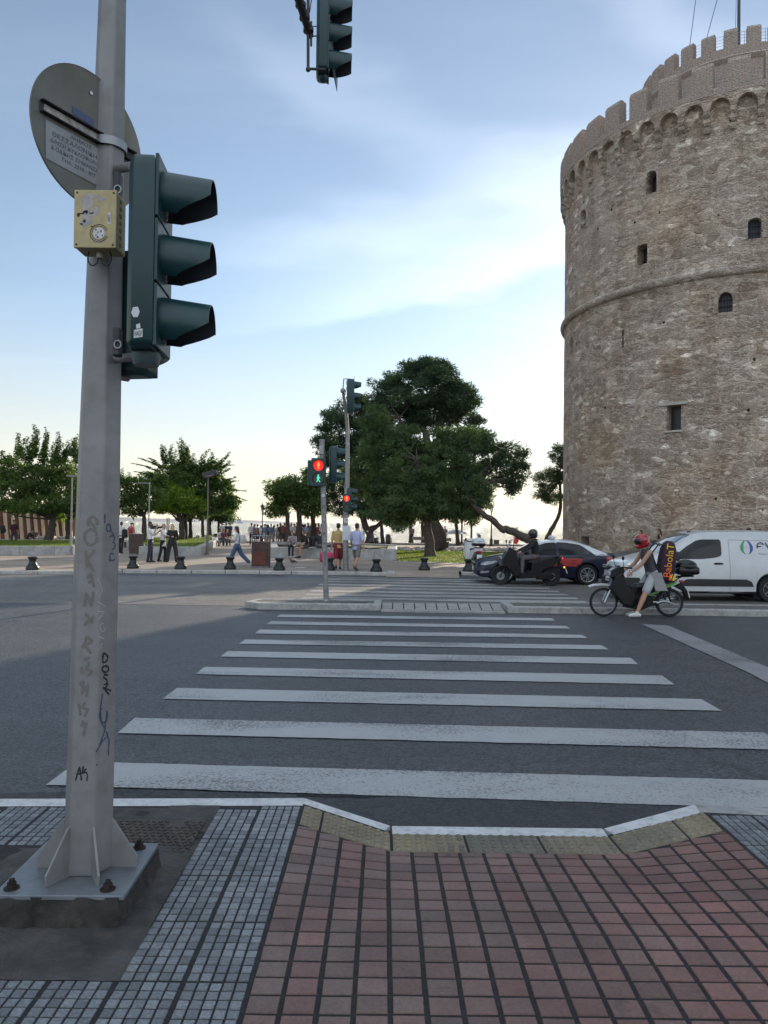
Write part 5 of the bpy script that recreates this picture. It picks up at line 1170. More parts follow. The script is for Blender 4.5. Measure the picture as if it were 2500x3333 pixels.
# ---- vehicle signal head builder
def visor(b, c, ax, up, r, ln, flare=1.06, cut=True, drop=0.0):
    """open-bottomed visor round axis ax; outer/inner skins"""
    side = ax.cross(up).normalized(); n = 26; pts = []
    for (rr, dl) in ((r, 0), (r*.955, 0)):
        g = []
        for i in range(7):
            t = i/6
            row = []
            for k in range(n+1):
                th = R(-52) + R(284)*k/n; 
                # lower edges sweep back so that the mouth is cut away below
                lim = ln*(1 if th > 0 and th < PI else max(.30, 1 - (abs(math.sin(min(abs(th), abs(th-PI))))*.95)))
                q = c + ax*(min(1, t)*lim) + (side*math.cos(th) + up*math.sin(th))*rr*(1 + (flare-1)*t) - up*drop*t*lim; row.append(q)
            g.append(row)
        pts.append(g)
    for gi, g in enumerate(pts):
        base = len(b.v); b.cur = gi; b.add([p for row in g for p in row], [[i*(n+1)+k, i*(n+1)+k+1, (i+1)*(n+1)+k+1, (i+1)*(n+1)+k] for i in range(6) for k in range(n)])
    b.cur = 0; a, c2 = pts[0][6], pts[1][6]; base = len(b.v); b.add(a + c2, [[k, k+1, n+2+k, n+1+k] for k in range(n)])
def signal_head(t, h=.87, w=.275, dp=.15, vl=.25, lenses=3, lit=None, base=0.0, back=True, gap=None, r=.105, vis=True):
    """head parts in the local frame of t: faces +X, stands on z = base"""
    sec = h/lenses
    b = MB(); m = 10
    prof = [(0, -w/2), (0, w/2)] + [(-dp*.75 - dp*.25*math.cos(R(a)), w/2*math.sin(R(a))*1.0) for a in range(90, -91, -18)]
    prof = [(0.0, -w/2), (0.0, w/2), (-dp*.72, w/2), (-dp*.92, w/2*.82), (-dp, w/2*.5), (-dp, -w/2*.5), (-dp*.92, -w/2*.82), (-dp*.72, -w/2)]
    b.ring([[Vector((x*k2 - (1-k2)*dp*.4, y*k1, z)) for x, y in prof] for (z, k1, k2) in ((base, .80, .8), (base + .015, .95, .97), (base + .03, 1, 1), (base + h - .06, 1, 1), (base + h - .025, .96, .93), (base + h - .008, .86, .8), (base + h, .6, .5))])
    b.build('housing', M_GREEN, t, smooth=35)
    for k in range(lenses):
        zc = base + sec*(k+.5)
        b = MB(); b.box((.007, 0, zc), (.016, w*.97, sec*.965)); b.build('door', M_GREEN, t, bevel=.004)
        b = MB(); b.lathe([(r*.97, .016), (r*.8, .030), (r*.45, .040), (.003, .044)], (0, 0, zc), 24, 'X'); b.build('lens', M_GLASSD, t, smooth=60)
        if vis: b = MB(); visor(b, Vector((.014, 0, zc)), Vector((1, 0, 0)), Vector((0, 0, 1)), r*1.06, vl, .98, True, .12); b.build('visor', [M_GREEN, M_GREENI], t, smooth=50)
hz0, hz1 = D(500, 1133, 3.25).z, D(500, 505, 3.25).z
hb = Vector((D(521, 1140, 3.36).x, 3.36, hz0))
sh = thing('traffic_light', 'large dark green three-lens traffic light on the nearest mast, seen from the side', 'traffic light', hb, R(4))
signal_head(sh, h=hz1 - hz0, w=.30, dp=.125, vl=.215, r=.104)
rz = Matrix.Rotation(R(4), 3, 'Z')
def lo(px, py, dep): return rz.inverted() @ (D(px, py, dep) - hb)
b = MB()
for (ya, yb) in ((1085, 1085),): pass
# mounting arms from the mast
for py, zz in ((545, 0), (1162, 0)):
    a = D(378, py + 6, 3.58); c = D(430 if py < 600 else 520, py - 4 if py < 600 else py - 10, 3.42); b = MB(); b.tube([rz.inverted() @ (a - hb), rz.inverted() @ (a.lerp(c, .3) + Vector((0, 0, 0)) - hb), rz.inverted() @ (c - hb)], .021, 10); b.build('mounting_arm', M_POLE, sh, smooth=50)
for py in (610, 1115):
    b = MB(); c = D(383, py, 3.47); b.rbox(rz.inverted() @ (c - hb), (.035, .05, .13), .006); b.build('clamp', M_DKST, sh)
    b = MB(); c = D(383, py + 6, 3.44); b.tube([rz.inverted() @ (c - hb) + Vector((.015*math.cos(R(a)), 0, .018*math.sin(R(a)))) for a in range(0, 360, 30)], .004, 6, closed=True); b.build('clamp_ring', M_GALV, sh)
b = MB(); b.lathe([(.055, -.055), (.062, -.02), (.062, .02)], (-.06, 0, 0), 18); b.build('bottom_cap', M_GREEN, sh, smooth=50)
# stickers on the housing side (faces -Y, towards the camera)
def side_pt(px, py): 
    n_ = rz @ Vector((0, -1, 0)); return rz.inverted() @ (on_plane(px, py, hb + n_*.1515, n_) - hb)
for (pts, nm, m) in (([(433, 1000), (449, 998), (455, 1015), (448, 1032), (434, 1032), (427, 1018)], 'torn_sticker', M_WHITE), ([(443, 1056), (456, 1052), (457, 1068), (444, 1070)], 'torn_sticker', M_WHITE), ([(436, 1074), (464, 1069), (464, 1096), (435, 1100)], 'name_sticker', M_WHITE)):
    b = MB(); b.add([side_pt(*p) for p in pts], [list(range(len(pts)))]); so_ = b.build(nm, m, sh)
w0 = (side_pt(436, 1085) - side_pt(463, 1083)).length
writing('HAGF', w0*.85, w0*.62, M_INK, sh, side_pt(450, 1085) + Vector((0, -.001, 0)), Matrix.Rotation(R(90), 3, 'X') @ Matrix.Rotation(R(4), 3, 'Z'), .0004)
# pedestrian head on the far side of the mast, facing away
ph_ = thing('pedestrian_signal', 'dark green pedestrian signal behind the nearest mast, facing away across the road', 'pedestrian signal', D(434, 1236, 3.78), R(80))
signal_head(ph_, h=.62, w=.26, dp=.13, vl=.17, lenses=2, r=.10)
b = MB(); b.cyl((-.05, .0, .0), (-.12, .04, 0), .02); b.build('mounting_arm', M_POLE, ph_)
# round sign seen from the back
SC = D(292, 455, 3.50); sg = thing('round_sign', 'round traffic sign seen from its bare metal back, clamped to the nearest mast', 'road sign', SC)
th = R(62); u = Vector((math.cos(th), math.sin(th), 0)); nb = Vector((math.sin(th), -math.cos(th), 0)); up = Vector((0, 0, 1)); rs_ = .318
SM = Matrix((u, up, nb)).transposed()          # local x = along the plate, y = up, z = back normal
b = MB(); n = 64; prof = [(0.0, .0), (rs_ - .012, .0), (rs_, .006), (rs_, -.004), (rs_ - .01, -.005), (0.0, -.005)]
M_ALU = mat('weathered bare aluminium', (.17, .165, .145), .55, .35, var=.22, vs=3, bump=.05, bs=30, dirt=.12)
b.ring([[SM @ Vector((max(r_, .001)*math.cos(2*PI*k/n), max(r_, .001)*math.sin(2*PI*k/n), z)) for k in range(n)] for r_, z in prof], cap=False); b.build('plate', M_ALU, sg, smooth=30)
b = MB(); b.ring([[SM @ Vector((r_*math.cos(2*PI*k/n), r_*math.sin(2*PI*k/n), -.0055)) for k in range(n)] for r_ in (.01, rs_-.012)], cap=False); b.build('face_panel', mat('sign face', (.45, .05, .04), .4), sg)
for vz in (.0, -.40):
    if vz == 0:
        b = MB(); q0, q1 = SM @ Vector((-.27, .02, .014)), SM @ Vector((.27, .02, .014)); b.box((0, 0, 0), (.001, .001, .001)); b = MB()
        for (y0, z0, y1, z1) in ((.0, .002, .0, .026), (.05, .002, .05, .026)):
            b.add([SM @ Vector((x, y0 + dy, z)) for x, z, dy in ((-.27, .002, 0), (.27, .002, 0), (.27, .026, 0), (-.27, .026, 0), (-.27, .002, .004), (.27, .002, .004), (.27, .026, .004), (-.27, .026, .004))], [(0, 1, 2, 3), (4, 7, 6, 5), (0, 4, 5, 1), (1, 5, 6, 2), (2, 6, 7, 3), (3, 7, 4, 0)])
        b.add([SM @ Vector((x, y, .004)) for x, y in ((-.27, .004), (.27, .004), (.27, .05), (-.27, .05))], [(0, 1, 2, 3)]); b.build('rail', M_DKST, sg)
        b = MB(); b.add([SM @ Vector((x, y, .0055)) for x, y in ((-.255, .010), (.15, .014), (.15, .046), (-.25, .044))], [(0, 1, 2, 3)]); b.build('rail_label', mat('peeled pale label', (.36, .34, .31), .7, var=.5, vs=30), sg)
cz = axis_at(SC.z + .02)
b = MB(); rc = pole_r(cz.z) + .008; rb = [cz + Vector((math.cos(R(a))*rc, math.sin(R(a))*rc, 0)) - SC for a in range(0, 360, 15)]
b.ring([[p + Vector((0, 0, -.020)), p*1.0 + Vector((0, 0, .020)), (p - (cz-SC))*.93 + (cz-SC) + Vector((0, 0, .020)), (p - (cz-SC))*.93 + (cz-SC) + Vector((0, 0, -.020))] for p in rb + [rb[0]]], cap=False); b.build('clamp_band', M_GALV, sg, smooth=30)
b = MB(); e = cz - SC + Vector((-rc - .02, .01, 0)); b.rbox(e, (.05, .03, .042), .004); b.cyl(e + Vector((-.005, -.03, 0)), e + Vector((-.005, .03, 0)), .007, n=8); b.build('clamp_lug', M_GALV, sg)
b = MB(); b.add([SM @ Vector((x, y, .0022)) for x, y in ((-.24, -.02), (.10, -.02), (.12, -.20), (-.235, -.19))], [(0, 1, 2, 3)]); b.build('label_panel', mat('faded aluminium label', (.26, .27, .28), .5, .1, var=.15, vs=12), sg)
MI = mat('worn black print', (.08, .08, .10), .7, var=.4, vs=60)
for txt, wd, ht, x, y in (('ΔΗΜΟΣ', .12, .017, -.05, -.035), ('ΘΕΣΣΑΛΟΝΙΚΗΣ', .27, .021, -.07, -.066), ('Δ/ΝΣΗ ΚΥΚΛΟΦΟΡΙΑΣ', .29, .019, -.07, -.097), ('& ΟΔΙΚΗΣ ΣΗΜΑΝΣΗΣ', .28, .019, -.07, -.128), ('ΤΗΛ. 2310 - 877', .19, .018, -.06, -.158)):
    writing(txt, wd, ht, MI, sg, SM @ Vector((x, y, .003)), SM, .0004)
b = MB(); b.add([SM @ Vector((x, y, .0022)) for x, y in ((-.10, .075), (.02, .07), (.02, .105), (-.10, .11))], [(0, 1, 2, 3)]); b.build('blue_sticker', mat('faded blue sticker', (.07, .09, .18), .6), sg)
b = MB(); c = SM @ Vector((.0, .24, .0062)); b.lathe([(.007, 0), (.007, .001)], (0, 0, 0), 10, rot=SM); b2 = MB(); b2.add([SM @ Vector((.008*math.cos(a) + .0, .22 + .008*math.sin(a), .0065)) for a in [2*PI*k/12 for k in range(12)]], [list(range(12))]); b2.build('bolt_hole', mat('bright bolt', (.7, .72, .75), .4), sg)
# ------------------------------------------------------------------ overhead arm and the light hanging from it
am = thing('mast_arm', 'dark overhead arm reaching over the road at the top of the photo', 'mast arm', D(1016, 90, 8.3))
o0 = Vector(am.location); b = MB(); b.tube([axis_at(7.2) - o0, Vector((-1.2, 4.8, 7.7)) - o0, Vector((-.98, 6.5, 7.75)) - o0, D(968, -20, 7.9) - o0, D(1010, 118, 8.35) - o0], [.085, .08, .07, .052, .040], 12); b.build('arm_tube', M_DKST, am, smooth=50)
b = MB()
for k in range(3): p = (D(968, -20, 7.9) - o0).lerp(D(1010, 118, 8.35) - o0, .25 + .3*k); b.lathe([(.058, -.02), (.058, .02)], p, 12)
b.build('band_clamps', M_DKST, am)
b = MB(); b.tube([D(1003, -30, 8.3) - o0, D(1003, 222, 8.3) - o0], .017, 8); b.tube([D(1003, 224, 8.3) - o0, D(1060, 226, 8.35) - o0], .015, 8); b.sph(D(1003, 226, 8.3) - o0, .028); b.build('drop_pipe', M_DKST, am)
b = MB(); b.tube([D(985, -20, 8.2) - o0, D(990, 30, 8.2) - o0, D(1000, 50, 8.25) - o0], .008, 6); b.tube([D(1018, -20, 8.3) - o0, D(1012, 10, 8.3) - o0, D(1008, 40, 8.3) - o0], .006, 6); b.tube([D(1013, 70, 8.3) - o0, D(1013, 150, 8.3) - o0], .012, 6); b.tube([D(1013, 86, 8.3) - o0, D(1030, 86, 8.35) - o0], .006, 6); b.tube([D(1013, 118, 8.3) - o0, D(1030, 117, 8.35) - o0], .008, 6); b.build('cables', M_DKST, am)
ob = D(1066, 250, 8.5); oh = thing('traffic_light', 'overhead traffic light hanging from the arm at the top edge of the photo', 'traffic light', ob, R(4))
signal_head(oh, h=.93, w=.34, dp=.13, vl=.26, r=.13)
b = MB(); b.cyl((-.06, 0, -.01), (-.06, 0, -.0), .05); b.lathe([(.01, -.075), (.045, -.055), (.055, 0)], (-.05, 0, 0), 16); b.build('bottom_cap', M_GREEN, oh, smooth=60)
# thin backing board seen almost edge-on
b = MB(); q = [lo2 for lo2 in (D(1062, -30, 8.35), D(1060, 130, 8.35), D(1096, 297, 8.6), D(1098, 252, 8.9), D(1090, 120, 9.0), D(1086, -40, 9.0))]
rzz = Matrix.Rotation(R(4), 3, 'Z').inverted(); q = [rzz @ (v - ob) for v in q]
b.add(q + [v + Vector((.006, 0, 0)) for v in q], [list(range(6)), list(range(11, 5, -1))] + [[i, (i+1) % 6, (i+1) % 6 + 6, i + 6] for i in range(6)]); b.build('backing_board', mat('dull board back', (.09, .11, .13), .4, .3), oh)
# ------------------------------------------------------------------ pedestrian signal on the island
M_REDL = mat('lit red figure', (.8, .02, .01), .5, var=0, emit=(1, .16, .03), es=1.7); M_GRNL = mat('lit green figure', (.02, .5, .3), .5, var=0, emit=(.04, .70, .40), es=1.1)
M_REDG = mat('red lens glow', (.5, .01, .01), .4, var=0, emit=(1, .012, .008), es=.7); M_REDG2 = mat('bright red lens', (.5, .01, .01), .4, var=0, emit=(1, .03, .02), es=1.0); M_POLE2 = mat('grimy galvanised post', (.23, .23, .23), .55, .3, var=.25, vs=6, bump=.1, bs=30, dirt=.45)
def standing(b, s, y, walk=False):
    """figure in the local YZ plane at x = y, facing -Y direction plane"""
    def disc(c, r): b.add([(c[0] + r*math.cos(2*PI*k/12), y, c[1] + r*math.sin(2*PI*k/12)) for k in range(12)], [list(range(12))])
    def bar(p, q, w):
        d = Vector((q[0]-p[0], 0, q[1]-p[1])).normalized(); n_ = Vector((-d.z, 0, d.x))*w; P, Q = Vector((p[0], y, p[1])), Vector((q[0], y, q[1])); b.add([P+n_, P-n_, Q-n_, Q+n_], [(0, 1, 2, 3)])
    disc((0, .062*s), .014*s)
    if not walk: bar((0, .045*s), (0, -.01*s), .017*s); bar((-.009*s, -.005*s), (-.008*s, -.07*s), .0065*s); bar((.009*s, -.005*s), (.008*s, -.07*s), .0065*s); bar((-.022*s, .04*s), (-.022*s, -.008*s), .005*s); bar((.022*s, .04*s), (.022*s, -.008*s), .005*s)
    else: bar((0, .045*s), (0, -.01*s), .014*s); bar((0, 0), (-.03*s, -.07*s), .007*s); bar((0, 0), (.012*s, -.035*s), .007*s); bar((.012*s, -.035*s), (.032*s, -.07*s), .007*s); bar((0, .035*s), (-.028*s, -.0*s), .005*s); bar((0, .035*s), (.02*s, .015*s), .005*s); bar((.02*s, .015*s), (.036*s, .0*s), .005*s)
def ped_head(t, off, w, h, s, greenlit=True, big=False, rz=0):
    """two-lens pedestrian head facing -Y, bottom at off"""
    o_ = Vector(off); M_ = Matrix.Rotation(rz, 3, 'Z')
    g = bpy.data.objects.new('signal_box', None)
    b = MB(); b.rbox(o_ + Vector((0, .07, h/2)), (w, .15, h), .012); bx = b.build('signal_box', M_GREEN, t)
    r = w*.36
    for k, (m, lit) in enumerate(((M_GRNL, greenlit), (M_REDL, True))):
        zc = h*(.27 + .46*k); c = o_ + Vector((0, -.010, zc))
        b = MB(); b.add([c + Vector((r*math.cos(2*PI*q/28), 0, r*math.sin(2*PI*q/28))) for q in range(28)], [list(range(28))]); ln = b.build('lens', (M_REDG if k and not big else (M_REDG2 if k else M_GLASSD)), t)
        b = MB(); standing(b, s*(1.0), -.002, not k); fo = b.build('figure', m if lit else mat('unlit green figure', (.03, .10, .07), .5), ln); fo.location = c + Vector((0, -.003, -.0))
        b = MB(); visor(b, o_ + Vector((0, -.002, zc)), Vector((0, -1, 0)), Vector((0, 0, 1)), r*1.10, .10, 1.0); b.build('visor', [M_GREEN, M_GREENI], t, smooth=50)
ib = G(1062, 1956, .126); ist = thing('island_signal_post', 'worn grey post on the island carrying the larger red lit pedestrian signal', 'signal post', ib)
dI = ib.y; iz = lambda y: D(1050, y, dI).z - ib.z; ix = lambda x, y: D(x, y, dI).x - ib.x
lean_ = Vector((ix(1048, 1440), 0, iz(1437)))
b = MB(); b.tube([Vector((0, 0, -.02)), lean_], [.062, .060], 20); b.tube([lean_, lean_ + Vector((0, 0, .05))], [.066, .064], 20); b.lathe([(.085, 0), (.075, .02), (.063, .05)], (0, 0, 0), 20); b.build('post', M_POLE2, ist, smooth=50)
ped_head(ist, (ix(1038, 1583), -.17, iz(1583)), ix(1060, 1583)-ix(1016, 1583) + .02, iz(1493)-iz(1583), 1.15)
b = MB(); c = Vector((ix(1010, 1580), .02, iz(1540))); b.rbox(c, (.13, .14, iz(1497)-iz(1580)), .02); b.build('side_housing', M_GREEN, ist)
b = MB(); c = Vector((ix(1047, 1466), -.075, iz(1466))); b.rbox(c, (.10, .06, .19), .01); b.build('sensor_box', mat('grey sensor box', (.30, .29, .28), .5, var=.2, vs=14), ist)
def small_sticker(t, x, z, w, h, m, y=-.066): b = MB(); b.add([(x-w, y, z-h), (x+w, y, z-h), (x+w*.9, y, z+h), (x-w*.95, y, z+h)], [(0, 1, 2, 3)]); return b.build('sticker', m, t)
zs_ = iz(1613); xs_ = lean_.x*zs_/lean_.z
b = MB(); b.add([(xs_ + .035*math.cos(2*PI*k/18), -.0645, zs_ + .037*math.sin(2*PI*k/18)) for k in range(18)], [list(range(18))]); b.build('sticker', M_WHITE, ist); writing('L', .022, .032, M_INK, ist, (xs_, -.066, zs_), (R(90), 0, 0), .0004)
for py, ww, hh in ((1650, .05, .03), (1692, .028, .012), (1735, .03, .03), (1768, .05, .02), (1790, .02, .03), (1700, .012, .02)):
    z = iz(py); small_sticker(ist, lean_.x*z/lean_.z + random.uniform(-.015, .015), z, ww*.8, hh, random.choice([mat('bleached paper', (.4, .4, .4), .7, var=.3, vs=30), mat('grey scraped paint', (.13, .13, .13), .7, var=.4, vs=20)]), -.0642)
b = MB(); z1_, z2_ = iz(1790), iz(1845)
for i in range(7):
    z = z2_ + (z1_-z2_)*i/7; x = lean_.x*z/lean_.z; b.add([(x-.02, -.0648, z), (x+.0, -.0648, z+.06), (x+.005, -.0648, z+.055), (x-.012, -.0648, z)], [(0, 1, 2, 3)]); b.add([(x+.0, -.0648, z+.06), (x+.022, -.0648, z+.01), (x+.028, -.0648, z+.015), (x+.006, -.0648, z+.062)], [(0, 1, 2, 3)])
b.build('graffiti', M_INK, ist)
# vehicle head on the right of this post, facing right
vb = D(1094, 1572, dI + .05); vh = thing('traffic_light', 'black green three-lens traffic light on the island post, beside the red pedestrian figure', 'traffic light', vb, R(2))
signal_head(vh, h=D(1094, 1452, dI).z - vb.z, w=.30, dp=.16, vl=.19, r=.105)
b = MB(); b.tube([(-.10, 0, .70), (-.20, 0, .70)], .02, 8); b.tube([(-.10, 0, .08), (-.2, 0, .08)], .02, 8); b.build('mounting_arm', M_DKST, vh)
# ------------------------------------------------------------------ far kerb signal mast
fb = G(1126, 1856, Z0); dF = fb.y; fz = lambda y: D(1126, y, dF).z - fb.z; fx = lambda x, y: D(x, y, dF).x - fb.x
fm = thing('far_signal_mast', 'slender tall signal mast on the far pavement with bent top', 'signal mast', fb)
b = MB(); pth = [Vector((0, 0, 0)), Vector((fx(1124, 1700), 0, fz(1700))), Vector((fx(1130, 1560), 0, fz(1560))), Vector((fx(1131, 1400), 0, fz(1400))), Vector((fx(1126, 1330), 0, fz(1330))), Vector((fx(1118, 1278), -.4, fz(1278)))]
b.tube(pth, [.115, .10, .085, .07, .065, .055], 14); b.build('pole', M_POLE2, fm, smooth=50)
b = MB(); b.tube([pth[-1], Vector((fx(1121, 1240), -.4, fz(1240))), Vector((fx(1140, 1239), -.3, fz(1238)))], .022, 8); b.tube([Vector((fx(1128, 1245), -.35, fz(1245))), Vector((fx(1131, 1262), -.35, fz(1262))), Vector((fx(1122, 1300), -.3, fz(1300)))], .012, 6); b.sph(pth[-1], .10); b.build('bracket', M_POLE2, fm)
b = MB(); b.rbox(Vector((fx(1128, 1740), -.13, fz(1735))), (.30, .03, .55), .01); b.build('notice_plate', M_WHITE, fm)
b = MB(); b.rbox(Vector((fx(1128, 1690), -.12, fz(1694))), (.16, .03, .18), .01); b.build('small_sign', M_WHITE, fm); writing('P', .07, .10, M_INK, fm, (fx(1128, 1694), -.137, fz(1694)), (R(90), 0, 0), .002)
pf = thing('pedestrian_signal', 'smaller red lit pedestrian signal on the far mast', 'pedestrian signal', fb + Vector((fx(1129, 1660), -.2, fz(1664))))
ped_head(pf, (0, 0, 0), .30, fz(1608) - fz(1664), 1.25, greenlit=False, big=True)
vb = D(1143, 1662, dF); v2 = thing('traffic_light', 'pale edged traffic light low on the far mast, above the walking men', 'traffic light', vb, R(3))
signal_head(v2, h=D(1143, 1588, dF).z - vb.z, w=.32, dp=.16, vl=.22, r=.11)
vb = D(1150, 1344, dF - .3); v3 = thing('traffic_light', 'traffic light at the very top of the far mast, against the pines', 'traffic light', vb, R(3))
signal_head(v3, h=D(1150, 1240, dF).z - vb.z, w=.38, dp=.26, vl=.28, r=.14)
b = MB(); z_ = (D(1150, 1240, dF).z - vb.z); b.prism([(-.2, -.15), (-.17, z_+.1), (.17, z_+.1), (.2, -.15), (0, -.42)], 'X', .02, .03); b.build('backing_board', mat('dull board back', (.09, .11, .13), .4, .3), v3)
# ------------------------------------------------------------------ bollards
M_IRON = mat('dark green black cast iron', (.014, .020, .018), .35, .3, var=.3, vs=12, bump=.15, bs=40)
def bollard(loc_, label):
    t = thing('bollard', label, 'bollard', loc_, 0, 'squat cast iron bollards along the far kerb')
    b = MB(); b.lathe([(.225, 0), (.228, .06), (.22, .12), (.18, .16), (.145, .22), (.122, .29), (.122, .35), (.14, .40)], (0, 0, 0), 16); b.build('base', M_IRON, t, smooth=40)
    b = MB(); b.lathe([(.14, .39), (.165, .41), (.172, .44), (.165, .465), (.12, .485), (.01, .49)], (0, 0, 0), 16); b.build('cap', M_IRON, t, smooth=40); return t
bl = [(106, 1855, 'squat dark bollard at the far left, left of the nearest grey mast'), (433, 1850, 'squat dark bollard just right of the nearest mast, in front of the brown bin'), (588, 1852, 'squat dark bollard right of the group of three people'), (749, 1853, 'squat dark bollard at the feet of the walking woman in jeans'),
      (909, 1857, 'squat dark bollard between the dark litter bin and the island post'), (1073, 1856, 'squat dark bollard mostly hidden by the island post'), (1225, 1861, 'squat dark bollard on the kerb corner, right of the far signal mast'), (1381, 1856, 'squat dark bollard casting a shadow at the head of the kerb ramp'), (1525, 1860, 'squat dark bollard below the parked white scooter')]
b0 = bollard(G(*bl[0][:2], Z0), bl[0][2])
for x, y, lb in bl[1:]:
    c = copy_tree(b0); c.location = G(x, y, Z0); c['label'] = lb
# ------------------------------------------------------------------ litter bins
M_BROWN = mat('dark brown metal bin', (.055, .030, .026), .5, .2, var=.35, vs=4, bump=.1, bs=30); M_BINR = mat('rusty red bin panel', (.11, .028, .018), .6, .1, var=.4, vs=5); M_GREYM = mat('grey metal frame', (.17, .17, .18), .45, .5, var=.2, vs=6)
def bin_(px0, px1, y0, y1, label, hood=True, dep=None, panel=True):
    g = G((px0+px1)/2, y1, Z0); d = dep or g.y; w = (px1-px0)*d/FPX; h = (y1-y0)*d/FPX
    t = thing('litter_bin', label, 'litter bin', (g.x, g.y + .3, Z0), R(-3))
    hb_ = h*.80 if hood else h*.96
    b = MB(); b.rbox((0, 0, hb_/2 + .02), (w*.94, .55, hb_ - .04), .015); b.build('body', M_BROWN, t)
    if panel: b = MB(); b.rbox((-w*.0, -.283, hb_*.36), (w*.72, .02, hb_*.50), .006); b.build('door', M_BINR, t)
    b = MB(); b.rbox((0, 0, .03), (w, .58, .06), .01); b.build('plinth', M_GREYM, t)
    if hood:
        for sx in (-1, 1):
            for sy in (-1, 1): b = MB(); b.box((sx*(w/2-.03), sy*.26, hb_ + h*.08), (.035, .035, h*.2)); b.build('post', M_GREYM, t)
        b = MB(); b.rbox((0, 0, h - .02), (w, .60, .045), .01); b.build('roof', M_GREYM, t)
    else: b = MB(); b.rbox((0, 0, h - .02), (w, .58, .04), .01); b.build('roof', M_GREYM, t)
    return t
bin_(817, 874, 1743, 1849, 'tall brown litter bin with open hood and red panel, right of the walking woman')
bin_(419, 457, 1737, 1806, 'plain brown box bin between the white sun hat and the cameraman', False, panel=False)
bin_(1350-1350+105-10, 118, 1732, 1768, 'dark box bin beside the brown panel wall at far left', False, panel=False)
bin_(638, 650, 1744, 1766, 'small dark litter bin between tree stems in the planter', True, panel=False)
bin_(694, 710, 1737, 1758, 'small dark bin near the water left of the walking woman', False, panel=False)
# ------------------------------------------------------------------ lamp posts
M_LAMPG = mat('grey painted lamp post', (.20, .21, .21), .5, .3, var=.2, vs=5); M_LAMPD = mat('dark lamp post', (.035, .036, .04), .5, .3, var=.2, vs=5)
def post_lamp(px, y1, ytop, label, m, head='flat', r=.05):
    g = G(px, y1, Z0); d = g.y; h = D(px, ytop, d).z - Z0; t = thing('street_lamp', label, 'street lamp', g)
    b = MB(); b.lathe([(r*2, 0), (r*2, .05), (r*1.4, .12), (r*1.2, 1.0), (r*.9, 1.1), (r*.7, h)], (0, 0, 0), 12); b.build('pole', m, t, smooth=50)
    if head == 'flat': b = MB(); b.rbox((.12, 0, h), (.75, .22, .07), .03); b.build('lamp_head', m, t)
    elif head == 'T': b = MB(); b.rbox((-.35, 0, h), (.75, .12, .06), .02); b.build('lamp_head', m, t)
    elif head == 'flood': b = MB(); b.rbox((.10, 0, h + .04), (.80, .5, .28), .05, (0, R(-16), 0)); b.build('lamp_head', M_LAMPD, t); b = MB(); b.box((.1, -.1, h-.08), (.5, .3, .05), (0, R(-16), 0)); b.build('bracket', m, t)
    return t
post_lamp(230, 1806, 1550, 'thin grey lamp post with flat head in front of the left tree', M_LAMPG, 'flat')
post_lamp(483, 1790, 1573, 'thin pale lamp post with sideways arm behind the cameraman', M_LAMPG, 'T')
post_lamp(674, 1806, 1545, 'brown grey post carrying a square dark floodlight right of the leafy trees', mat('brown grey post', (.14, .11, .10), .6, .2, var=.3, vs=4), 'flood', .055)
for x, yb, yt, lb in ((434, 1770, 1665, 'very thin pale pole above the white sun hat'), (543, 1770, 1690, 'thin pale tree stake post, left of the pair in the planter'), (549, 1771, 1690, 'thin pale tree stake post, right of the pair in the planter')):
    g = G(x, yb, Z0); h = D(x, yt, g.y).z - Z0; t = thing('thin_post', lb, 'post', g); b = MB(); b.cyl((0, 0, 0), (0, 0, h), .045, .035, 8); b.build('pole', M_LAMPG, t); b = MB(); b.lathe([(.05, h), (.06, h+.05), (.01, h+.1)], (0, 0, 0), 8); b.build('cap', M_LAMPG, t)
def lantern(px, yb, yt, label):
    g = G(px, yb, Z0); d = g.y; h = D(px, yt, d).z - Z0; k = h/4.6; t = thing('ornate_street_lamp', label, 'street lamp', g)
    b = MB(); b.lathe([(.24*k, 0), (.24*k, .1*k), (.17*k, .18*k), (.15*k, .65*k), (.18*k, .7*k), (.10*k, .82*k), (.075*k, 1.0*k), (.06*k, 2.2*k), (.075*k, 2.25*k), (.055*k, 2.3*k), (.045*k, 3.55*k), (.08*k, 3.6*k), (.12*k, 3.72*k)], (0, 0, 0), 12); b.build('column', M_LAMPD, t, smooth=40)
    b = MB(); b.lathe([(.10*k, 3.74*k), (.20*k, 4.18*k)], (0, 0, 0), 6); b.build('lantern_glass', mat('milky lantern glass', (.55, .53, .45), .3, var=0, trans=.5), t)
    b = MB(); 
    for q in range(6): a = q*PI/3; b.cyl((.10*k*math.cos(a), .10*k*math.sin(a), 3.74*k), (.205*k*math.cos(a), .205*k*math.sin(a), 4.2*k), .016*k, n=5)
    b.lathe([(.26*k, 4.2*k), (.25*k, 4.24*k), (.16*k, 4.34*k), (.12*k, 4.42*k), (.05*k, 4.46*k), (.06*k, 4.52*k), (.01*k, 4.6*k)], (0, 0, 0), 12)
    for q in range(6): a = q*PI/3 + .5; b.cyl((.24*k*math.cos(a), .24*k*math.sin(a), 4.22*k), (.27*k*math.cos(a), .27*k*math.sin(a), 4.34*k), .02*k, .004, 5)
    b.build('lantern_frame', M_LAMPD, t); return t
lantern(853, 1777, 1637, 'ornate lantern lamp left of the low waterfront trees'); lantern(1599, 1778, 1637, 'ornate lantern lamp by the sea under the leaning pine')
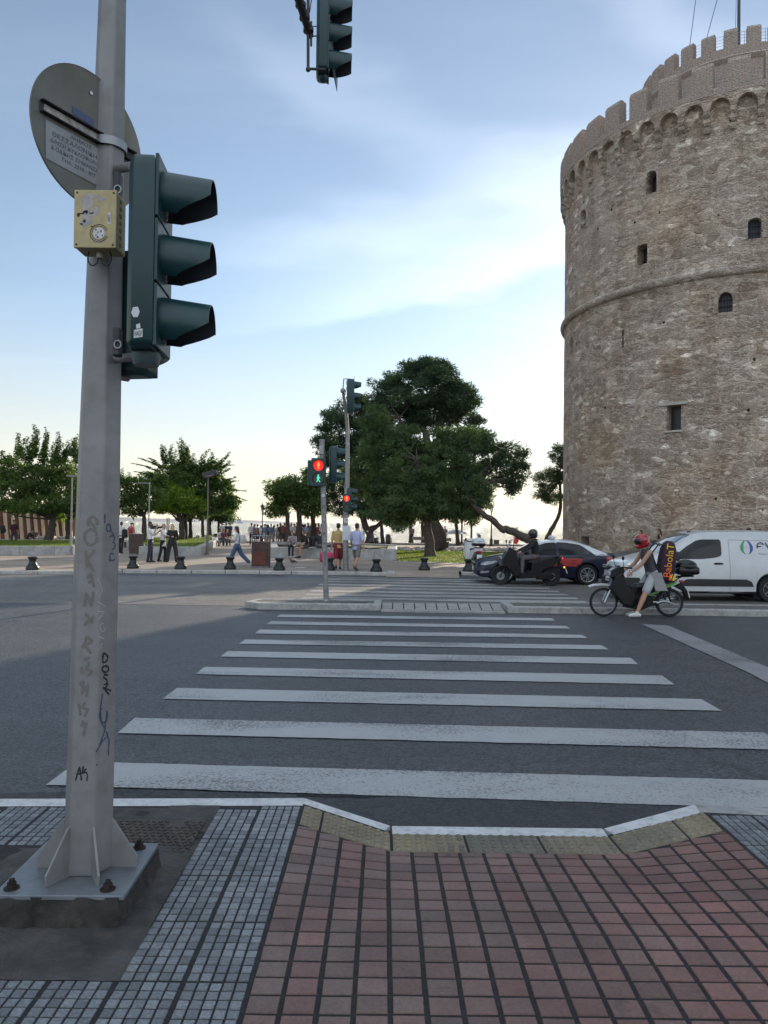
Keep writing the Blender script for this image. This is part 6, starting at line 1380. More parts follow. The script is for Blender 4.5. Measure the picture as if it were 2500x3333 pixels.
for x, yt, lb in ((1503, 1690, 'dark plain pole standing left of the parked white scooter'), (1534, 1690, 'dark plain pole standing above the parked white scooter')):
    g = G(x, 1776, Z0); t = thing('dark_pole', lb, 'pole', g); h = D(x, 1600, g.y).z - Z0; b = MB(); b.cyl((0, 0, .1), (0, 0, h), .08, .06, 10); b.build('shaft', M_LAMPD, t); b = MB(); b.lathe([(.16, 0), (.14, .25), (.09, .4)], (0, 0, 0), 10); b.build('foot', M_LAMPD, t)
# ------------------------------------------------------------------ planter walls of pale marble, with grass
def planter(name, label, pts, h, soil=True, wall=.35, seed=1, gn=7000):
    """pts: ground corners (px,py), front edge first; low marble wall round a lawn"""
    P = [G(x, y, Z0) if not isinstance(x, Vector) else x for x, y in pts]; t = thing(name, label, 'planter', P[0]); o_ = P[0]; c = sum(P, Vector())/len(P)
    n = len(P); b = MB(); ins = []
    for i, p in enumerate(P):
        e0 = (p-P[i-1]).normalized(); e1 = (P[(i+1) % n]-p).normalized(); n0 = Vector((-e0.y, e0.x, 0)); n1 = Vector((-e1.y, e1.x, 0)); m_ = (n0+n1); m_ /= max(.3, m_.length_squared/2); 
        if (c-p).dot(m_) < 0: m_ = -m_
        ins.append(p + m_*wall)
    H = Vector((0, 0, h)); b.ring([[q - o_ for q in r] for r in (P, [p + H - Vector((0, 0, .02)) for p in P], [p + H + (q-p)*.05 for p, q in zip(P, ins)], [q + H for q in ins], [q + H*.7 for q in ins])], cap=False)
    b.build('wall', M_MARBLE, t)
    # vertical joints between the slabs
    b = MB(); 
    for i in range(n):
        a, q = P[i], P[(i+1) % n]; L_ = (q-a).length; d = (q-a).normalized(); nn = Vector((d.y, -d.x, 0)); 
        if (c-a).dot(nn) > 0: nn = -nn
        k = 1.6
        while k < L_: p = a + d*k - o_ + nn*.002; b.add([p - d*.006, p + d*.006, p + d*.006 + H*.98, p - d*.006 + H*.98], [(0, 1, 2, 3)]); k += 1.6
    if b.v: b.build('joints', M_GROUT, t)
    if soil:
        s_ = poly_sheet('lawn_bed', [q - o_ + H*.85 for q in ins], M_SOIL, None, t, None)
        go = grass('planter_grass', [Vector((q.x, q.y, 0)) for q in ins], Z0 + h*.85, gn, seed, .07, None); 
        for k_ in ('kind',): 
            if k_ in go.keys(): del go[k_]
        go.parent = t; go.location = -o_ ; go['kind'] = 'stuff'
    return t
planter('marble_planter', 'long low marble planter wall with grass at far left, before the dark tree', [(-420, 1808), (240, 1806), (330, 1788), (262, 1776), (-420, 1778)], .45, seed=11, gn=16000)
planter('marble_planter', 'low pale marble planter with grass behind the group of three people', [(452, 1808), (655, 1808), (706, 1777), (700, 1764), (440, 1768)], .46, seed=12, gn=12000)
planter('marble_planter', 'narrow grassy planter further back between the leafy tree stems', [(690, 1770), (715, 1764), (718, 1752), (640, 1752)], .35, seed=13, gn=4000)
planter('marble_bench_wall', 'low marble wall with two seated people, running right from the litter bin', [(874, 1813), (1040, 1816), (1291, 1825), (1291, 1800), (1100, 1790), (874, 1790)], .52, False, wall=.5)
s_ = poly_sheet('lawn_mid', [G(1110, 1797, Z0) + Vector((0, 0, .42)), G(1288, 1816, Z0) + Vector((0, 0, .42)), G(1290, 1801, Z0) + Vector((0, 0, .42)), G(1120, 1791, Z0) + Vector((0, 0, .42))], M_SOIL)
# stone seat blocks
for i, (x0, x1, y, h, lb) in enumerate([(122, 172, 1769, .55, 'pale low stone bench before the brown panels, left of the tree trunk'), (185, 240, 1767, .5, 'pale low stone bench before the brown panels, right of the tree trunk'), (708, 716, 1777, .45, 'small pale stone block at the corner of the planter'), (395, 420, 1783, .55, 'pale yellowish stone bench beside the brown box bin')]):
    g = G((x0+x1)/2, y, Z0); w = (x1-x0)*g.y/FPX; t = thing('stone_bench', lb, 'bench', g); b = MB(); b.rbox((0, .3, h-.09), (w, .6, .18), .02); b.build('seat', M_MARBLE, t)
    for sx in (-1, 1): b = MB(); b.rbox((sx*w*.32, .3, (h-.18)/2), (w*.22, .5, h-.18), .01); b.build('leg', M_MARBLE, t)
# rocks edging along the quay walk behind the central lawn
rs = np.random.RandomState(9); b = MB()
for i in range(170):
    x = 1130 + (1790-1130)*rs.uniform(); g = G(x, rs.uniform(1785, 1794), .12); r = rs.uniform(.12, .32); b.sph(g + Vector((0, 0, .04)), (r, r*.8, r*.42), 7, 5)
o = b.build('edging_stones', mat('pale edging stones', (.26, .24, .22), .9, var=.3, vs=2, bump=.5, bs=10), smooth=40); tag(o, 'rough pale stones scattered along the back of the lawn', 'stones', None, 'stuff')
# ------------------------------------------------------------------ brown panel wall with pale fins
M_CORT = mat('rust brown panel', (.21, .075, .030), .75, .1, var=.25, vs=.8, bump=.15, bs=10); M_FIN = mat('pale cream fin', (.56, .47, .36), .8, var=.12, vs=2)
tw = thing('panel_wall', 'rust brown panel wall with pale leaning fins at the far left', 'wall', G(120, 1772, Z0))
a_, c_ = G(-330, 1775, Z0), G(256, 1763, Z0); o_ = Vector(tw.location); n = 22
for k in range(n):
    p, q = a_.lerp(c_, k/n), a_.lerp(c_, (k+1)/n); hz_ = 2.9 - 1.1*((k+.5)/n)**1.2; h0, h1 = 3.0 - 1.05*(k/n), 3.0 - 1.05*((k+1)/n); lean = Vector((-.55, .3, 0)); b = MB(); u = (q-p); bk = Vector((0, .06, 0))
    P4 = [p - o_, q - o_, q - o_ + Vector((0, 0, h1)) + lean*.6, p - o_ + Vector((0, 0, h0)) + lean*.6]; b.add(P4 + [v + bk for v in P4], [(0, 1, 2, 3), (7, 6, 5, 4), (3, 2, 6, 7), (0, 3, 7, 4), (1, 5, 6, 2)]); b.build('panel', M_CORT, tw)
    b = MB(); f0 = p - o_ + Vector((0, -.16, 0)); w = u.normalized()*.26; P4 = [f0 - w*.5, f0 + w*.5, f0 + w*.5 + Vector((0, 0, h0+.05)) + lean*.6, f0 - w*.5 + Vector((0, 0, h0+.05)) + lean*.6]; bk2 = Vector((0, .15, 0)); b.add(P4 + [v + bk2 for v in P4], [(0, 1, 2, 3), (7, 6, 5, 4), (3, 2, 6, 7), (0, 3, 7, 4), (1, 5, 6, 2)]); b.build('fin', M_FIN, tw)
# ------------------------------------------------------------------ small things by the water
def legs4(t, w, d, h, m, r=.025):
    for sx in (-1, 1):
        for sy in (-1, 1): b = MB(); b.cyl((sx*w/2, sy*d/2, 0), (sx*w/2, sy*d/2, h), r, n=6); b.build('leg', m, t)
M_BOARD = mat('grey board', (.20, .19, .18), .7, var=.2, vs=3)
for x0, x1, yt, yb, lb in ((1341, 1383, 1747, 1766, 'long grey stall board on legs between two pine trunks'), (1441, 1468, 1751, 1768, 'small grey stall table just right of the thick dark trunk')):
    g = G((x0+x1)/2, yb + 6, Z0); w = (x1-x0)*g.y/FPX; h = (yb+6-yt)*g.y/FPX; t = thing('stall_table', lb, 'stall', g); b = MB(); b.rbox((0, 0, h*.78), (w, .5, h*.42), .03); b.build('board', M_BOARD, t); legs4(t, w*.92, .4, h*.6, M_LAMPD)
g = G(1616, 1777, Z0); t = thing('sandwich_board', 'brown A shaped board standing right of the ornate lamp', 'sign', g); h = 20*g.y/FPX; w = 16*g.y/FPX
for s_ in (-1, 1): b = MB(); b.box((0, s_*.14, h/2), (w, .03, h), (R(10*s_), 0, 0)); b.build('panel', mat('brown board', (.10, .075, .06), .7, var=.3, vs=4), t)
g = G(1487, 1774, Z0); t = thing('beach_umbrella', 'pale open umbrella by the water behind the thin pines', 'umbrella', g); b = MB(); b.cyl((0, 0, 0), (0, 0, 1.35), .02, n=6); b.build('pole', M_LAMPG, t); b = MB(); b.lathe([(1.05, 1.0), (.8, 1.2), (.4, 1.36), (.01, 1.42)], (0, 0, 0), 12); b.build('canopy', mat('pale blue canopy', (.42, .45, .47), .8), t)
g = G(1682, 1792, Z0); t = thing('feather_flag', 'tall curved red feather flag behind the black taxi', 'flag', g); d = g.y; hh = (1792-1716)*d/FPX; b = MB(); b.tube([(-.25, 0, 0), (-.2, 0, hh*.6), (-.1, 0, hh*.92), (.12, 0, hh)], .025, 6); b.build('pole', M_LAMPD, t)
b = MB(); f = []; 
for k in range(13): tt = k/12; f += [Vector((-.20 + .12*tt, .02, hh*(.30 + .68*tt))), Vector((-.20 + .12*tt + .34*(math.sin(PI*min(1, .18 + tt*.8)))**.7, .02 + .03*math.sin(tt*6), hh*(.26 + .74*tt)))]
b.add(f, [[2*k, 2*k+1, 2*k+3, 2*k+2] for k in range(12)]); so2 = b.build('flag', mat('bright red flag cloth', (.62, .035, .03), .7, var=.1), t); sm = so2.modifiers.new('thick', 'SOLIDIFY'); sm.thickness = .01
writing('*', .10, .10, M_WHITE, t, (-.0, .0, hh*.75), (R(90), 0, 0), .002)
# bollards/plate on pavement: drain grate strip, paper strip, gull
g = G(979, 1849, .128); t = tag(MB().rbox((0, 0, .012), (.42, .12, .014), .004).build('paper_strip', M_WHITE), 'flat white strip lying on the pavement right of the litter bin', 'litter'); t.location = g
g = G(1205, 1851, .125); b = MB(); b.box((0, 0, .004), (.62, .30, .006)); 
for k in range(12): b.box((-.28 + k*.05, 0, .009), (.025, .26, .006))
o = b.build('tactile_grate', mat('pale metal grate', (.28, .27, .25), .5, .4)); o.location = g; tag(o, 'pale ribbed grate in the pavement left of the corner bollard', 'grate')
# pigeon
M_PIG = mat('grey pigeon feathers', (.05, .055, .065), .7, var=.3, vs=20)
def pigeon(g, rz, label):
    t = thing('pigeon', label, 'pigeon', g, rz); b = MB(); b.sph((0, 0, .13), (.13, .065, .07), 12, 8); b.cap((.08, 0, .16), (.13, 0, .22), .045, .028); b.sph((.14, 0, .235), (.032, .026, .028), 10, 6); b.cap((-.1, 0, .12), (-.23, 0, .09), .045, .018)
    o = b.build('body', M_PIG, t, smooth=80); rm = o.modifiers.new('one', 'REMESH'); rm.mode = 'VOXEL'; rm.voxel_size = .012; rm.use_smooth_shade = True
    b = MB(); b.lathe([(.007, 0), (.001, .03)], (.168, 0, .232), 6, 'X'); b.build('beak', M_DKST, t)
    for s_ in (-1, 1): b = MB(); b.cyl((.0, s_*.03, 0), (.0, s_*.03, .08), .006, n=5); b.box((.015, s_*.03, .004), (.05, .03, .006)); b.build('leg', mat('pink bird leg', (.25, .08, .07), .6), t)
pigeon(G(953, 1836, Z0), R(160), 'grey pigeon standing on the pavement right of the litter bin')
# ship far out
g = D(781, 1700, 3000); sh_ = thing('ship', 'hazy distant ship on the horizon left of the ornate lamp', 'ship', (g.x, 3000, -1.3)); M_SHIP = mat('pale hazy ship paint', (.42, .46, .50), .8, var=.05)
b = MB(); b.prism([(-13, 0), (12, 0), (15, 6), (-14, 5.5)], 'Y', -5, 5); b.build('hull', M_SHIP, sh_); b = MB(); b.rbox((-1, 0, 9), (17, 8, 7), .6); b.rbox((2, 0, 14.5), (9, 7, 5), .5); b.build('superstructure', M_SHIP, sh_); b = MB(); b.cyl((3, 0, 16), (3, 0, 23), .7, .3, 8); b.cyl((-5, 0, 12), (-5, 0, 18), 1.3, 1.1, 10); b.build('mast', M_SHIP, sh_)
# ------------------------------------------------------------------ cars
M_TYRE = mat('tyre rubber', (.012, .012, .013), .85, var=.2, vs=20); M_ALLOY = mat('silver alloy', (.42, .43, .44), .3, .85, var=.1, vs=20); M_CARBLK = mat('black plastic', (.014, .014, .015), .55, var=.15, vs=9)
M_NAVY = mat('dark navy paint', (.006, .009, .026), .32, .0, var=.06, vs=3, coat=.25, spec=.3); M_CARW = mat('white car paint', (.46, .48, .49), .3, var=.05, vs=3, coat=.6, dirt=.05); M_GLASS = mat('dark car glass', (.006, .008, .010), .06, var=0, spec=.35)
M_HEADL = mat('clear headlamp', (.30, .32, .34), .12, .3, var=.2, vs=30); M_TAILL = mat('red tail lamp', (.30, .012, .012), .2, var=.1, coat=.5); M_CHROME = mat('chrome', (.55, .56, .57), .15, 1.0, var=0); M_GLASSL = mat('sky bright windscreen', (.08, .10, .11), .05, var=0, spec=1.0)
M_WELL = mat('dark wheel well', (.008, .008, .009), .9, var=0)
def ip(x, tab):
    if x <= tab[0][0]: return tab[0][1]
    for (a, c) in zip(tab, tab[1:]):
        if x <= c[0]:
            t = (x-a[0])/(c[0]-a[0]); return a[1] + (c[1]-a[1])*t
    return tab[-1][1]
def sm(x, tab):     # catmull smoothed lookup
    n = len(tab)
    if x <= tab[0][0]: return tab[0][1]
    if x >= tab[-1][0]: return tab[-1][1]
    for i in range(n-1):
        if x <= tab[i+1][0]:
            x0, y0 = tab[i]; x1, y1 = tab[i+1]; t = (x-x0)/(x1-x0); h = x1-x0
            m0 = (y1-tab[i-1][1])/(x1-tab[i-1][0])*h if i > 0 else (y1-y0); m1 = (tab[i+2][1]-y0)/(tab[i+2][0]-x0)*h if i < n-2 else (y1-y0)
            d = (y1-y0); m0 = max(min(m0, 3*abs(d)), -3*abs(d)); m1 = max(min(m1, 3*abs(d)), -3*abs(d))
            return (2*t**3-3*t*t+1)*y0 + (t**3-2*t*t+t)*m0 + (-2*t**3+3*t*t)*y1 + (t**3-t*t)*m1
class Car:
    def __init__(s, L, top, belt, hw, sill, wheels, ra, roofw): s.L, s.top, s.belt, s.hw, s.sill, s.wheels, s.ra, s.roofw = L, top, belt, hw, sill, wheels, ra, roofw
    def sec(s, x):
        hw = sm(x, s.hw); zt = sm(x, s.top); zb = min(sm(x, s.belt), zt - .03); zl = ip(x, s.sill)
        for (xc, zc) in s.wheels:
            if abs(x-xc) < s.ra: zl = max(zl, zc + math.sqrt(s.ra**2 - (x-xc)**2))
        k = max(0, min(1, (zt-zb)/.35)); rw = hw*.90*(1-k) + sm(x, s.roofw)*k; ez = .10*k + .02*(1-k)
        z2 = max(zl + .03, min(.50, zb-.16)); z1 = zl + .015
        return [(hw*.93, zl), (hw*.985, z1 + .02), (hw, max(z2, z1+.03)), (hw*.992, max(zb-.14, z2+.02)), (hw*.955, zb), (hw*.955*.5 + rw*.5 + .015*k, zb*.5 + (zt-ez)*.5), (rw, zt-ez), (rw*.93, zt-ez*.38), (rw*.78, zt - .02*k - .005), (rw*.45, zt), (0.0, zt + .008)]
    def y(s, x, z):
        q = s.sec(x)
        for a, c in zip(q, q[1:]):
            if a[1] <= z <= c[1] and c[1] > a[1]: return a[0] + (c[0]-a[0])*(z-a[1])/(c[1]-a[1])
        return q[0][0] if z < q[0][1] else q[-2][0]
    def z(s, x, y):
        q = s.sec(x)[::-1]; y = abs(y)
        for a, c in zip(q, q[1:]):
            if a[0] <= y <= c[0] and c[0] > a[0]: return a[1] + (c[1]-a[1])*(y-a[0])/(c[0]-a[0])
        return q[-1][1]
    def shell(s, t, m, roof_m=None, roof=(0, 0), n=90):
        xs_ = sorted(set([round(s.L*i/n, 4) for i in range(n+1)] + [round(w[0] + s.ra*c, 4) for w in s.wheels for c in (-1, -.995, -.97, -.9, .9, .97, .995, 1)] + [round(w[0] + s.ra*c*1.001, 4) for w in s.wheels for c in (-1, 1)]))
        rings = []
        for x in xs_:
            q = s.sec(x); rings.append([(x, -a, b_) for a, b_ in q] + [(x, a, b_) for a, b_ in q[::-1][1:]])
        m_ = len(rings[0]); body, rf = MB(), MB(); V = [p for r_ in rings for p in r_]; body.v = list(V); rf.v = list(V)
        for i in range(len(rings)-1):
            xm = (xs_[i]+xs_[i+1])/2
            for j in range(m_-1):
                f = [i*m_+j, i*m_+j+1, (i+1)*m_+j+1, (i+1)*m_+j]; jj = min(j, m_-2-j)
                if roof_m and roof[0] < xm < roof[1] and jj >= 6: rf.f.append(f); rf.mi.append(0)
                else: body.f.append(f); body.mi.append(0)
        for i in (0, len(rings)-1): body.f.append([i*m_+j for j in range(m_)]); body.mi.append(0)
        body.build('body', m, t, smooth=38)
        if roof_m: 
            o = rf.build('roof', roof_m, t, smooth=38); bm = bmesh.new(); bm.from_mesh(o.data); bmesh.ops.delete(bm, geom=[v for v in bm.verts if not v.link_faces], context='VERTS'); bm.to_mesh(o.data); bm.free()
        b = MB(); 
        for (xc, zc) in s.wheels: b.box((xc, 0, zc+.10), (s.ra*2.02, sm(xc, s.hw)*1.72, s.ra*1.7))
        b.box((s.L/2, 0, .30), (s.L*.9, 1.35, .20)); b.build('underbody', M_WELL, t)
    def patch(s, name, poly, m, t, off=.004, side=(-1,), sub=3, thick=None):
        for sd_ in side:
            bm = bmesh.new(); vs = [bm.verts.new((x, 0, z)) for x, z in poly]; f = bm.faces.new(vs)
            bmesh.ops.triangulate(bm, faces=[f]); 
            for _ in range(sub):
                le = [e for e in bm.edges if e.calc_length() > .10]
                if le: bmesh.ops.subdivide_edges(bm, edges=le, cuts=1, use_grid_fill=True)
            bmesh.ops.triangulate(bm, faces=bm.faces)
            for v in bm.verts: v.co.y = sd_*(s.y(v.co.x, v.co.z) + off)
            me = bpy.data.meshes.new(name); bm.to_mesh(me); bm.free(); me.shade_smooth(); o = link_mesh(name, me, m, t)
            if thick: q = o.modifiers.new('thick', 'SOLIDIFY'); q.thickness = thick; q.offset = 0
        return o
    def toppatch(s, name, xa, xb, wa, wb, m, t, off=.006, n=14):
        b = MB(); rows = []
        for i in range(n+1):
            u = i/n; x = xa + (xb-xa)*u; w = (wa + (wb-wa)*u)
            dz = (s.z(x+.02, 0) - s.z(x-.02, 0))/.04; nx, nz = -dz/math.hypot(1, dz), 1/math.hypot(1, dz)
            rows.append([(x + nx*off, w*(j/n*2-1), s.z(x, w*(j/n*2-1)) + nz*off) for j in range(n+1)])
        b.add([p for r_ in rows for p in r_], [[i*(n+1)+j, i*(n+1)+j+1, (i+1)*(n+1)+j+1, (i+1)*(n+1)+j] for i in range(n) for j in range(n)]); return b.build(name, m, t, smooth=60)
def wheel(t, x, y, r, rr, spokes=10, m=M_ALLOY, w=.20, double=False, face=-1):
    g = thing_part('wheel', t, (x, y, r))
    b = MB(); b.lathe([(rr, -w*.45), (r*.93, -w*.5), (r*.985, -w*.36), (r, -w*.18), (r, w*.18), (r*.985, w*.36), (r*.93, w*.5), (rr, w*.45)], (0, 0, 0), 36, 'Y'); b.build('tyre', M_TYRE, g, smooth=30)
    b = MB(); b.lathe([(rr*.90, face*w*.42), (rr*1.0, face*w*.5), (rr*1.03, face*w*.47), (rr*.96, face*w*.2), (rr*.95, -face*w*.4), (rr*.90, -face*w*.4)], (0, 0, 0), 36, 'Y')
    for k in range(spokes):
        a = 2*PI*k/spokes + (.18 if double and k % 2 else 0); c, s_ = math.cos(a), math.sin(a); p0, p1 = Vector((c*rr*.14, face*w*.40, s_*rr*.14)), Vector((c*rr*.97, face*w*.44, s_*rr*.97)); q = Vector((-s_, 0, c))
        b.ring([[p + q*e + Vector((0, face*f_, 0)) for e, f_ in ((-wd, 0), (wd, 0), (wd*.7, .012), (-wd*.7, .012))] for p, wd in ((p0, rr*.10), (p1, rr*.055))])
    b.lathe([(rr*.2, face*w*.40), (rr*.18, face*w*.5), (.004, face*w*.52)], (0, 0, 0), 16, 'Y'); b.build('rim', m, g)
    b = MB(); b.lathe([(rr*.9, 0), (.01, 0)], (0, face*w*.12, 0), 24, 'Y'); b.build('brake_disc', M_DKST, g); return g
def thing_part(name, t, loc_):
    """a part that carries sub-parts: a small hub mesh at its centre"""
    b = MB(); b.cyl((0, -.03, 0), (0, .03, 0), .03, n=10); o = b.build(name, M_DKST, t); o.location = loc_; return o
# ---- taxi
tp0 = G(1528, 1900, 0); XF = D(1529, 1850, 24.6).x + .25
taxi = thing('taxi', 'dark navy saloon taxi with white roof and red door stripe, driving left behind a scooter', 'car', (XF, 25.55, .004), R(-1.5))
ca = Car(4.66, [(0, .60), (.06, .70), (.3, .80), (.8, .92), (1.22, 1.0), (1.45, 1.08), (1.95, 1.34), (2.3, 1.425), (2.8, 1.455), (3.3, 1.42), (3.8, 1.27), (4.2, 1.09), (4.5, 1.03), (4.60, .98), (4.66, .80)],
      [(0, .55), (.3, .70), (.8, .80), (1.4, .90), (2.5, .93), (3.6, .98), (4.3, .99), (4.66, .78)], [(0, .62), (.08, .74), (.3, .84), (.8, .895), (2.4, .91), (3.9, .895), (4.4, .84), (4.66, .70)],
      [(0, .28), (.15, .22), (.5, .2), (4.2, .22), (4.5, .28), (4.66, .38)], [(.93, .32), (3.61, .32)], .375, [(0, .6), (1.4, .66), (2.0, .60), (2.8, .58), (3.6, .57), (4.3, .60), (4.66, .6)])
ca.shell(taxi, M_NAVY, M_CARW, (1.95, 3.78))
ca.patch('rear_pillar', [(3.30, 1.37), (3.75, 1.235), (4.22, 1.055), (4.36, .965), (3.86, .965), (3.76, 1.06), (3.55, 1.22)], M_CARW, taxi, .007)
ca.patch('side_window', [(1.62, .955), (1.60, .985), (2.05, 1.26), (2.28, 1.345), (2.60, 1.37), (2.62, .955)], M_GLASS, taxi, .006); ca.patch('side_window', [(2.70, .965), (2.68, 1.375), (3.0, 1.365), (3.35, 1.27), (3.66, 1.07), (3.70, .995)], M_GLASS, taxi, .006)
for sd_ in (1,): ca.patch('side_window', [(1.62, .955), (2.05, 1.26), (2.28, 1.345), (3.0, 1.365), (3.35, 1.27), (3.7, .995)], M_GLASS, taxi, .006, (1,))
ca.toppatch('windscreen', 1.42, 2.05, .64, .54, M_GLASSL, taxi); ca.toppatch('rear_window', 3.45, 4.15, .50, .56, M_GLASS, taxi)
ca.patch('door_line', [(2.66, .30), (2.672, .30), (2.685, .95), (2.673, .95)], M_WELL, taxi, .003); ca.patch('door_line', [(1.50, .34), (1.512, .34), (1.50, .90), (1.488, .90)], M_WELL, taxi, .003); ca.patch('door_line', [(3.52, .74), (3.60, .90), (3.612, .90), (3.532, .74)], M_WELL, taxi, .003)
ca.patch('red_panel', [(1.72, .60), (1.72, .86), (2.62, .86), (2.62, .60)], mat('red advertising panel', (.33, .022, .022), .5, var=.1), taxi, .006); ca.patch('red_panel', [(2.70, .60), (2.70, .86), (3.46, .86), (3.34, .60)], mat('red advertising panel', (.33, .022, .022), .5, var=.1), taxi, .006)
yy = -(ca.y(1.9, .73) + .010); writing('FREE NOW', .78, .12, M_WHITE, taxi, (2.16, yy, .735), (R(90), 0, 0), .001)
writing('TAXI', .16, .05, M_INK, taxi, (3.15, -(ca.y(3.1, .8)+.010), .79), (R(90), 0, 0), .001); writing('1300', .16, .05, M_INK, taxi, (3.15, -(ca.y(3.1, .7)+.010), .70), (R(90), 0, 0), .001)
for xh in (2.48, 3.40): b = MB(); b.rbox((xh, -(ca.y(xh, .90)+.012), .895), (.17, .03, .03), .01); b.build('door_handle', M_NAVY, taxi)
ca.patch('headlight', [(.14, .615), (.20, .70), (.62, .755), (.70, .74), (.55, .655), (.30, .60)], M_HEADL, taxi, .008); ca.patch('headlight', [(.14, .615), (.20, .70), (.62, .755), (.70, .74), (.55, .655), (.30, .60)], M_HEADL, taxi, .008, (1,))
ca.patch('tail_light', [(4.22, .76), (4.24, .93), (4.56, .93), (4.60, .78)], M_TAILL, taxi, .008); ca.patch('fog_light', [(.12, .335), (.14, .40), (.42, .42), (.40, .35)], M_HEADL, taxi, .008)
b = MB(); b.rbox((-.005, 0, .60), (.05, .95, .13), .02); b.build('grille', M_CARBLK, taxi); b = MB(); b.box((-.02, 0, .675), (.04, 1.0, .018)); b.build('grille_trim', M_CHROME, taxi)
b = MB(); b.rbox((.0, 0, .40), (.05, 1.2, .14), .02); b.build('intake', M_CARBLK, taxi); b = MB(); b.rbox((-.035, 0, .46), (.012, .5, .11), .003); b.build('number_plate', M_WHITE, taxi)
b = MB(); b.rbox((2.62, 0, 1.52), (.18, .42, .13), .05); b.build('taxi_sign', mat('white taxi sign', (.5, .51, .52), .4), taxi)
b = MB(); b.rbox((1.62, -.97, 1.02), (.16, .16, .12), .04); b.build('door_mirror', M_CARBLK, taxi); b = MB(); b.rbox((1.62, .97, 1.02), (.16, .16, .12), .04); b.build('door_mirror', M_CARBLK, taxi)
for x in (.93, 3.61): wheel(taxi, x, -.80, .325, .225, 10, double=True); wheel(taxi, x, .80, .325, .225, 10, face=1)
# ---- white van
van = thing('delivery_van', 'white panel van with water company logo on its side, waiting beyond the near motorbike', 'van', (D(1972, 1850, 19.6).x + .36, 20.35, .004), R(.8))
VL = [(0, .66), (.05, .86), (.12, .96), (.35, 1.06), (.75, 1.17), (1.05, 1.25), (1.30, 1.40), (1.62, 1.62), (1.88, 1.755), (2.15, 1.815), (2.7, 1.845), (3.6, 1.85), (4.3, 1.835), (4.62, 1.79), (4.72, 1.6), (4.75, .9)]
cv = Car(4.75, VL, [(0, .60), (.12, .80), (.5, .94), (1.0, 1.02), (1.6, 1.06), (2.6, 1.09), (4.6, 1.10), (4.75, .85)], [(0, .66), (.05, .76), (.2, .84), (.6, .90), (1.2, .925), (4.2, .925), (4.6, .88), (4.75, .82)],
      [(0, .26), (.2, .20), (4.5, .24), (4.75, .34)], [(.90, .33), (3.875, .33)], .39, [(0, .6), (1.2, .74), (1.8, .70), (2.6, .735), (4.4, .74), (4.75, .72)])
cv.shell(van, M_CARW)
cv.patch('side_window', [(1.30, 1.085), (1.42, 1.20), (1.72, 1.42), (1.98, 1.575), (2.12, 1.605), (2.56, 1.61), (2.605, 1.57), (2.605, 1.24), (2.57, 1.18), (2.42, 1.135), (2.1, 1.10)], M_GLASS, van, .006, (-1, 1))
cv.patch('quarter_glass_bar', [(1.60, 1.10), (1.63, 1.10), (1.75, 1.43), (1.72, 1.42)], M_CARBLK, van, .010)
cv.toppatch('windscreen', 1.08, 1.86, .78, .64, M_GLASSL, van)
cv.patch('side_rubbing_panel', [(1.52, .40), (1.62, .56), (1.72, .585), (3.22, .585), (3.36, .53), (3.42, .40)], M_CARBLK, van, .012)
cv.patch('sill_trim', [(1.30, .21), (1.30, .27), (3.48, .27), (3.48, .21)], M_CARBLK, van, .006)
for pl in ([(2.80, .28), (2.81, .28), (2.81, 1.60), (2.80, 1.60)], [(1.36, .42), (1.37, .42), (1.36, 1.04), (1.35, 1.04)], [(2.80, 1.595), (2.80, 1.605), (4.55, 1.585), (4.55, 1.575)], [(1.36, .415), (1.36, .424), (1.53, .424), (1.53, .415)]): cv.patch('panel_seam', pl, M_GREYM, van, .0025, sub=4)
b = MB(); b.rbox((2.50, -(cv.y(2.5, .98)+.018), .985), (.24, .035, .035), .012); b.build('door_handle', M_CARBLK, van)
b = MB(); b.rbox((2.5, -(cv.y(2.5, .98)+.003), .985), (.16, .01, .055), .004); b.build('handle_recess', M_WELL, van)
cv.patch('headlight', [(.10, .74), (.14, .86), (.50, .93), (.56, .90), (.42, .78), (.22, .72)], M_HEADL, van, .010, (-1, 1)); cv.patch('day_light', [(.10, .90), (.12, .935), (.46, .985), (.44, .955)], M_CHROME, van, .010, (-1, 1))
cv.patch('bumper_side', [(.12, .27), (.12, .60), (.46, .60), (.52, .42), (.50, .27)], M_CARBLK, van, .010, (-1, 1))
b = MB(); b.rbox((.005, 0, .42), (.10, 1.45, .30), .04); b.build('front_bumper', M_CARBLK, van); b = MB(); b.rbox((.01, 0, .79), (.06, 1.2, .12), .03); b.build('grille', M_CARBLK, van)
b = MB()
for z in (.80, .85): b.tube([(-.03, -.62, z), (-.035, -.2, z), (-.04, 0, z + .035), (-.035, .2, z), (-.03, .62, z)], .010, 6)
b.build('chevron_badge', M_CHROME, van); b = MB(); b.rbox((-.06, 0, .50), (.012, .52, .11), .003); b.build('number_plate', M_WHITE, van)
writing('NIA 4027', .38, .07, M_INK, van, (-.068, 0, .50), Matrix.Rotation(R(-90), 3, 'Z') @ Matrix.Rotation(R(90), 3, 'X'), .001)
for s_ in (-1, 1): b = MB(); b.rbox((1.36, s_*1.0, 1.17), (.16, .20, .24), .05); b.build('door_mirror', M_CARBLK, van)
b = MB(); b.cyl((1.98, -.3, 1.80), (2.25, -.3, 2.0), .012, .005, 6); b.rbox((1.97, -.3, 1.80), (.08, .05, .03), .01); b.build('roof_aerial', M_CARBLK, van)
for x in (.90, 3.875): wheel(van, x, -.82, .325, .20, 5, mat('grey steel rim', (.2, .2, .21), .45, .5)); wheel(van, x, .82, .325, .20, 5, face=1)
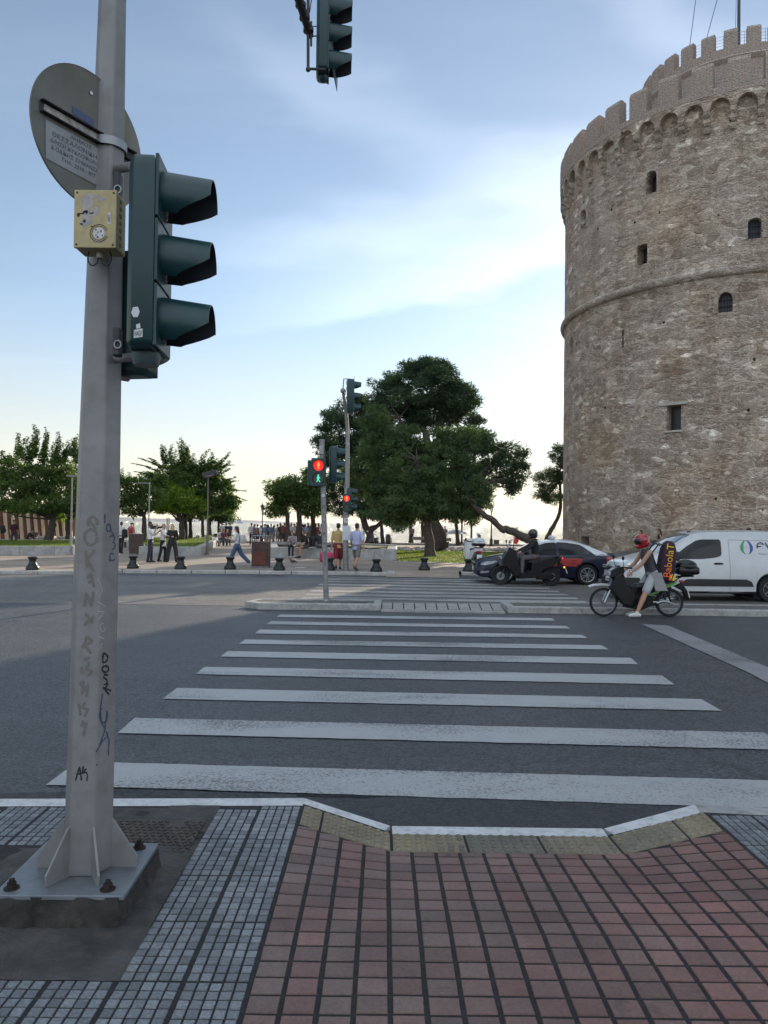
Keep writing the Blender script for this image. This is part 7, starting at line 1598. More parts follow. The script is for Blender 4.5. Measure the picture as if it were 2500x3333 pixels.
# logo : a drop made of two crescents
yv = -(cv.y(3.6, 1.42) + .006)
def cresc(cx_, cz_, r, a0, a1, w0, w1, m, nm, tip):
    b = MB(); A = []; B_ = []
    for i in range(17):
        t = i/16; a = R(a0 + (a1-a0)*t); w = w0*math.sin(PI*t)**.8 + .003; k = 1 + .25*max(0, math.sin(a))**3
        A.append((cx_ + r*math.cos(a), -(cv.y(cx_, cz_ + r*math.sin(a)) + .006), cz_ + r*k*math.sin(a))); B_.append((cx_ + (r-w)*math.cos(a)*.96, -(cv.y(cx_, cz_ + (r-w)*math.sin(a)) + .006), cz_ + (r-w*.5)*k*math.sin(a)))
    b.add(A + B_, [[i, i+1, 18+i, 17+i] for i in range(16)]); return b.build(nm, m, van)
LX = 3.27
cresc(LX, 1.40, .165, 92, 262, .075, 0, mat('logo green', (.02, .26, .10), .4, var=0), 'logo_green', 0); cresc(LX, 1.40, .165, 88, -82, .075, 0, mat('logo blue', (.02, .05, .30), .4, var=0), 'logo_blue', 0)
b = MB(); b.add([(LX + .055*math.cos(a)*(1 if math.sin(a) < 0 else (1-math.sin(a)*.8)), yv, 1.36 + (.065 if math.sin(a) < 0 else .12)*math.sin(a)) for a in [2*PI*k/24 for k in range(24)]], [list(range(24))]); b.build('logo_drop', M_WHITE, van)
MB1 = mat('logo dark blue', (.012, .015, .12), .4, var=0); MB2 = mat('logo pale grey', (.25, .27, .31), .4, var=0)
tl = Matrix.Rotation(R(94), 3, 'X'); writing('ЄΥΑΘ', .80, .22, MB1, van, (LX + .66, -(cv.y(4.0, 1.42) + .008), 1.44), tl, .001); writing('Ύδρευσης Αποχέτευσης', .78, .055, MB2, van, (LX + .68, -(cv.y(4.0, 1.25) + .008), 1.245), tl, .001)
# ---- dark car glimpsed between taxi and van
dc = thing('dark_car', 'dark car only glimpsed between the taxi and the white van', 'car', (8.9, 30.2, .004), R(3))
cd = Car(4.2, [(0, .60), (.1, .75), (.8, .95), (1.2, 1.02), (1.9, 1.38), (2.6, 1.45), (3.4, 1.40), (3.9, 1.15), (4.2, .85)], [(0, .55), (.8, .8), (1.5, .92), (3.6, .96), (4.2, .8)], [(0, .7), (.3, .84), (2, .89), (3.9, .86), (4.2, .74)], [(0, .25), (4.2, .3)], [(.85, .31), (3.4, .31)], .36, [(0, .6), (2, .62), (4.2, .6)])
cd.shell(dc, mat('black car paint', (.014, .015, .018), .3, coat=.6)); cd.patch('side_window', [(1.6, .97), (2.0, 1.25), (2.4, 1.36), (3.2, 1.34), (3.6, 1.02)], M_GLASS, dc, .006, (-1, 1)); cd.toppatch('windscreen', 1.35, 1.95, .64, .56, M_GLASS, dc)
for x in (.85, 3.4): wheel(dc, x, -.78, .31, .21, 5); wheel(dc, x, .78, .31, .21, 5, face=1)
# ------------------------------------------------------------------ two-wheelers (front towards -X, origin under the front axle)
def spoke_wheel(t, x, r, rim_w=.035, tw=.045, m=mat('dull spoke rim', (.16, .16, .17), .45, .4)):
    g = thing_part('wheel', t, (x, 0, r)); b = MB(); b.tube([((r-tw*.5)*math.cos(2*PI*k/40), 0, (r-tw*.5)*math.sin(2*PI*k/40)) for k in range(40)], tw*.5, 10, closed=True); b.build('tyre', M_TYRE, g, smooth=60)
    b = MB(); rr = r - tw - .008; b.ring([[((rr+q)*math.cos(2*PI*k/40), w, (rr+q)*math.sin(2*PI*k/40)) for q, w in ((0, -.018), (.012, -.022), (.012, .022), (0, .018))] for k in list(range(40)) + [0]], cap=False)
    for k in range(32):
        a = 2*PI*k/32; a2 = a + (.5 if k % 2 else -.5); sd = .02 if k % 4 < 2 else -.02; b.cyl((.035*math.cos(a2), sd, .035*math.sin(a2)), (rr*math.cos(a), 0, rr*math.sin(a)), .0018, n=4)
    b.cyl((0, -.04, 0), (0, .04, 0), .04, n=14); b.build('rim', m, g); return g
def disc_wheel(t, x, r, rr, sp=5, w=.12):
    g = thing_part('wheel', t, (x, 0, r)); b = MB(); tr = (r-rr)*.55; b.lathe([(rr, -w*.35), (r*.93, -w*.5), (r*.99, -w*.25), (r, 0), (r*.99, w*.25), (r*.93, w*.5), (rr, w*.35)], (0, 0, 0), 32, 'Y'); b.build('tyre', M_TYRE, g, smooth=50)
    b = MB(); b.lathe([(rr*.88, -w*.3), (rr*1.02, -w*.36), (rr*1.02, w*.36), (rr*.88, w*.3)], (0, 0, 0), 28, 'Y')
    for k in range(sp): a = 2*PI*k/sp + .3; b.cyl((0, 0, 0), (rr*.95*math.cos(a), 0, rr*.95*math.sin(a)), .022, .014, 6)
    b.cyl((0, -.06, 0), (0, .06, 0), .05, n=14); b.build('rim', M_DKST, g); b = MB(); b.lathe([(rr*.7, -w*.42), (rr*.35, -w*.42), (rr*.35, -w*.46), (rr*.7, -w*.46)], (0, 0, 0), 24, 'Y'); b.build('brake_disc', M_ALLOY, g); return g
def slab(t, name, poly, w, m, bev=.02, y0=0.0, taper=True, smooth=45):
    """side outline (x,z) given a rounded thickness w"""
    c = Vector((sum(p[0] for p in poly)/len(poly), 0, sum(p[1] for p in poly)/len(poly))); b = MB(); n = len(poly)
    lay = [(-.5, .90), (-.42, .97), (-.25, 1.0), (.25, 1.0), (.42, .97), (.5, .90)] if taper else [(-.5, 1), (.5, 1)]
    from mathutils.geometry import tessellate_polygon
    P = [Vector((x, 0, z)) for x, z in poly]; base = 0
    for (yy_, k) in lay: b.v += [tuple(c + (p-c)*k + Vector((0, y0 + yy_*w, 0))) for p in P]
    for i in range(len(lay)-1):
        for j in range(n): b.f.append([i*n+j, i*n+(j+1) % n, (i+1)*n+(j+1) % n, (i+1)*n+j]); b.mi.append(0)
    tri = tessellate_polygon([[Vector((p.x, p.z, 0)) for p in P]])
    for tr_ in tri: b.f.append(list(tr_)); b.mi.append(0); b.f.append([q + (len(lay)-1)*n for q in tr_][::-1]); b.mi.append(0)
    return b.build(name, m, t, smooth=smooth)
M_BIKE = mat('black gloss bodywork', (.006, .006, .007), .3, var=.1, coat=.2, spec=.3); M_BIKEM = mat('matt black parts', (.010, .010, .011), .65, var=.2, vs=12, spec=.25); M_LIME = mat('lime green fairing', (.07, .21, .045), .35, coat=.4, var=.15, vs=6); M_SEAT = mat('black seat vinyl', (.014, .014, .015), .6, bump=.2, bs=60)
# near motorbike with spoked wheels
fw = D(1966.5, 1973, 15.95); MBK = thing('motorcycle', 'black and lime underbone motorbike with spoked wheels, stopped before the crossing', 'motorbike', (fw.x, 16.0, .004), R(2.5))
WR = .305; WBs = 1.42
spoke_wheel(MBK, 0, WR, tw=.055); spoke_wheel(MBK, WBs, WR, tw=.07)
for s_ in (-1, 1):
    b = MB(); b.tube([(0, s_*.075, WR), (.10, s_*.075, WR + .23)], [.024, .026], 10); b.tube([(.10, s_*.075, WR + .22), (.27, s_*.07, WR + .60)], .019, 10); b.build('fork_leg', M_ALLOY, MBK, smooth=50)
b = MB(); b.ring([[(x, w, z) for w, z in ((-.055, z0-.02), (-.06, z0 + .005), (0, z0 + .025), (.06, z0 + .005), (.055, z0-.02), (0, z0 + .008))] for x, z0 in ((-.33, .63), (-.22, .665), (-.05, .68), (.12, .67), (.26, .64))]); b.build('front_mudguard', M_CARW, MBK, smooth=60)
slab(MBK, 'leg_shield', [(.08, .60), (.20, .88), (.36, .96), (.46, .74), (.62, .50), (.72, .30), (.56, .20), (.36, .28), (.20, .48)], .34, M_BIKE)
slab(MBK, 'frame_cover', [(.42, .70), (.62, .62), (.95, .66), (1.15, .66), (1.10, .48), (.85, .36), (.55, .36)], .24, M_BIKE)
slab(MBK, 'engine', [(.44, .20), (.48, .44), (.74, .52), (1.02, .46), (1.04, .26), (.80, .15)], .28, M_BIKEM)
slab(MBK, 'headlamp_cowl', [(.10, .84), (.13, .98), (.26, 1.06), (.40, 1.05), (.42, .95), (.30, .84)], .26, M_BIKE)
b = MB(); b.sph((.125, 0, .90), (.04, .09, .07), 14, 10); b.build('headlight', M_HEADL, MBK, smooth=80)
b = MB(); b.sph((.07, -.05, .83), (.05, .06, .035), 12, 8); b.build('indicator', M_HEADL, MBK, smooth=80)
b = MB(); b.tube([(.42, -.34, 1.05), (.33, -.22, 1.06), (.30, 0, 1.01), (.33, .22, 1.06), (.42, .34, 1.05)], .014, 8); b.build('handlebar', M_BIKEM, MBK, smooth=60)
for s_ in (-1, 1):
    b = MB(); b.tube([(.34, s_*.26, 1.06), (.31, s_*.28, 1.20)], .006, 6); b.sph((.31, s_*.29, 1.25), (.02, .06, .045), 12, 8); b.build('mirror', M_BIKEM, MBK, smooth=70)
    b = MB(); b.tube([(.42, s_*.34, 1.05), (.48, s_*.36, 1.045)], .018, 10); b.build('grip', M_BIKEM, MBK)
slab(MBK, 'seat', [(.60, .62), (.66, .70), (.95, .735), (1.10, .79), (1.48, .81), (1.56, .78), (1.45, .72), (1.0, .66)], .26, M_SEAT)
slab(MBK, 'side_fairing', [(.72, .40), (.80, .47), (1.0, .52), (1.18, .66), (1.50, .76), (1.56, .75), (1.40, .66), (1.12, .52), (.95, .42)], .27, M_LIME); slab(MBK, 'rear_fairing', [(.98, .60), (1.16, .70), (1.56, .79), (1.62, .74), (1.45, .66), (1.2, .58)], .24, mat('white green decal fairing', (.38, .44, .36), .35, coat=.3, var=.5, vs=7))
slab(MBK, 'rear_mudguard', [(1.42, .68), (1.66, .74), (1.80, .55), (1.84, .38), (1.79, .38), (1.72, .55), (1.55, .64)], .14, M_BIKEM)
b = MB(); b.rbox((1.81, 0, .48), (.02, .17, .15), .004, (0, R(-15), 0)); b.build('number_plate', M_WHITE, MBK); b = MB(); b.rbox((1.68, 0, .75), (.07, .16, .07), .02); b.build('tail_light', M_TAILL, MBK)
for s_ in (-1, 1): b = MB(); b.tube([(.92, s_*.09, .33), (WBs, s_*.10, WR)], .020, 8); b.build('swingarm', M_ALLOY if s_ < 0 else M_BIKEM, MBK); b = MB(); b.tube([(WBs - .02, s_*.13, WR + .03), (1.28, s_*.13, .62)], .022, 8); b.build('shock_absorber', M_BIKEM, MBK)
b = MB(); b.tube([(.60, .14, .22), (.90, .15, .20), (1.15, .15, .26), (1.62, .16, .40)], [.022, .024, .045, .05], 12); b.build('exhaust', M_ALLOY, MBK, smooth=50)
b = MB(); b.tube([(1.10, -.12, .30), (1.20, -.13, .34), (1.40, -.12, .34)], .02, 8); b.build('chain_guard', M_ALLOY, MBK)
b = MB(); b.tube([(.62, -.10, .20), (.70, -.20, .19), (.80, -.20, .19)], .012, 6); b.build('footrest', M_BIKEM, MBK)
b = MB()
for s_ in (-1, 1): b.tube([(1.20, s_*.11, .76), (1.32, s_*.12, .82), (1.60, s_*.12, .86), (1.90, s_*.10, .875), (1.92, s_*.02, .875)], .012, 8); b.tube([(1.35, s_*.12, .83), (1.40, s_*.10, .90)], .010, 6); b.tube([(1.75, s_*.12, .87), (1.70, s_*.10, .91)], .010, 6); b.tube([(1.52, s_*.12, .80), (1.62, s_*.12, .86)], .012, 6)
b.build('luggage_rack', M_BIKEM, MBK)
tb = thing('top_box', 'rounded glossy black top box on the rack of the lime striped motorbike', 'top box', MBK.matrix_world @ Vector((0, 0, 0)))
def topbox(t, c, s_, m, m2=None):
    b = MB(); b.rbox(Vector(c) - Vector((0, 0, s_[2]*.20)), (s_[0], s_[1], s_[2]*.5), .05); b.build('case', m, t, smooth=50); b = MB(); b.sph(Vector(c) + Vector((0, 0, s_[2]*.06)), (s_[0]*.53, s_[1]*.53, s_[2]*.44), 20, 12); b.build('lid', m2 or m, t, smooth=80); b = MB(); b.rbox(Vector(c) - Vector((0, 0, s_[2]*.46)), (s_[0]*.6, s_[1]*.6, .03), .01); b.build('mount', M_BIKEM, t)
tb.location = MBK.location; tb.rotation_euler = MBK.rotation_euler
topbox(tb, (1.77, 0, 1.06), (.46, .42, .33), M_BIKE)
# black maxi scooter
fw = D(1626, 1881, 24.2); MX = thing('maxi_scooter', 'black maxi scooter with tall clear windscreen, riding past the taxi', 'scooter', (fw.x, 24.05, .004), R(1))
disc_wheel(MX, 0, .30, .19); disc_wheel(MX, 1.62, .30, .18, w=.14)
slab(MX, 'front_mudguard', [(-.30, .34), (-.20, .55), (0, .62), (.20, .56), (.12, .42), (-.02, .50), (-.20, .42)], .15, M_BIKEM)
for s_ in (-1, 1): b = MB(); b.tube([(0, s_*.09, .30), (.24, s_*.09, .80)], .024, 8); b.build('fork_leg', M_DKST, MX)
slab(MX, 'front_fairing', [(-.02, .62), (.0, .80), (.16, 1.08), (.30, 1.20), (.46, 1.12), (.52, .85), (.62, .50), (.66, .30), (.46, .28), (.30, .48), (.14, .60)], .50, M_BIKE)
slab(MX, 'footboard', [(.55, .22), (.52, .42), (.80, .40), (1.0, .56), (1.16, .50), (1.2, .26)], .46, M_BIKEM)
slab(MX, 'rear_body', [(.92, .46), (.96, .74), (1.30, .80), (1.78, .92), (1.98, .96), (1.90, .80), (1.66, .64), (1.36, .52), (1.20, .36), (1.0, .30)], .40, M_BIKE)
slab(MX, 'seat', [(.80, .74), (.92, .82), (1.20, .80), (1.32, .90), (1.70, .96), (1.86, .97), (1.70, .88), (1.2, .72)], .34, M_SEAT)
slab(MX, 'engine', [(1.12, .20), (1.10, .42), (1.60, .44), (1.72, .32), (1.62, .22)], .16, M_BIKEM, y0=-.13)
b = MB(); b.tube([(1.10, .18, .28), (1.40, .2, .30), (1.95, .2, .48)], [.03, .06, .065], 12); b.build('exhaust', M_DKST, MX, smooth=50)
b = MB(); ws = []
for i in range(7):
    t_ = i/6; ws.append([(.17 + .20*t_ + .02*(1-(2*j/8-1)**2)*-2, (2*j/8-1)*(.21 - .07*t_), 1.08 + .40*t_) for j in range(9)])
b.add([p for r_ in ws for p in r_], [[i*9+j, i*9+j+1, (i+1)*9+j+1, (i+1)*9+j] for i in range(6) for j in range(8)]); o = b.build('windscreen', mat('clear smoked screen', (.30, .34, .36), .08, var=0, alpha=.45), MX, smooth=60); q = o.modifiers.new('thick', 'SOLIDIFY'); q.thickness = .005
b = MB(); b.tube([(.50, -.36, 1.10), (.40, -.22, 1.12), (.38, .22, 1.12), (.50, .36, 1.10)], .015, 8); b.build('handlebar', M_BIKEM, MX)
for s_ in (-1, 1): b = MB(); b.tube([(.28, s_*.22, 1.16), (.24, s_*.30, 1.34)], .008, 6); b.rbox((.24, s_*.32, 1.40), (.03, .15, .10), .015); b.build('mirror', M_BIKEM, MX)
b = MB(); b.rbox((-.0, -.12, .88), (.06, .16, .10), .03, (0, R(-25), 0)); b.rbox((.0, .12, .88), (.06, .16, .10), .03, (0, R(-25), 0)); b.build('headlight', M_HEADL, MX)
M_TLON = mat('lit tail lamp', (.5, .01, .01), .4, var=0, emit=(1, .03, .02), es=2.0); M_IND = mat('lit amber indicator', (.5, .15, .02), .4, var=0, emit=(1, .35, .05), es=1.6)
b = MB(); b.rbox((1.94, -.02, .90), (.07, .24, .07), .02); b.build('tail_light', M_TLON, MX); b = MB(); b.sph((2.02, -.12, .60), .03, 10, 8); b.build('indicator', M_IND, MX)
slab(MX, 'plate_holder', [(1.86, .80), (2.06, .62), (2.12, .42), (2.08, .42), (1.98, .60), (1.80, .72)], .08, M_BIKEM); b = MB(); b.rbox((2.10, 0, .48), (.02, .2, .16), .004, (0, R(-20), 0)); b.build('number_plate', M_WHITE, MX)
# parked white scooter with top box, seen from behind  (front towards +Y)
def scooter(label, loc_, rz, col, box=None, k=1.0):
    t = thing('parked_scooter', label, 'scooter', loc_, rz); t.scale = (k, k, k)
    disc_wheel(t, 0, .24, .15, w=.10); disc_wheel(t, 1.28, .24, .15, w=.11)
    slab(t, 'front_mudguard', [(-.24, .28), (-.15, .45), (.05, .50), (.18, .42), (.02, .40), (-.14, .34)], .13, col)
    slab(t, 'leg_shield', [(.02, .50), (.10, .82), (.20, 1.0), (.32, .98), (.34, .70), (.44, .40), (.50, .26), (.36, .26), (.22, .42)], .40, col)
    slab(t, 'footboard', [(.42, .22), (.42, .32), (.80, .32), (.84, .22)], .30, M_BIKEM); slab(t, 'rear_body', [(.74, .30), (.76, .62), (1.10, .72), (1.52, .78), (1.56, .66), (1.30, .50), (1.02, .32)], .32, col)
    slab(t, 'seat', [(.70, .66), (.78, .76), (1.10, .76), (1.50, .82), (1.50, .76), (1.1, .68)], .28, M_SEAT)
    slab(t, 'headlamp_cowl', [(.14, .98), (.16, 1.08), (.30, 1.12), (.36, 1.02)], .26, col)
    b = MB(); b.tube([(.40, -.32, 1.05), (.30, 0, 1.03), (.40, .32, 1.05)], .014, 8); b.build('handlebar', M_BIKEM, t)
    for s_ in (-1, 1): b = MB(); b.tube([(.28, s_*.24, 1.05), (.22, s_*.30, 1.24)], .006, 6); b.sph((.22, s_*.33, 1.30), (.02, .07, .05), 12, 8); b.build('mirror', M_CHROME, t)
    b = MB(); b.rbox((1.57, 0, .64), (.06, .20, .09), .02); b.build('tail_light', M_TAILL, t); slab(t, 'rear_mudguard', [(1.40, .55), (1.58, .58), (1.66, .32), (1.60, .32)], .16, M_BIKEM)
    b = MB(); b.rbox((1.66, 0, .46), (.015, .20, .17), .004, (0, R(-12), 0)); b.build('number_plate', M_WHITE, t)
    b = MB(); b.tube([(1.0, .16, .24), (1.5, .17, .32)], [.03, .05], 10); b.build('exhaust', M_DKST, t)
    if box: topbox(t, (1.50, 0, 1.02), (.40, .44, .32), M_CARW, M_CARW); b = MB(); b.rbox((1.50, 0, .92), (.42, .46, .14), .05); b.build('case_band', M_BIKE, t)
    return t
g = G(1528, 1852, Z0); ws_ = scooter('white parked scooter with black and white top box, seen from behind beside the taxi bonnet', (g.x + .12, g.y + 1.55, Z0), R(-90 + 8), M_CARW, True, 1.10)
for x, y, rz, lb in ((1205, 1784, 70, 'dark parked scooter under the pines, left one of the pair'), (1262, 1786, 82, 'dark parked scooter under the pines, right one of the pair'), (1568, 1784, 200, 'dark scooter lying low by the sea left of the ornate lamp')):
    g = G(x, y, Z0); scooter(lb, g, R(rz), M_BIKE, False, .95)
# ------------------------------------------------------------------ people (local frame: facing +X, left hand +Y, feet on z = 0)
SKIN = mat('tanned skin', (.36, .20, .13), .55, var=.08, vs=8); SKIN2 = mat('light skin', (.46, .28, .20), .55, var=.08, vs=8)
def cloth(col, nm='cloth'): return mat(nm, col, .85, var=.14, vs=9, bump=.25, bs=35)
def fuse(o, vox, smooth=4):
    m = o.modifiers.new('r', 'REMESH'); m.mode = 'VOXEL'; m.voxel_size = vox; m.use_smooth_shade = True
    s_ = o.modifiers.new('s', 'SMOOTH'); s_.factor = .5; s_.iterations = smooth
    dg = bpy.context.evaluated_depsgraph_get(); me = bpy.data.meshes.new_from_object(o.evaluated_get(dg)); o.modifiers.clear(); old = o.data; nm = old.name; o.data = me; bpy.data.meshes.remove(old); me.name = nm
    return o
def V3(*a): return Vector(a)
def rotx(v, a): return Matrix.Rotation(a, 3, 'X') @ v
def roty(v, a): return Matrix.Rotation(a, 3, 'Y') @ v
def person(label, loc_, facing, h=1.72, top=(.5, .5, .5), bottom=(.05, .05, .07), shoes=(.03, .03, .03), hair=(.02, .015, .012), skin=None, legs=((0, 0), (0, 0)), arms=((5, 6, 12), (5, 6, 12)), lean=0, head_turn=0, head_down=0, hairlen=0, bot='trousers', wide=1.0, sleeve=.45, hipz=None, fem=False, vox=.014, group=None, longtop=0, spread=.0, bald=False, hat=None, helmet=None, jacket=False, fingers=True, elb=None, cat='person'):
    """legs: per side (thigh forward deg, knee bend deg); arms: per side (forward deg, outward deg, elbow bend deg)"""
    skin = skin or SKIN; t = thing('person', label, cat, loc_, facing, group); k = h/1.72; U, Lw = .43*k, .42*k; J = {}
    # hip height so that the lower foot stands on the ground
    drop = []
    for (a, kb) in legs: drop.append(U*math.cos(R(a)) + Lw*math.cos(R(a-kb)))
    hz_ = hipz if hipz is not None else max(drop) + .085*k
    hip = V3(0, 0, hz_); Lm = Matrix.Rotation(R(lean), 3, 'Y'); wid = (.165 if fem else .185)*k
    chest = hip + Lm @ V3(0, 0, .36*k); neck = hip + Lm @ V3(0, 0, .53*k); head = neck + Matrix.Rotation(R(lean*.4 + head_down), 3, 'Y') @ V3(.02*k, 0, .155*k)
    feet = []; sk = MB(); cl = MB(); sh = MB(); n = 10
    for si, s_ in enumerate((1, -1)):
        a, kb = legs[si]; hp = hip + V3(0, s_*.085*k, 0); kn = hp + V3(U*math.sin(R(a)), s_*(.01 + spread), -U*math.cos(R(a))); an = kn + V3(Lw*math.sin(R(a-kb)), s_*spread*.5, -Lw*math.cos(R(a-kb))); feet.append(an)
        tr = (.088 if fem else .086)*k; sk.cap(hp, kn, tr, .055*k, n); sk.cap(kn, kn.lerp(an, .35), .054*k, .056*k, n); sk.cap(kn.lerp(an, .3), an, .055*k, .034*k, n)
        ft = an + V3(0, 0, -.045*k); fa = R(a-kb)*.5 if (a-kb) < -20 else 0; fd = Matrix.Rotation(-fa, 3, 'Y') @ V3(1, 0, 0)
        sk.cap(an, ft, .035*k, .035*k, 8)
        sh.cap(ft - fd*.045*k, ft + fd*.08*k, .040*k, .044*k, 10); sh.cap(ft + fd*.06*k, ft + fd*.15*k - V3(0, 0, .01), .044*k, .030*k, 10); sh.cap(ft, an + V3(0, 0, .0), .043*k, .040*k, 10)
        if bot == 'trousers': cl.cap(hp, kn, tr*1.12*wide**.5, .068*k*wide, n); cl.cap(kn, an + V3(0, 0, .0*k), .068*k*wide, .060*k*wide, n)
        elif bot == 'shorts': cl.cap(hp, kn + (hp-kn)*.16, tr*1.16, .088*k, n)
        elif bot == 'short_shorts': cl.cap(hp, hp.lerp(kn, .5), tr*1.18, .098*k, n)
        elif bot == 'long_shorts': cl.cap(hp, kn + (an-kn)*.12, tr*1.2, .10*k, n)
    # hips, torso, neck
    sk.sph(hip + V3(0, 0, .03*k), (.105*k, .155*k, .12*k), 14, 9); sk.cap(neck - Lm @ V3(0, 0, .06*k), neck + (head-neck)*.5, .058*k, .052*k, 10)
    cl.sph(hip + V3(0, 0, .03*k), (.118*k, (.172 if fem else .168)*k, .125*k), 16, 10)
    def torso(b, g, low=.0):
        rings = []
        for (f, wx, wy) in [(-.02 - low, .112, .158), (.06, .108, .150), (.16, .100, .138 if fem else .148), (.28, .112 + (.012 if fem else 0), .160), (.38, .116, .178 if not fem else .165), (.46, .100, .170 if not fem else .155), (.52, .075, .115), (.555, .052, .062)]:
            c = hip + Lm @ V3(0, 0, f*k); rings.append([c + Lm @ V3(wx*k*g*math.cos(2*PI*q/16), wy*k*g*math.sin(2*PI*q/16), 0) for q in range(16)])
        b.ring(rings)
    torso(sk, .92); tp_ = MB(); torso(tp_, 1.04 + (.05 if jacket else 0), .06 + longtop)
    hands = []
    for si, s_ in enumerate((1, -1)):
        fa, oa, eb = arms[si][:3]; tw = arms[si][3] if len(arms[si]) > 3 else 0
        shd = hip + Lm @ V3(0, s_*wid, .47*k); d = V3(0, 0, -1); d = Matrix.Rotation(R(s_*oa), 3, 'X') @ d; d = Matrix.Rotation(-R(fa), 3, 'Y') @ d; d = Lm @ d
        el = shd + d*.285*k; d2 = V3(0, 0, -1); d2 = Matrix.Rotation(R(s_*(oa*.5)), 3, 'X') @ d2; d2 = Matrix.Rotation(-R(fa+eb), 3, 'Y') @ d2; d2 = Matrix.Rotation(R(-s_*tw), 3, 'Z') @ (Lm @ d2); wr = el + d2*.245*k
        sk.cap(shd, el, .050*k, .040*k, n); sk.cap(el, wr, .040*k, .026*k, n)
        # hand: palm, four curled fingers of different length, thumb at the side
        q = d2.cross(V3(0, 1, 0)); q = q.normalized() if q.length > .2 else V3(1, 0, 0); w = d2.cross(q).normalized(); pm = wr + d2*.05*k
        sk.cap(wr, wr + d2*.085*k, .026*k, .036*k, 8)
        if fingers:
            for fi, (ln, of) in enumerate(((.068, -.030), (.078, -.010), (.072, .010), (.056, .029))):
                r0 = wr + d2*.085*k + q*of*k; m1 = r0 + d2*ln*.5*k + w*.010*k*(-s_); m2 = m1 + d2*ln*.38*k + w*.026*k*(-s_); sk.cap(r0, m1, .0105*k, .010*k, 6); sk.cap(m1, m2, .010*k, .008*k, 6)
            th0 = wr + d2*.035*k + q*(-.03)*k; th1 = th0 + (d2*.6 - q*.7)*.045*k; sk.cap(th0, th1, .013*k, .011*k, 6); sk.cap(th1, th1 + d2*.028*k, .011*k, .009*k, 6)
        else: sk.cap(wr + d2*.07*k, wr + d2*.15*k, .03*k, .02*k, 8)
        hands.append(wr + d2*.09*k)
        if sleeve > 0:
            tp_.cap(shd - V3(0, 0, .0), shd.lerp(el, min(1, sleeve/.5)), .064*k, (.062 if sleeve < .5 else .054)*k, n)
            if sleeve > .5: tp_.cap(el, el.lerp(wr, min(1, (sleeve-.5)/.5)), .052*k, .040*k, n)
        else: tp_.cap(shd - V3(0, s_*.03*k, 0), shd + V3(0, 0, .0), .05*k, .045*k, n)
    # head with face
    Hm = Matrix.Rotation(R(head_turn), 3, 'Z') @ Matrix.Rotation(R(head_down + lean*.4), 3, 'Y'); H = lambda x, y, z: head + Hm @ V3(x*k, y*k, z*k)
    sk.sph(H(0, 0, .035), (.092*k, .075*k, .098*k), 16, 12, Hm); sk.cap(H(.03, 0, -.045), H(.05, 0, -.062), .048*k, .032*k, 10); sk.cap(H(.088, 0, .02), H(.104, 0, -.008), .011*k, .015*k, 6); sk.cap(H(.072, -.02, -.045), H(.072, .02, -.045), .017*k, .017*k, 6)
    for s_ in (-1, 1): sk.sph(H(-.005, s_*.077, .012), (.018*k, .012*k, .03*k), 8, 6, Hm)
    body = fuse(sk.build('body', skin, t), vox, 3)
    if not helmet:
        for s_ in (-1, 1): b = MB(); b.sph(H(.082, s_*.030, .028), (.012*k, .014*k, .010*k), 8, 6); b.build('eye', M_INK, t)
    o = fuse(tp_.build('jacket' if jacket else 'shirt', cloth(top, 'top fabric'), t), vox*1.1, 3); fuse(cl.build('trousers' if bot == 'trousers' else 'shorts', cloth(bottom, 'trouser fabric'), t), vox*1.1, 3)
    fuse(sh.build('shoes', cloth(shoes, 'shoe'), t), vox*.9, 2)
    if not helmet and not bald:
        b = MB(); b.sph(H(-.014, 0, .052), (.098*k, .086*k, .094*k), 16, 12, Hm); b.sph(H(-.03, 0, .01), (.080*k, .082*k, .075*k), 14, 9, Hm)
        if hairlen: 
            for q in (-.045, 0, .045): b.cap(H(-.055, q, .02), head + Hm @ V3(-.06*k, q*k, 0) + Lm @ V3(-.045*k, q*.5*k, -hairlen*k), .052*k, .030*k, 8)
        o = fuse(b.build('hair', mat('hair', hair, .6, var=.25, vs=30, bump=.4, bs=70), t), vox, 2)
        # keep the face clear
    if hat:
        b = MB(); b.lathe([(.165*k, -.015*k), (.15*k, .0), (.105*k, .03*k), (.098*k, .10*k), (.07*k, .125*k), (.01, .13*k)], H(0, 0, .065), 16, rot=Hm); b.build('hat', cloth(hat, 'hat cloth'), t, smooth=60)
    if helmet:
        b = MB(); b.sph(H(.0, 0, .045), (.145*k, .125*k, .135*k), 22, 16, Hm); b.cap(H(.06, 0, -.05), H(.095, 0, -.065), .085*k, .06*k, 14); b.sph(H(-.02, 0, -.02), (.125*k, .115*k, .11*k), 16, 10, Hm)
        fuse(b.build('helmet', mat('helmet shell', helmet, .22, var=.05, coat=.6), t), .014, 3)
        b = MB(); rows = []
        for i in range(7):
            e = R(-18 + 42*i/6); rows.append([H(.150*math.cos(e)*math.cos(R(a)) + .004, .130*math.cos(e)*math.sin(R(a)), .035 + .14*math.sin(e)) for a in range(-65, 66, 13)])
        b.add([p for r_ in rows for p in r_], [[i*11+j, i*11+j+1, (i+1)*11+j+1, (i+1)*11+j] for i in range(6) for j in range(10)]); q = b.build('visor', mat('smoked visor', (.012, .013, .015), .08, var=0), t, smooth=70); m_ = q.modifiers.new('th', 'SOLIDIFY'); m_.thickness = .006; m_.offset = 1
    t_info = dict(hands=hands, hip=hip, neck=neck, head=head, k=k, chest=chest, Lm=Lm, feet=feet); return t, t_info
def wl(t, p): return Vector(t.location) + Matrix.Rotation(t.rotation_euler.z, 3, 'Z') @ Vector(p)
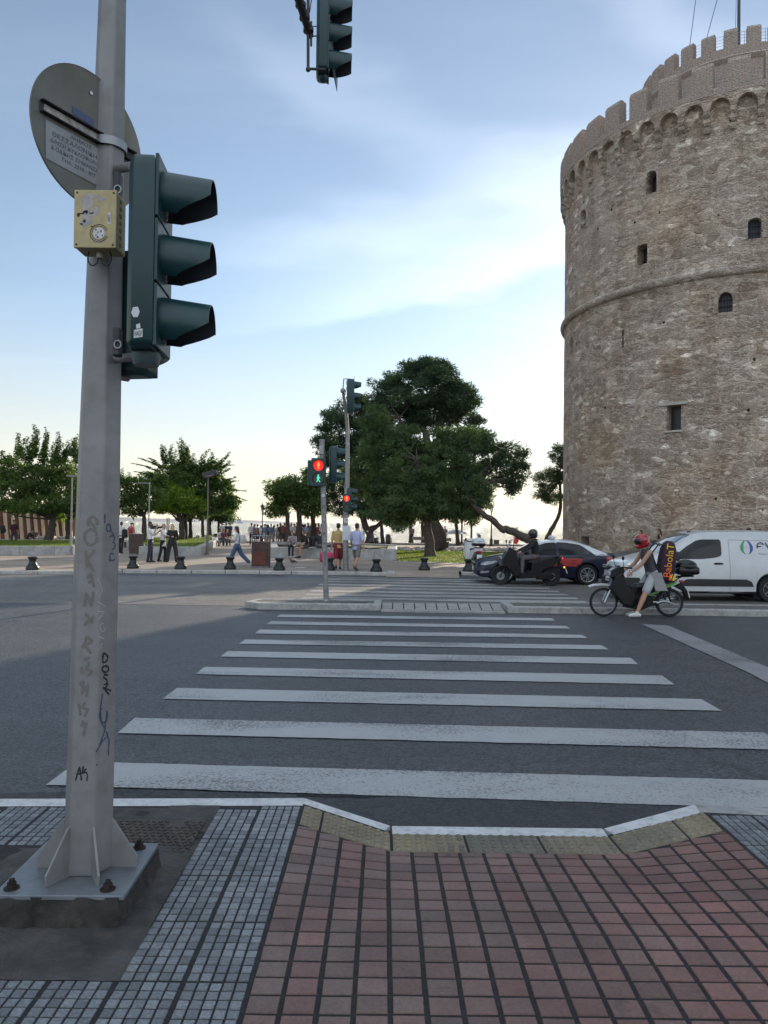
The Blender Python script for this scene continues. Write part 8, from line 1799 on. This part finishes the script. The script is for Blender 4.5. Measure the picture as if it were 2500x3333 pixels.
def bag(label, name, t, p, size, col, r=.06, rot=0, straps=True):
    q = thing(name, label, name.replace('_', ' '), wl(t, p), t.rotation_euler.z + rot); b = MB(); b.rbox((0, 0, 0), size, r); b.build('main_pocket', cloth(col, 'bag fabric'), q, smooth=60); b = MB(); b.rbox((-size[0]*.5, 0, -size[2]*.14), (size[0]*.5, size[1]*.75, size[2]*.5), r*.6); b.build('front_pocket', cloth(col, 'bag fabric'), q, smooth=60)
    if straps:
        for s_ in (-1, 1): b = MB(); b.tube([(size[0]*.4, s_*size[1]*.3, size[2]*.42), (size[0]*.4 + .12, s_*size[1]*.34, size[2]*.55), (size[0]*.4 + .24, s_*size[1]*.36, size[2]*.25), (size[0]*.4 + .17, s_*size[1]*.36, -size[2]*.15)], .016, 6); b.build('strap', cloth(col, 'bag fabric'), q)
    return q
A = R
# --- three people with the video camera
GP = 'group of three talking with a video camera'
pc_, ic = person('person in white T-shirt and navy trousers shouldering a black video camera', G(489, 1830, Z0), A(8), 1.74, (.62, .62, .64), (.018, .022, .045), hair=(.02, .016, .014), legs=((4, 4), (-4, 4)), arms=((28, 8, 100, 10), (50, 20, 110, 15)), lean=-3, group=None)
vc = thing('video_camera', 'black shoulder video camera held by the person in white T-shirt', 'camera', wl(pc_, (.17, -.10, 1.50)), A(8)); b = MB(); b.rbox((0, 0, .03), (.34, .13, .16), .02); b.build('camera_body', M_CARBLK, vc); b = MB(); b.lathe([(.045, .16), (.05, .28), (.065, .30), (.065, .36)], (0, 0, .03), 14, 'X'); b.build('camera_lens', M_CARBLK, vc); b = MB(); b.tube([(-.1, 0, .11), (-.05, 0, .17), (.12, 0, .17), (.16, 0, .11)], .014, 8); b.build('handle', M_CARBLK, vc); b = MB(); b.rbox((.10, .10, .09), (.10, .06, .06), .01); b.build('viewfinder', M_CARBLK, vc)
person('person in long loose white shirt and black leggings reaching towards the woman in black', G(530, 1829, Z0), A(-8), 1.66, (.62, .60, .66), (.012, .012, .014), hair=(.33, .20, .11), skin=SKIN2, legs=((8, 10), (-8, 6)), arms=((62, 8, 22), (50, 6, 35)), lean=2, longtop=.14, hairlen=.04, fem=True)
person('blonde woman seen from behind in black jacket and wide black trousers', G(560, 1830, Z0), A(112), 1.67, (.012, .012, .013), (.018, .018, .020), hair=(.42, .30, .17), skin=SKIN2, legs=((6, 2), (-4, 2)), arms=((25, 12, 70, 20), (15, 14, 40, 10)), spread=.07, hairlen=.16, fem=True, wide=1.55, sleeve=1.0, longtop=.12, jacket=True)
# --- walking woman
pw, iw = person('woman in white top and wide blue jeans striding left past the bollard', G(771, 1842, Z0), A(178), 1.66, (.58, .58, .60), (.055, .095, .19), shoes=(.5, .5, .5), hair=(.018, .012, .010), skin=SKIN2, legs=((24, 4), (-24, 22)), arms=((22, 8, 88), (12, 25, 120)), hairlen=.30, fem=True, wide=1.35, head_down=6, sleeve=.4)
bag('small white backpack hanging behind the striding woman in jeans', 'backpack', pw, (-.24, .04, 1.10), (.18, .30, .36), (.45, .44, .41))
# --- two men walking away past the far mast
person('man in yellow T-shirt and dark red shorts walking away', G(1100, 1853, Z0), A(100), 1.78, (.46, .32, .14), (.16, .015, .022), shoes=(.03, .03, .03), hair=(.02, .014, .012), legs=((-10, 18), (10, 3)), arms=((6, 8, 8), (-8, 8, 10)), bot='long_shorts', sleeve=.45, longtop=.05, head_turn=-15)
person('man in pale lavender T-shirt and grey shorts walking away beside the far mast', G(1160, 1859, Z0), A(72), 1.82, (.36, .38, .56), (.14, .135, .13), shoes=(.10, .09, .07), hair=(.035, .022, .018), legs=((20, 4), (-22, 24)), arms=((16, 12, 20), (-14, 14, 15)), bot='shorts', sleeve=.45, longtop=.05, head_turn=10)
# --- seated people on the wall
g = G(952, 1816, Z0); person('woman in grey top and black trousers seated on the low wall facing the road', (g.x, g.y + .05, Z0), A(-95), 1.66, (.22, .19, .21), (.012, .012, .014), hair=(.03, .018, .013), skin=SKIN2, legs=((86, 82), (84, 92)), arms=((32, 10, 70, 25), (35, 10, 75, 25)), hipz=.62, lean=10, head_down=14, hairlen=.14, fem=True, sleeve=.9)
ps, is_ = person('man in black T-shirt and shorts seated sideways on the low wall', (G(1000, 1816, Z0).x, g.y + .05, Z0), A(-150), 1.74, (.012, .012, .014), (.05, .045, .04), shoes=(.02, .02, .02), hair=(.06, .035, .025), legs=((80, 78), (74, 70)), arms=((35, 8, 30), (30, 8, 40)), hipz=.62, lean=14, bot='short_shorts', head_down=5)
bag('black rucksack beside the seated man in black', 'rucksack', ps, (-.30, -.05, .86), (.22, .36, .46), (.014, .014, .016))
person('seated person in dark T-shirt on the wall partly behind the island post', (G(1038, 1817, Z0).x, g.y + .3, Z0), A(95), 1.7, (.02, .02, .024), (.12, .11, .10), hair=(.03, .02, .016), legs=((86, 84), (84, 80)), arms=((30, 8, 60), (30, 8, 60)), hipz=.62, lean=8, vox=.018)
g2_ = G(1062, 1830, Z0); t = thing('pink_bag', 'pink travel bag on the pavement beside the man in red shorts', 'bag', g2_); b = MB(); b.rbox((0, .1, .24), (.62, .34, .46), .10); b.build('main_pocket', mat('pink bag cloth', (.45, .035, .10), .7, var=.2, vs=6), t, smooth=60); b = MB(); b.tube([(-.16, .1, .46), (-.1, .1, .58), (.1, .1, .58), (.16, .1, .46)], .012, 6); b.build('handle', M_CARBLK, t)
# --- people at left
person('person in dark red T-shirt leaning by the brown panel wall', G(44, 1779, Z0), A(-30), 1.76, (.05, .015, .018), (.035, .04, .06), legs=((14, 16), (-8, 6)), arms=((0, 14, 20), (0, 14, 20)), vox=.018)
g = G(90, 1776, Z0); pd, _ = person('person in black crouching on the grass edge at far left', g, A(-20), 1.7, (.012, .012, .014), (.012, .012, .014), legs=((95, 130), (85, 120)), arms=((50, 8, 60), (50, 8, 60)), lean=35, hipz=.45, vox=.018)
bag('black rucksack on the ground beside the crouching person', 'rucksack', pd, (.55, -.35, .22), (.3, .5, .42), (.012, .012, .013), straps=False)
pl, _ = person('person at the very left edge of the photo, wearing a black rucksack', G(-8, 1784, Z0), A(200), 1.72, (.03, .03, .035), (.05, .05, .06), legs=((8, 4), (-8, 8)), vox=.018); bag('black round rucksack at the very left edge', 'rucksack', pl, (-.27, 0, 1.18), (.24, .36, .5), (.01, .01, .011))
pb_, _ = person('person in white top and black trousers just right of the nearest mast', G(394, 1801, Z0), A(85), 1.72, (.46, .47, .48), (.012, .012, .014), legs=((6, 3), (-6, 6)), hair=(.02, .015, .012), vox=.016, fem=True); bag('black rucksack on the person just right of the nearest mast', 'rucksack', pb_, (-.12, -.27, 1.10), (.26, .30, .48), (.01, .01, .012))
pk, _ = person('person in pink top and white sun hat behind the brown box bin', G(427, 1793, Z0), A(80), 1.74, (.40, .11, .11), (.05, .05, .05), hat=(.55, .54, .50), skin=SKIN2, vox=.016, sleeve=0, fem=True); bag('small red rucksack worn with the pink top', 'rucksack', pk, (-.22, 0, 1.20), (.16, .28, .34), (.28, .03, .04))
# --- women by the tower, heads behind the van
person('woman in brown sleeveless top walking left by the tower', (D(2087, 1800, 42).x, 42, Z0), A(175), 1.62, (.16, .07, .05), (.05, .05, .06), hair=(.02, .012, .01), fem=True, sleeve=0, hairlen=.10, legs=((14, 4), (-14, 14)), vox=.018, skin=SKIN2, arms=((20, 10, 40), (-10, 10, 10)))
person('dark haired woman in black strappy top walking left by the tower', (D(2147, 1800, 40.5).x, 40.5, Z0), A(170), 1.70, (.012, .012, .013), (.03, .03, .04), hair=(.015, .009, .008), fem=True, sleeve=0, hairlen=.20, legs=((-12, 12), (14, 4)), vox=.018, arms=((-15, 12, 20), (15, 12, 20)))
person('dark haired person whose head shows over the van roof, left of two', (D(2446, 1800, 28).x, 28.2, Z0), A(90), 1.78, (.03, .03, .04), (.03, .03, .04), vox=.018); person('dark haired person whose head shows over the van roof, right of two', (D(2482, 1800, 29).x, 29.2, Z0), A(100), 1.72, (.06, .06, .08), (.03, .03, .04), vox=.018)
# --- riders
M0 = MBK.location; 
pr, ir = person('rider in red full face helmet, grey tank top and white shorts, foot on the road', (M0.x + 1.02, M0.y - .02, .004), A(182.5), 1.80, (.05, .047, .058), (.34, .34, .36), shoes=(.55, .54, .52), legs=((32, 6), (30, 24)), arms=((52, 4, 16), (48, 6, 24)), lean=16, hipz=.90, bot='shorts', sleeve=0, helmet=(.30, .010, .016), head_down=8, vox=.011, spread=.13, longtop=.02)
# shirt tied round the waist
b = MB(); k = ir['k']; hp = ir['hip']; b.ring([[hp + V3(.135*math.cos(a), .19*math.sin(a), z + .01*math.sin(5*a)) for a in [2*PI*q/20 for q in range(20)]] for z in (-.02, .02, .06)], cap=False)
for s_ in (1, -1): b.ring([[hp + V3(x0 + dx, s_*(.17 + .02*i) , z) for dx in (-.11 - .015*i, .0, .10)] + [hp + V3(x0 + dx, s_*(.19 + .03*i), z) for dx in (.10, .0, -.11 - .015*i)] for i, (x0, z) in enumerate(((-.02, .05), (-.03, -.08), (-.05, -.20), (-.07, -.32)))])
o = b.build('tied_shirt', cloth((.22, .215, .22), 'pale grey cloth'), pr, smooth=70); 
b = MB(); b.tube([ir['hands'][0] + V3(-.03, 0, .05) + V3(.0, .032*math.cos(a), .032*math.sin(a)) for a in [2*PI*q/12 for q in range(12)]], .007, 6, closed=True); b.build('wristwatch', M_CHROME, pr)
# long racket bag on the back
rbn = wl(pr, (-.30, .03, 1.20)); rb_ = thing('racket_bag', 'tall dark purple racket bag with big orange and yellow lettering on the rider', 'sports bag', rbn, A(2.5)); tilt = R(7)
BM = Matrix.Rotation(tilt, 3, 'Y'); b = MB(); rings = []
for z, wx, wy in ((-.44, .10, .09), (-.40, .155, .13), (-.2, .175, .15), (.05, .172, .15), (.25, .15, .14), (.37, .11, .11), (.42, .05, .06)):
    rings.append([BM @ V3(wx*math.copysign(abs(math.cos(a))**.6, math.cos(a)), wy*math.copysign(abs(math.sin(a))**.6, math.sin(a)), z) for a in [2*PI*q/24 for q in range(24)]])
b.ring(rings); b.build('bag_body', cloth((.032, .012, .026), 'dark purple nylon'), rb_, smooth=50)
me = text_mesh('BabolaT', .70, .155, .002); w_ = len(me.vertices); M_OR = mat('orange to yellow print', (.75, .28, .03), .6, var=0)
nt = M_OR.node_tree; N = nt.nodes; L = nt.links; tc = N.new('ShaderNodeTexCoord'); sp = N.new('ShaderNodeSeparateXYZ'); L.new(tc.outputs['Object'], sp.inputs[0]); rp = N.new('ShaderNodeValToRGB'); mr = N.new('ShaderNodeMapRange'); mr.inputs[1].default_value = -.35; mr.inputs[2].default_value = .35
L.new(sp.outputs[0], mr.inputs[0]); L.new(mr.outputs[0], rp.inputs[0]); rp.color_ramp.elements[0].color = (.75, .09, .02, 1); rp.color_ramp.elements[1].color = (.72, .52, .02, 1); L.new(rp.outputs[0], N['Principled BSDF'].inputs['Base Color'])
o = link_mesh('lettering', me, M_OR, rb_); RM = BM @ Matrix.Rotation(R(90), 3, 'X') @ Matrix.Rotation(R(90), 3, 'Z'); o.rotation_euler = RM.to_euler(); o.location = BM @ V3(-.02, -.156, .01)
b = MB()
for i in range(2): b.add([BM @ V3(.03 + i*.075 + dx, -.152 + (0 if i == 0 else .006), z) for dx, z in ((0, -.40), (.055, -.40), (.075, -.26), (.02, -.30))], [(0, 1, 2, 3)])
b.build('bag_stripes', mat('yellow print', (.72, .45, .02), .6), rb_)
b = MB(); b.add([BM @ V3(x, -.1535, z) for x, z in ((.03, -.40), (.085, -.40), (.095, -.35), (.035, -.36))], [(0, 1, 2, 3)]); b.build('bag_stripe_orange', mat('orange print', (.75, .10, .02), .6), rb_)
for s_ in (-1, 1): b = MB(); b.tube([BM @ V3(-.14, s_*.08, .30), BM @ V3(-.26, s_*.13, .34), BM @ V3(-.40, s_*.14, .10), BM @ V3(-.24, s_*.10, -.15), BM @ V3(-.14, s_*.08, -.25)], .018, 6); b.build('shoulder_strap', M_CARBLK, rb_)
M1 = MX.location; person('scooter rider in black jacket, grey trousers and dark open visor helmet', (M1.x + 1.12, M1.y, .004), A(181), 1.76, (.012, .012, .014), (.10, .082, .085), shoes=(.03, .03, .035), legs=((84, 80), (82, 84)), arms=((50, 5, 22), (48, 6, 26)), lean=6, hipz=.93, sleeve=1.0, jacket=True, helmet=(.012, .013, .016), vox=.014, spread=.05)
# --- the crowd by the water, every one a person of their own
rs = np.random.RandomState(31); cols = [(.5, .5, .52), (.02, .02, .025), (.40, .42, .45), (.10, .13, .22), (.32, .30, .28), (.03, .04, .08), (.46, .45, .42), (.22, .05, .05), (.05, .05, .05), (.20, .26, .36), (.48, .46, .46), (.14, .10, .09)]
cn = ['white', 'black', 'pale grey', 'blue', 'beige', 'navy', 'cream', 'dark red', 'charcoal', 'light blue', 'off white', 'brown']; bn = ['black trousers', 'blue jeans', 'grey trousers', 'beige shorts', 'dark shorts']; bc = [(.015, .015, .018), (.05, .075, .14), (.14, .14, .15), (.28, .24, .18), (.03, .03, .04)]
protos = {}
xsC = [818, 828, 838, 850, 862, 872, 882, 891, 903, 912, 920, 930, 938, 948, 957, 966, 975, 984, 993, 1002, 1010, 1019, 1028, 1036, 1045, 868, 925, 990, 1015]
for i, x in enumerate(xsC):
    ci, bi = int(rs.randint(len(cols))), int(rs.randint(len(bc))); ypx = 1774 + rs.uniform(-3, 5); hh = rs.uniform(1.58, 1.84); key = (ci, bi); ang = A(90 + rs.uniform(-60, 60)); g = G(x, ypx, Z0)
    where = 'left end' if x < 850 else ('left part' if x < 910 else ('middle' if x < 970 else ('right part' if x < 1020 else 'right end')))
    lab = f"{['standing', 'waiting', 'tall', 'short'][int(rs.randint(4))] if hh > 1.62 else 'short'} person, {cn[ci]} top and {bn[bi]}, {where} of the waterfront crowd"
    person(lab, g, ang, hh, cols[ci], bc[bi], hair=random.choice([(.02, .015, .012), (.08, .05, .03), (.20, .18, .16)]), bot='trousers' if bi < 3 else 'shorts', fem=bool(i % 2), hairlen=.14 if i % 2 else 0, vox=.034, fingers=False, legs=((rs.uniform(-10, 12), 4), (rs.uniform(-10, 10), 4)), arms=((rs.uniform(0, 30), 8, rs.uniform(10, 90)), (rs.uniform(0, 25), 8, rs.uniform(10, 80))), group='crowd standing by the water')
for x, yb, lb, tc_, k_ in ((722, 1762, 'far strolling person in light top, left of three by the water', (.42, .42, .44), 90), (736, 1762, 'far strolling person in dark clothes, middle of three by the water', (.02, .02, .03), 70), (748, 1762, 'far strolling person in dark clothes, right of three by the water', (.05, .05, .08), 110)):
    person(lb, G(x, yb, Z0), A(k_), 1.7, tc_, (.03, .03, .04), vox=.036, fingers=False, group='people strolling by the water')
for x, yb, lb, tc_ in ((716, 1776, 'seated person in white on the planter edge, left one', (.45, .45, .46)), (727, 1777, 'seated person in dark red on the planter edge, middle one', (.12, .03, .03)), (738, 1776, 'seated person in black on the planter edge, right one', (.02, .02, .025))):
    g = G(x, yb, Z0); person(lb, g, A(-60), 1.68, tc_, (.03, .03, .05), hipz=.50, legs=((85, 80), (80, 85)), arms=((30, 8, 50), (30, 8, 50)), vox=.03, fingers=False)
for x, yb, lb in ((1340, 1772, 'person behind the long grey stall board'), (1448, 1774, 'person behind the small grey stall table')):
    g = G(x, yb - 2, Z0); person(lb, g, A(90), 1.66, (.14, .12, .12), (.03, .03, .04), vox=.034, fingers=False)
# ------------------------------------------------------------------ sea haze
b = MB(); b.box((0, 12200, 49), (53000, 26600, 104)); o = b.build('haze', None); o['kind'] = 'stuff'
hm = bpy.data.materials.new('sea haze'); hm.use_nodes = True; N = hm.node_tree.nodes; N.clear(); ho = N.new('ShaderNodeOutputMaterial'); hv = N.new('ShaderNodeVolumePrincipled')
hv.inputs['Color'].default_value = (.92, .94, .97, 1); hv.inputs['Density'].default_value = 1.3e-5; hv.inputs['Anisotropy'].default_value = .3
hm.node_tree.links.new(hv.outputs[0], ho.inputs['Volume']); o.data.materials.append(hm)
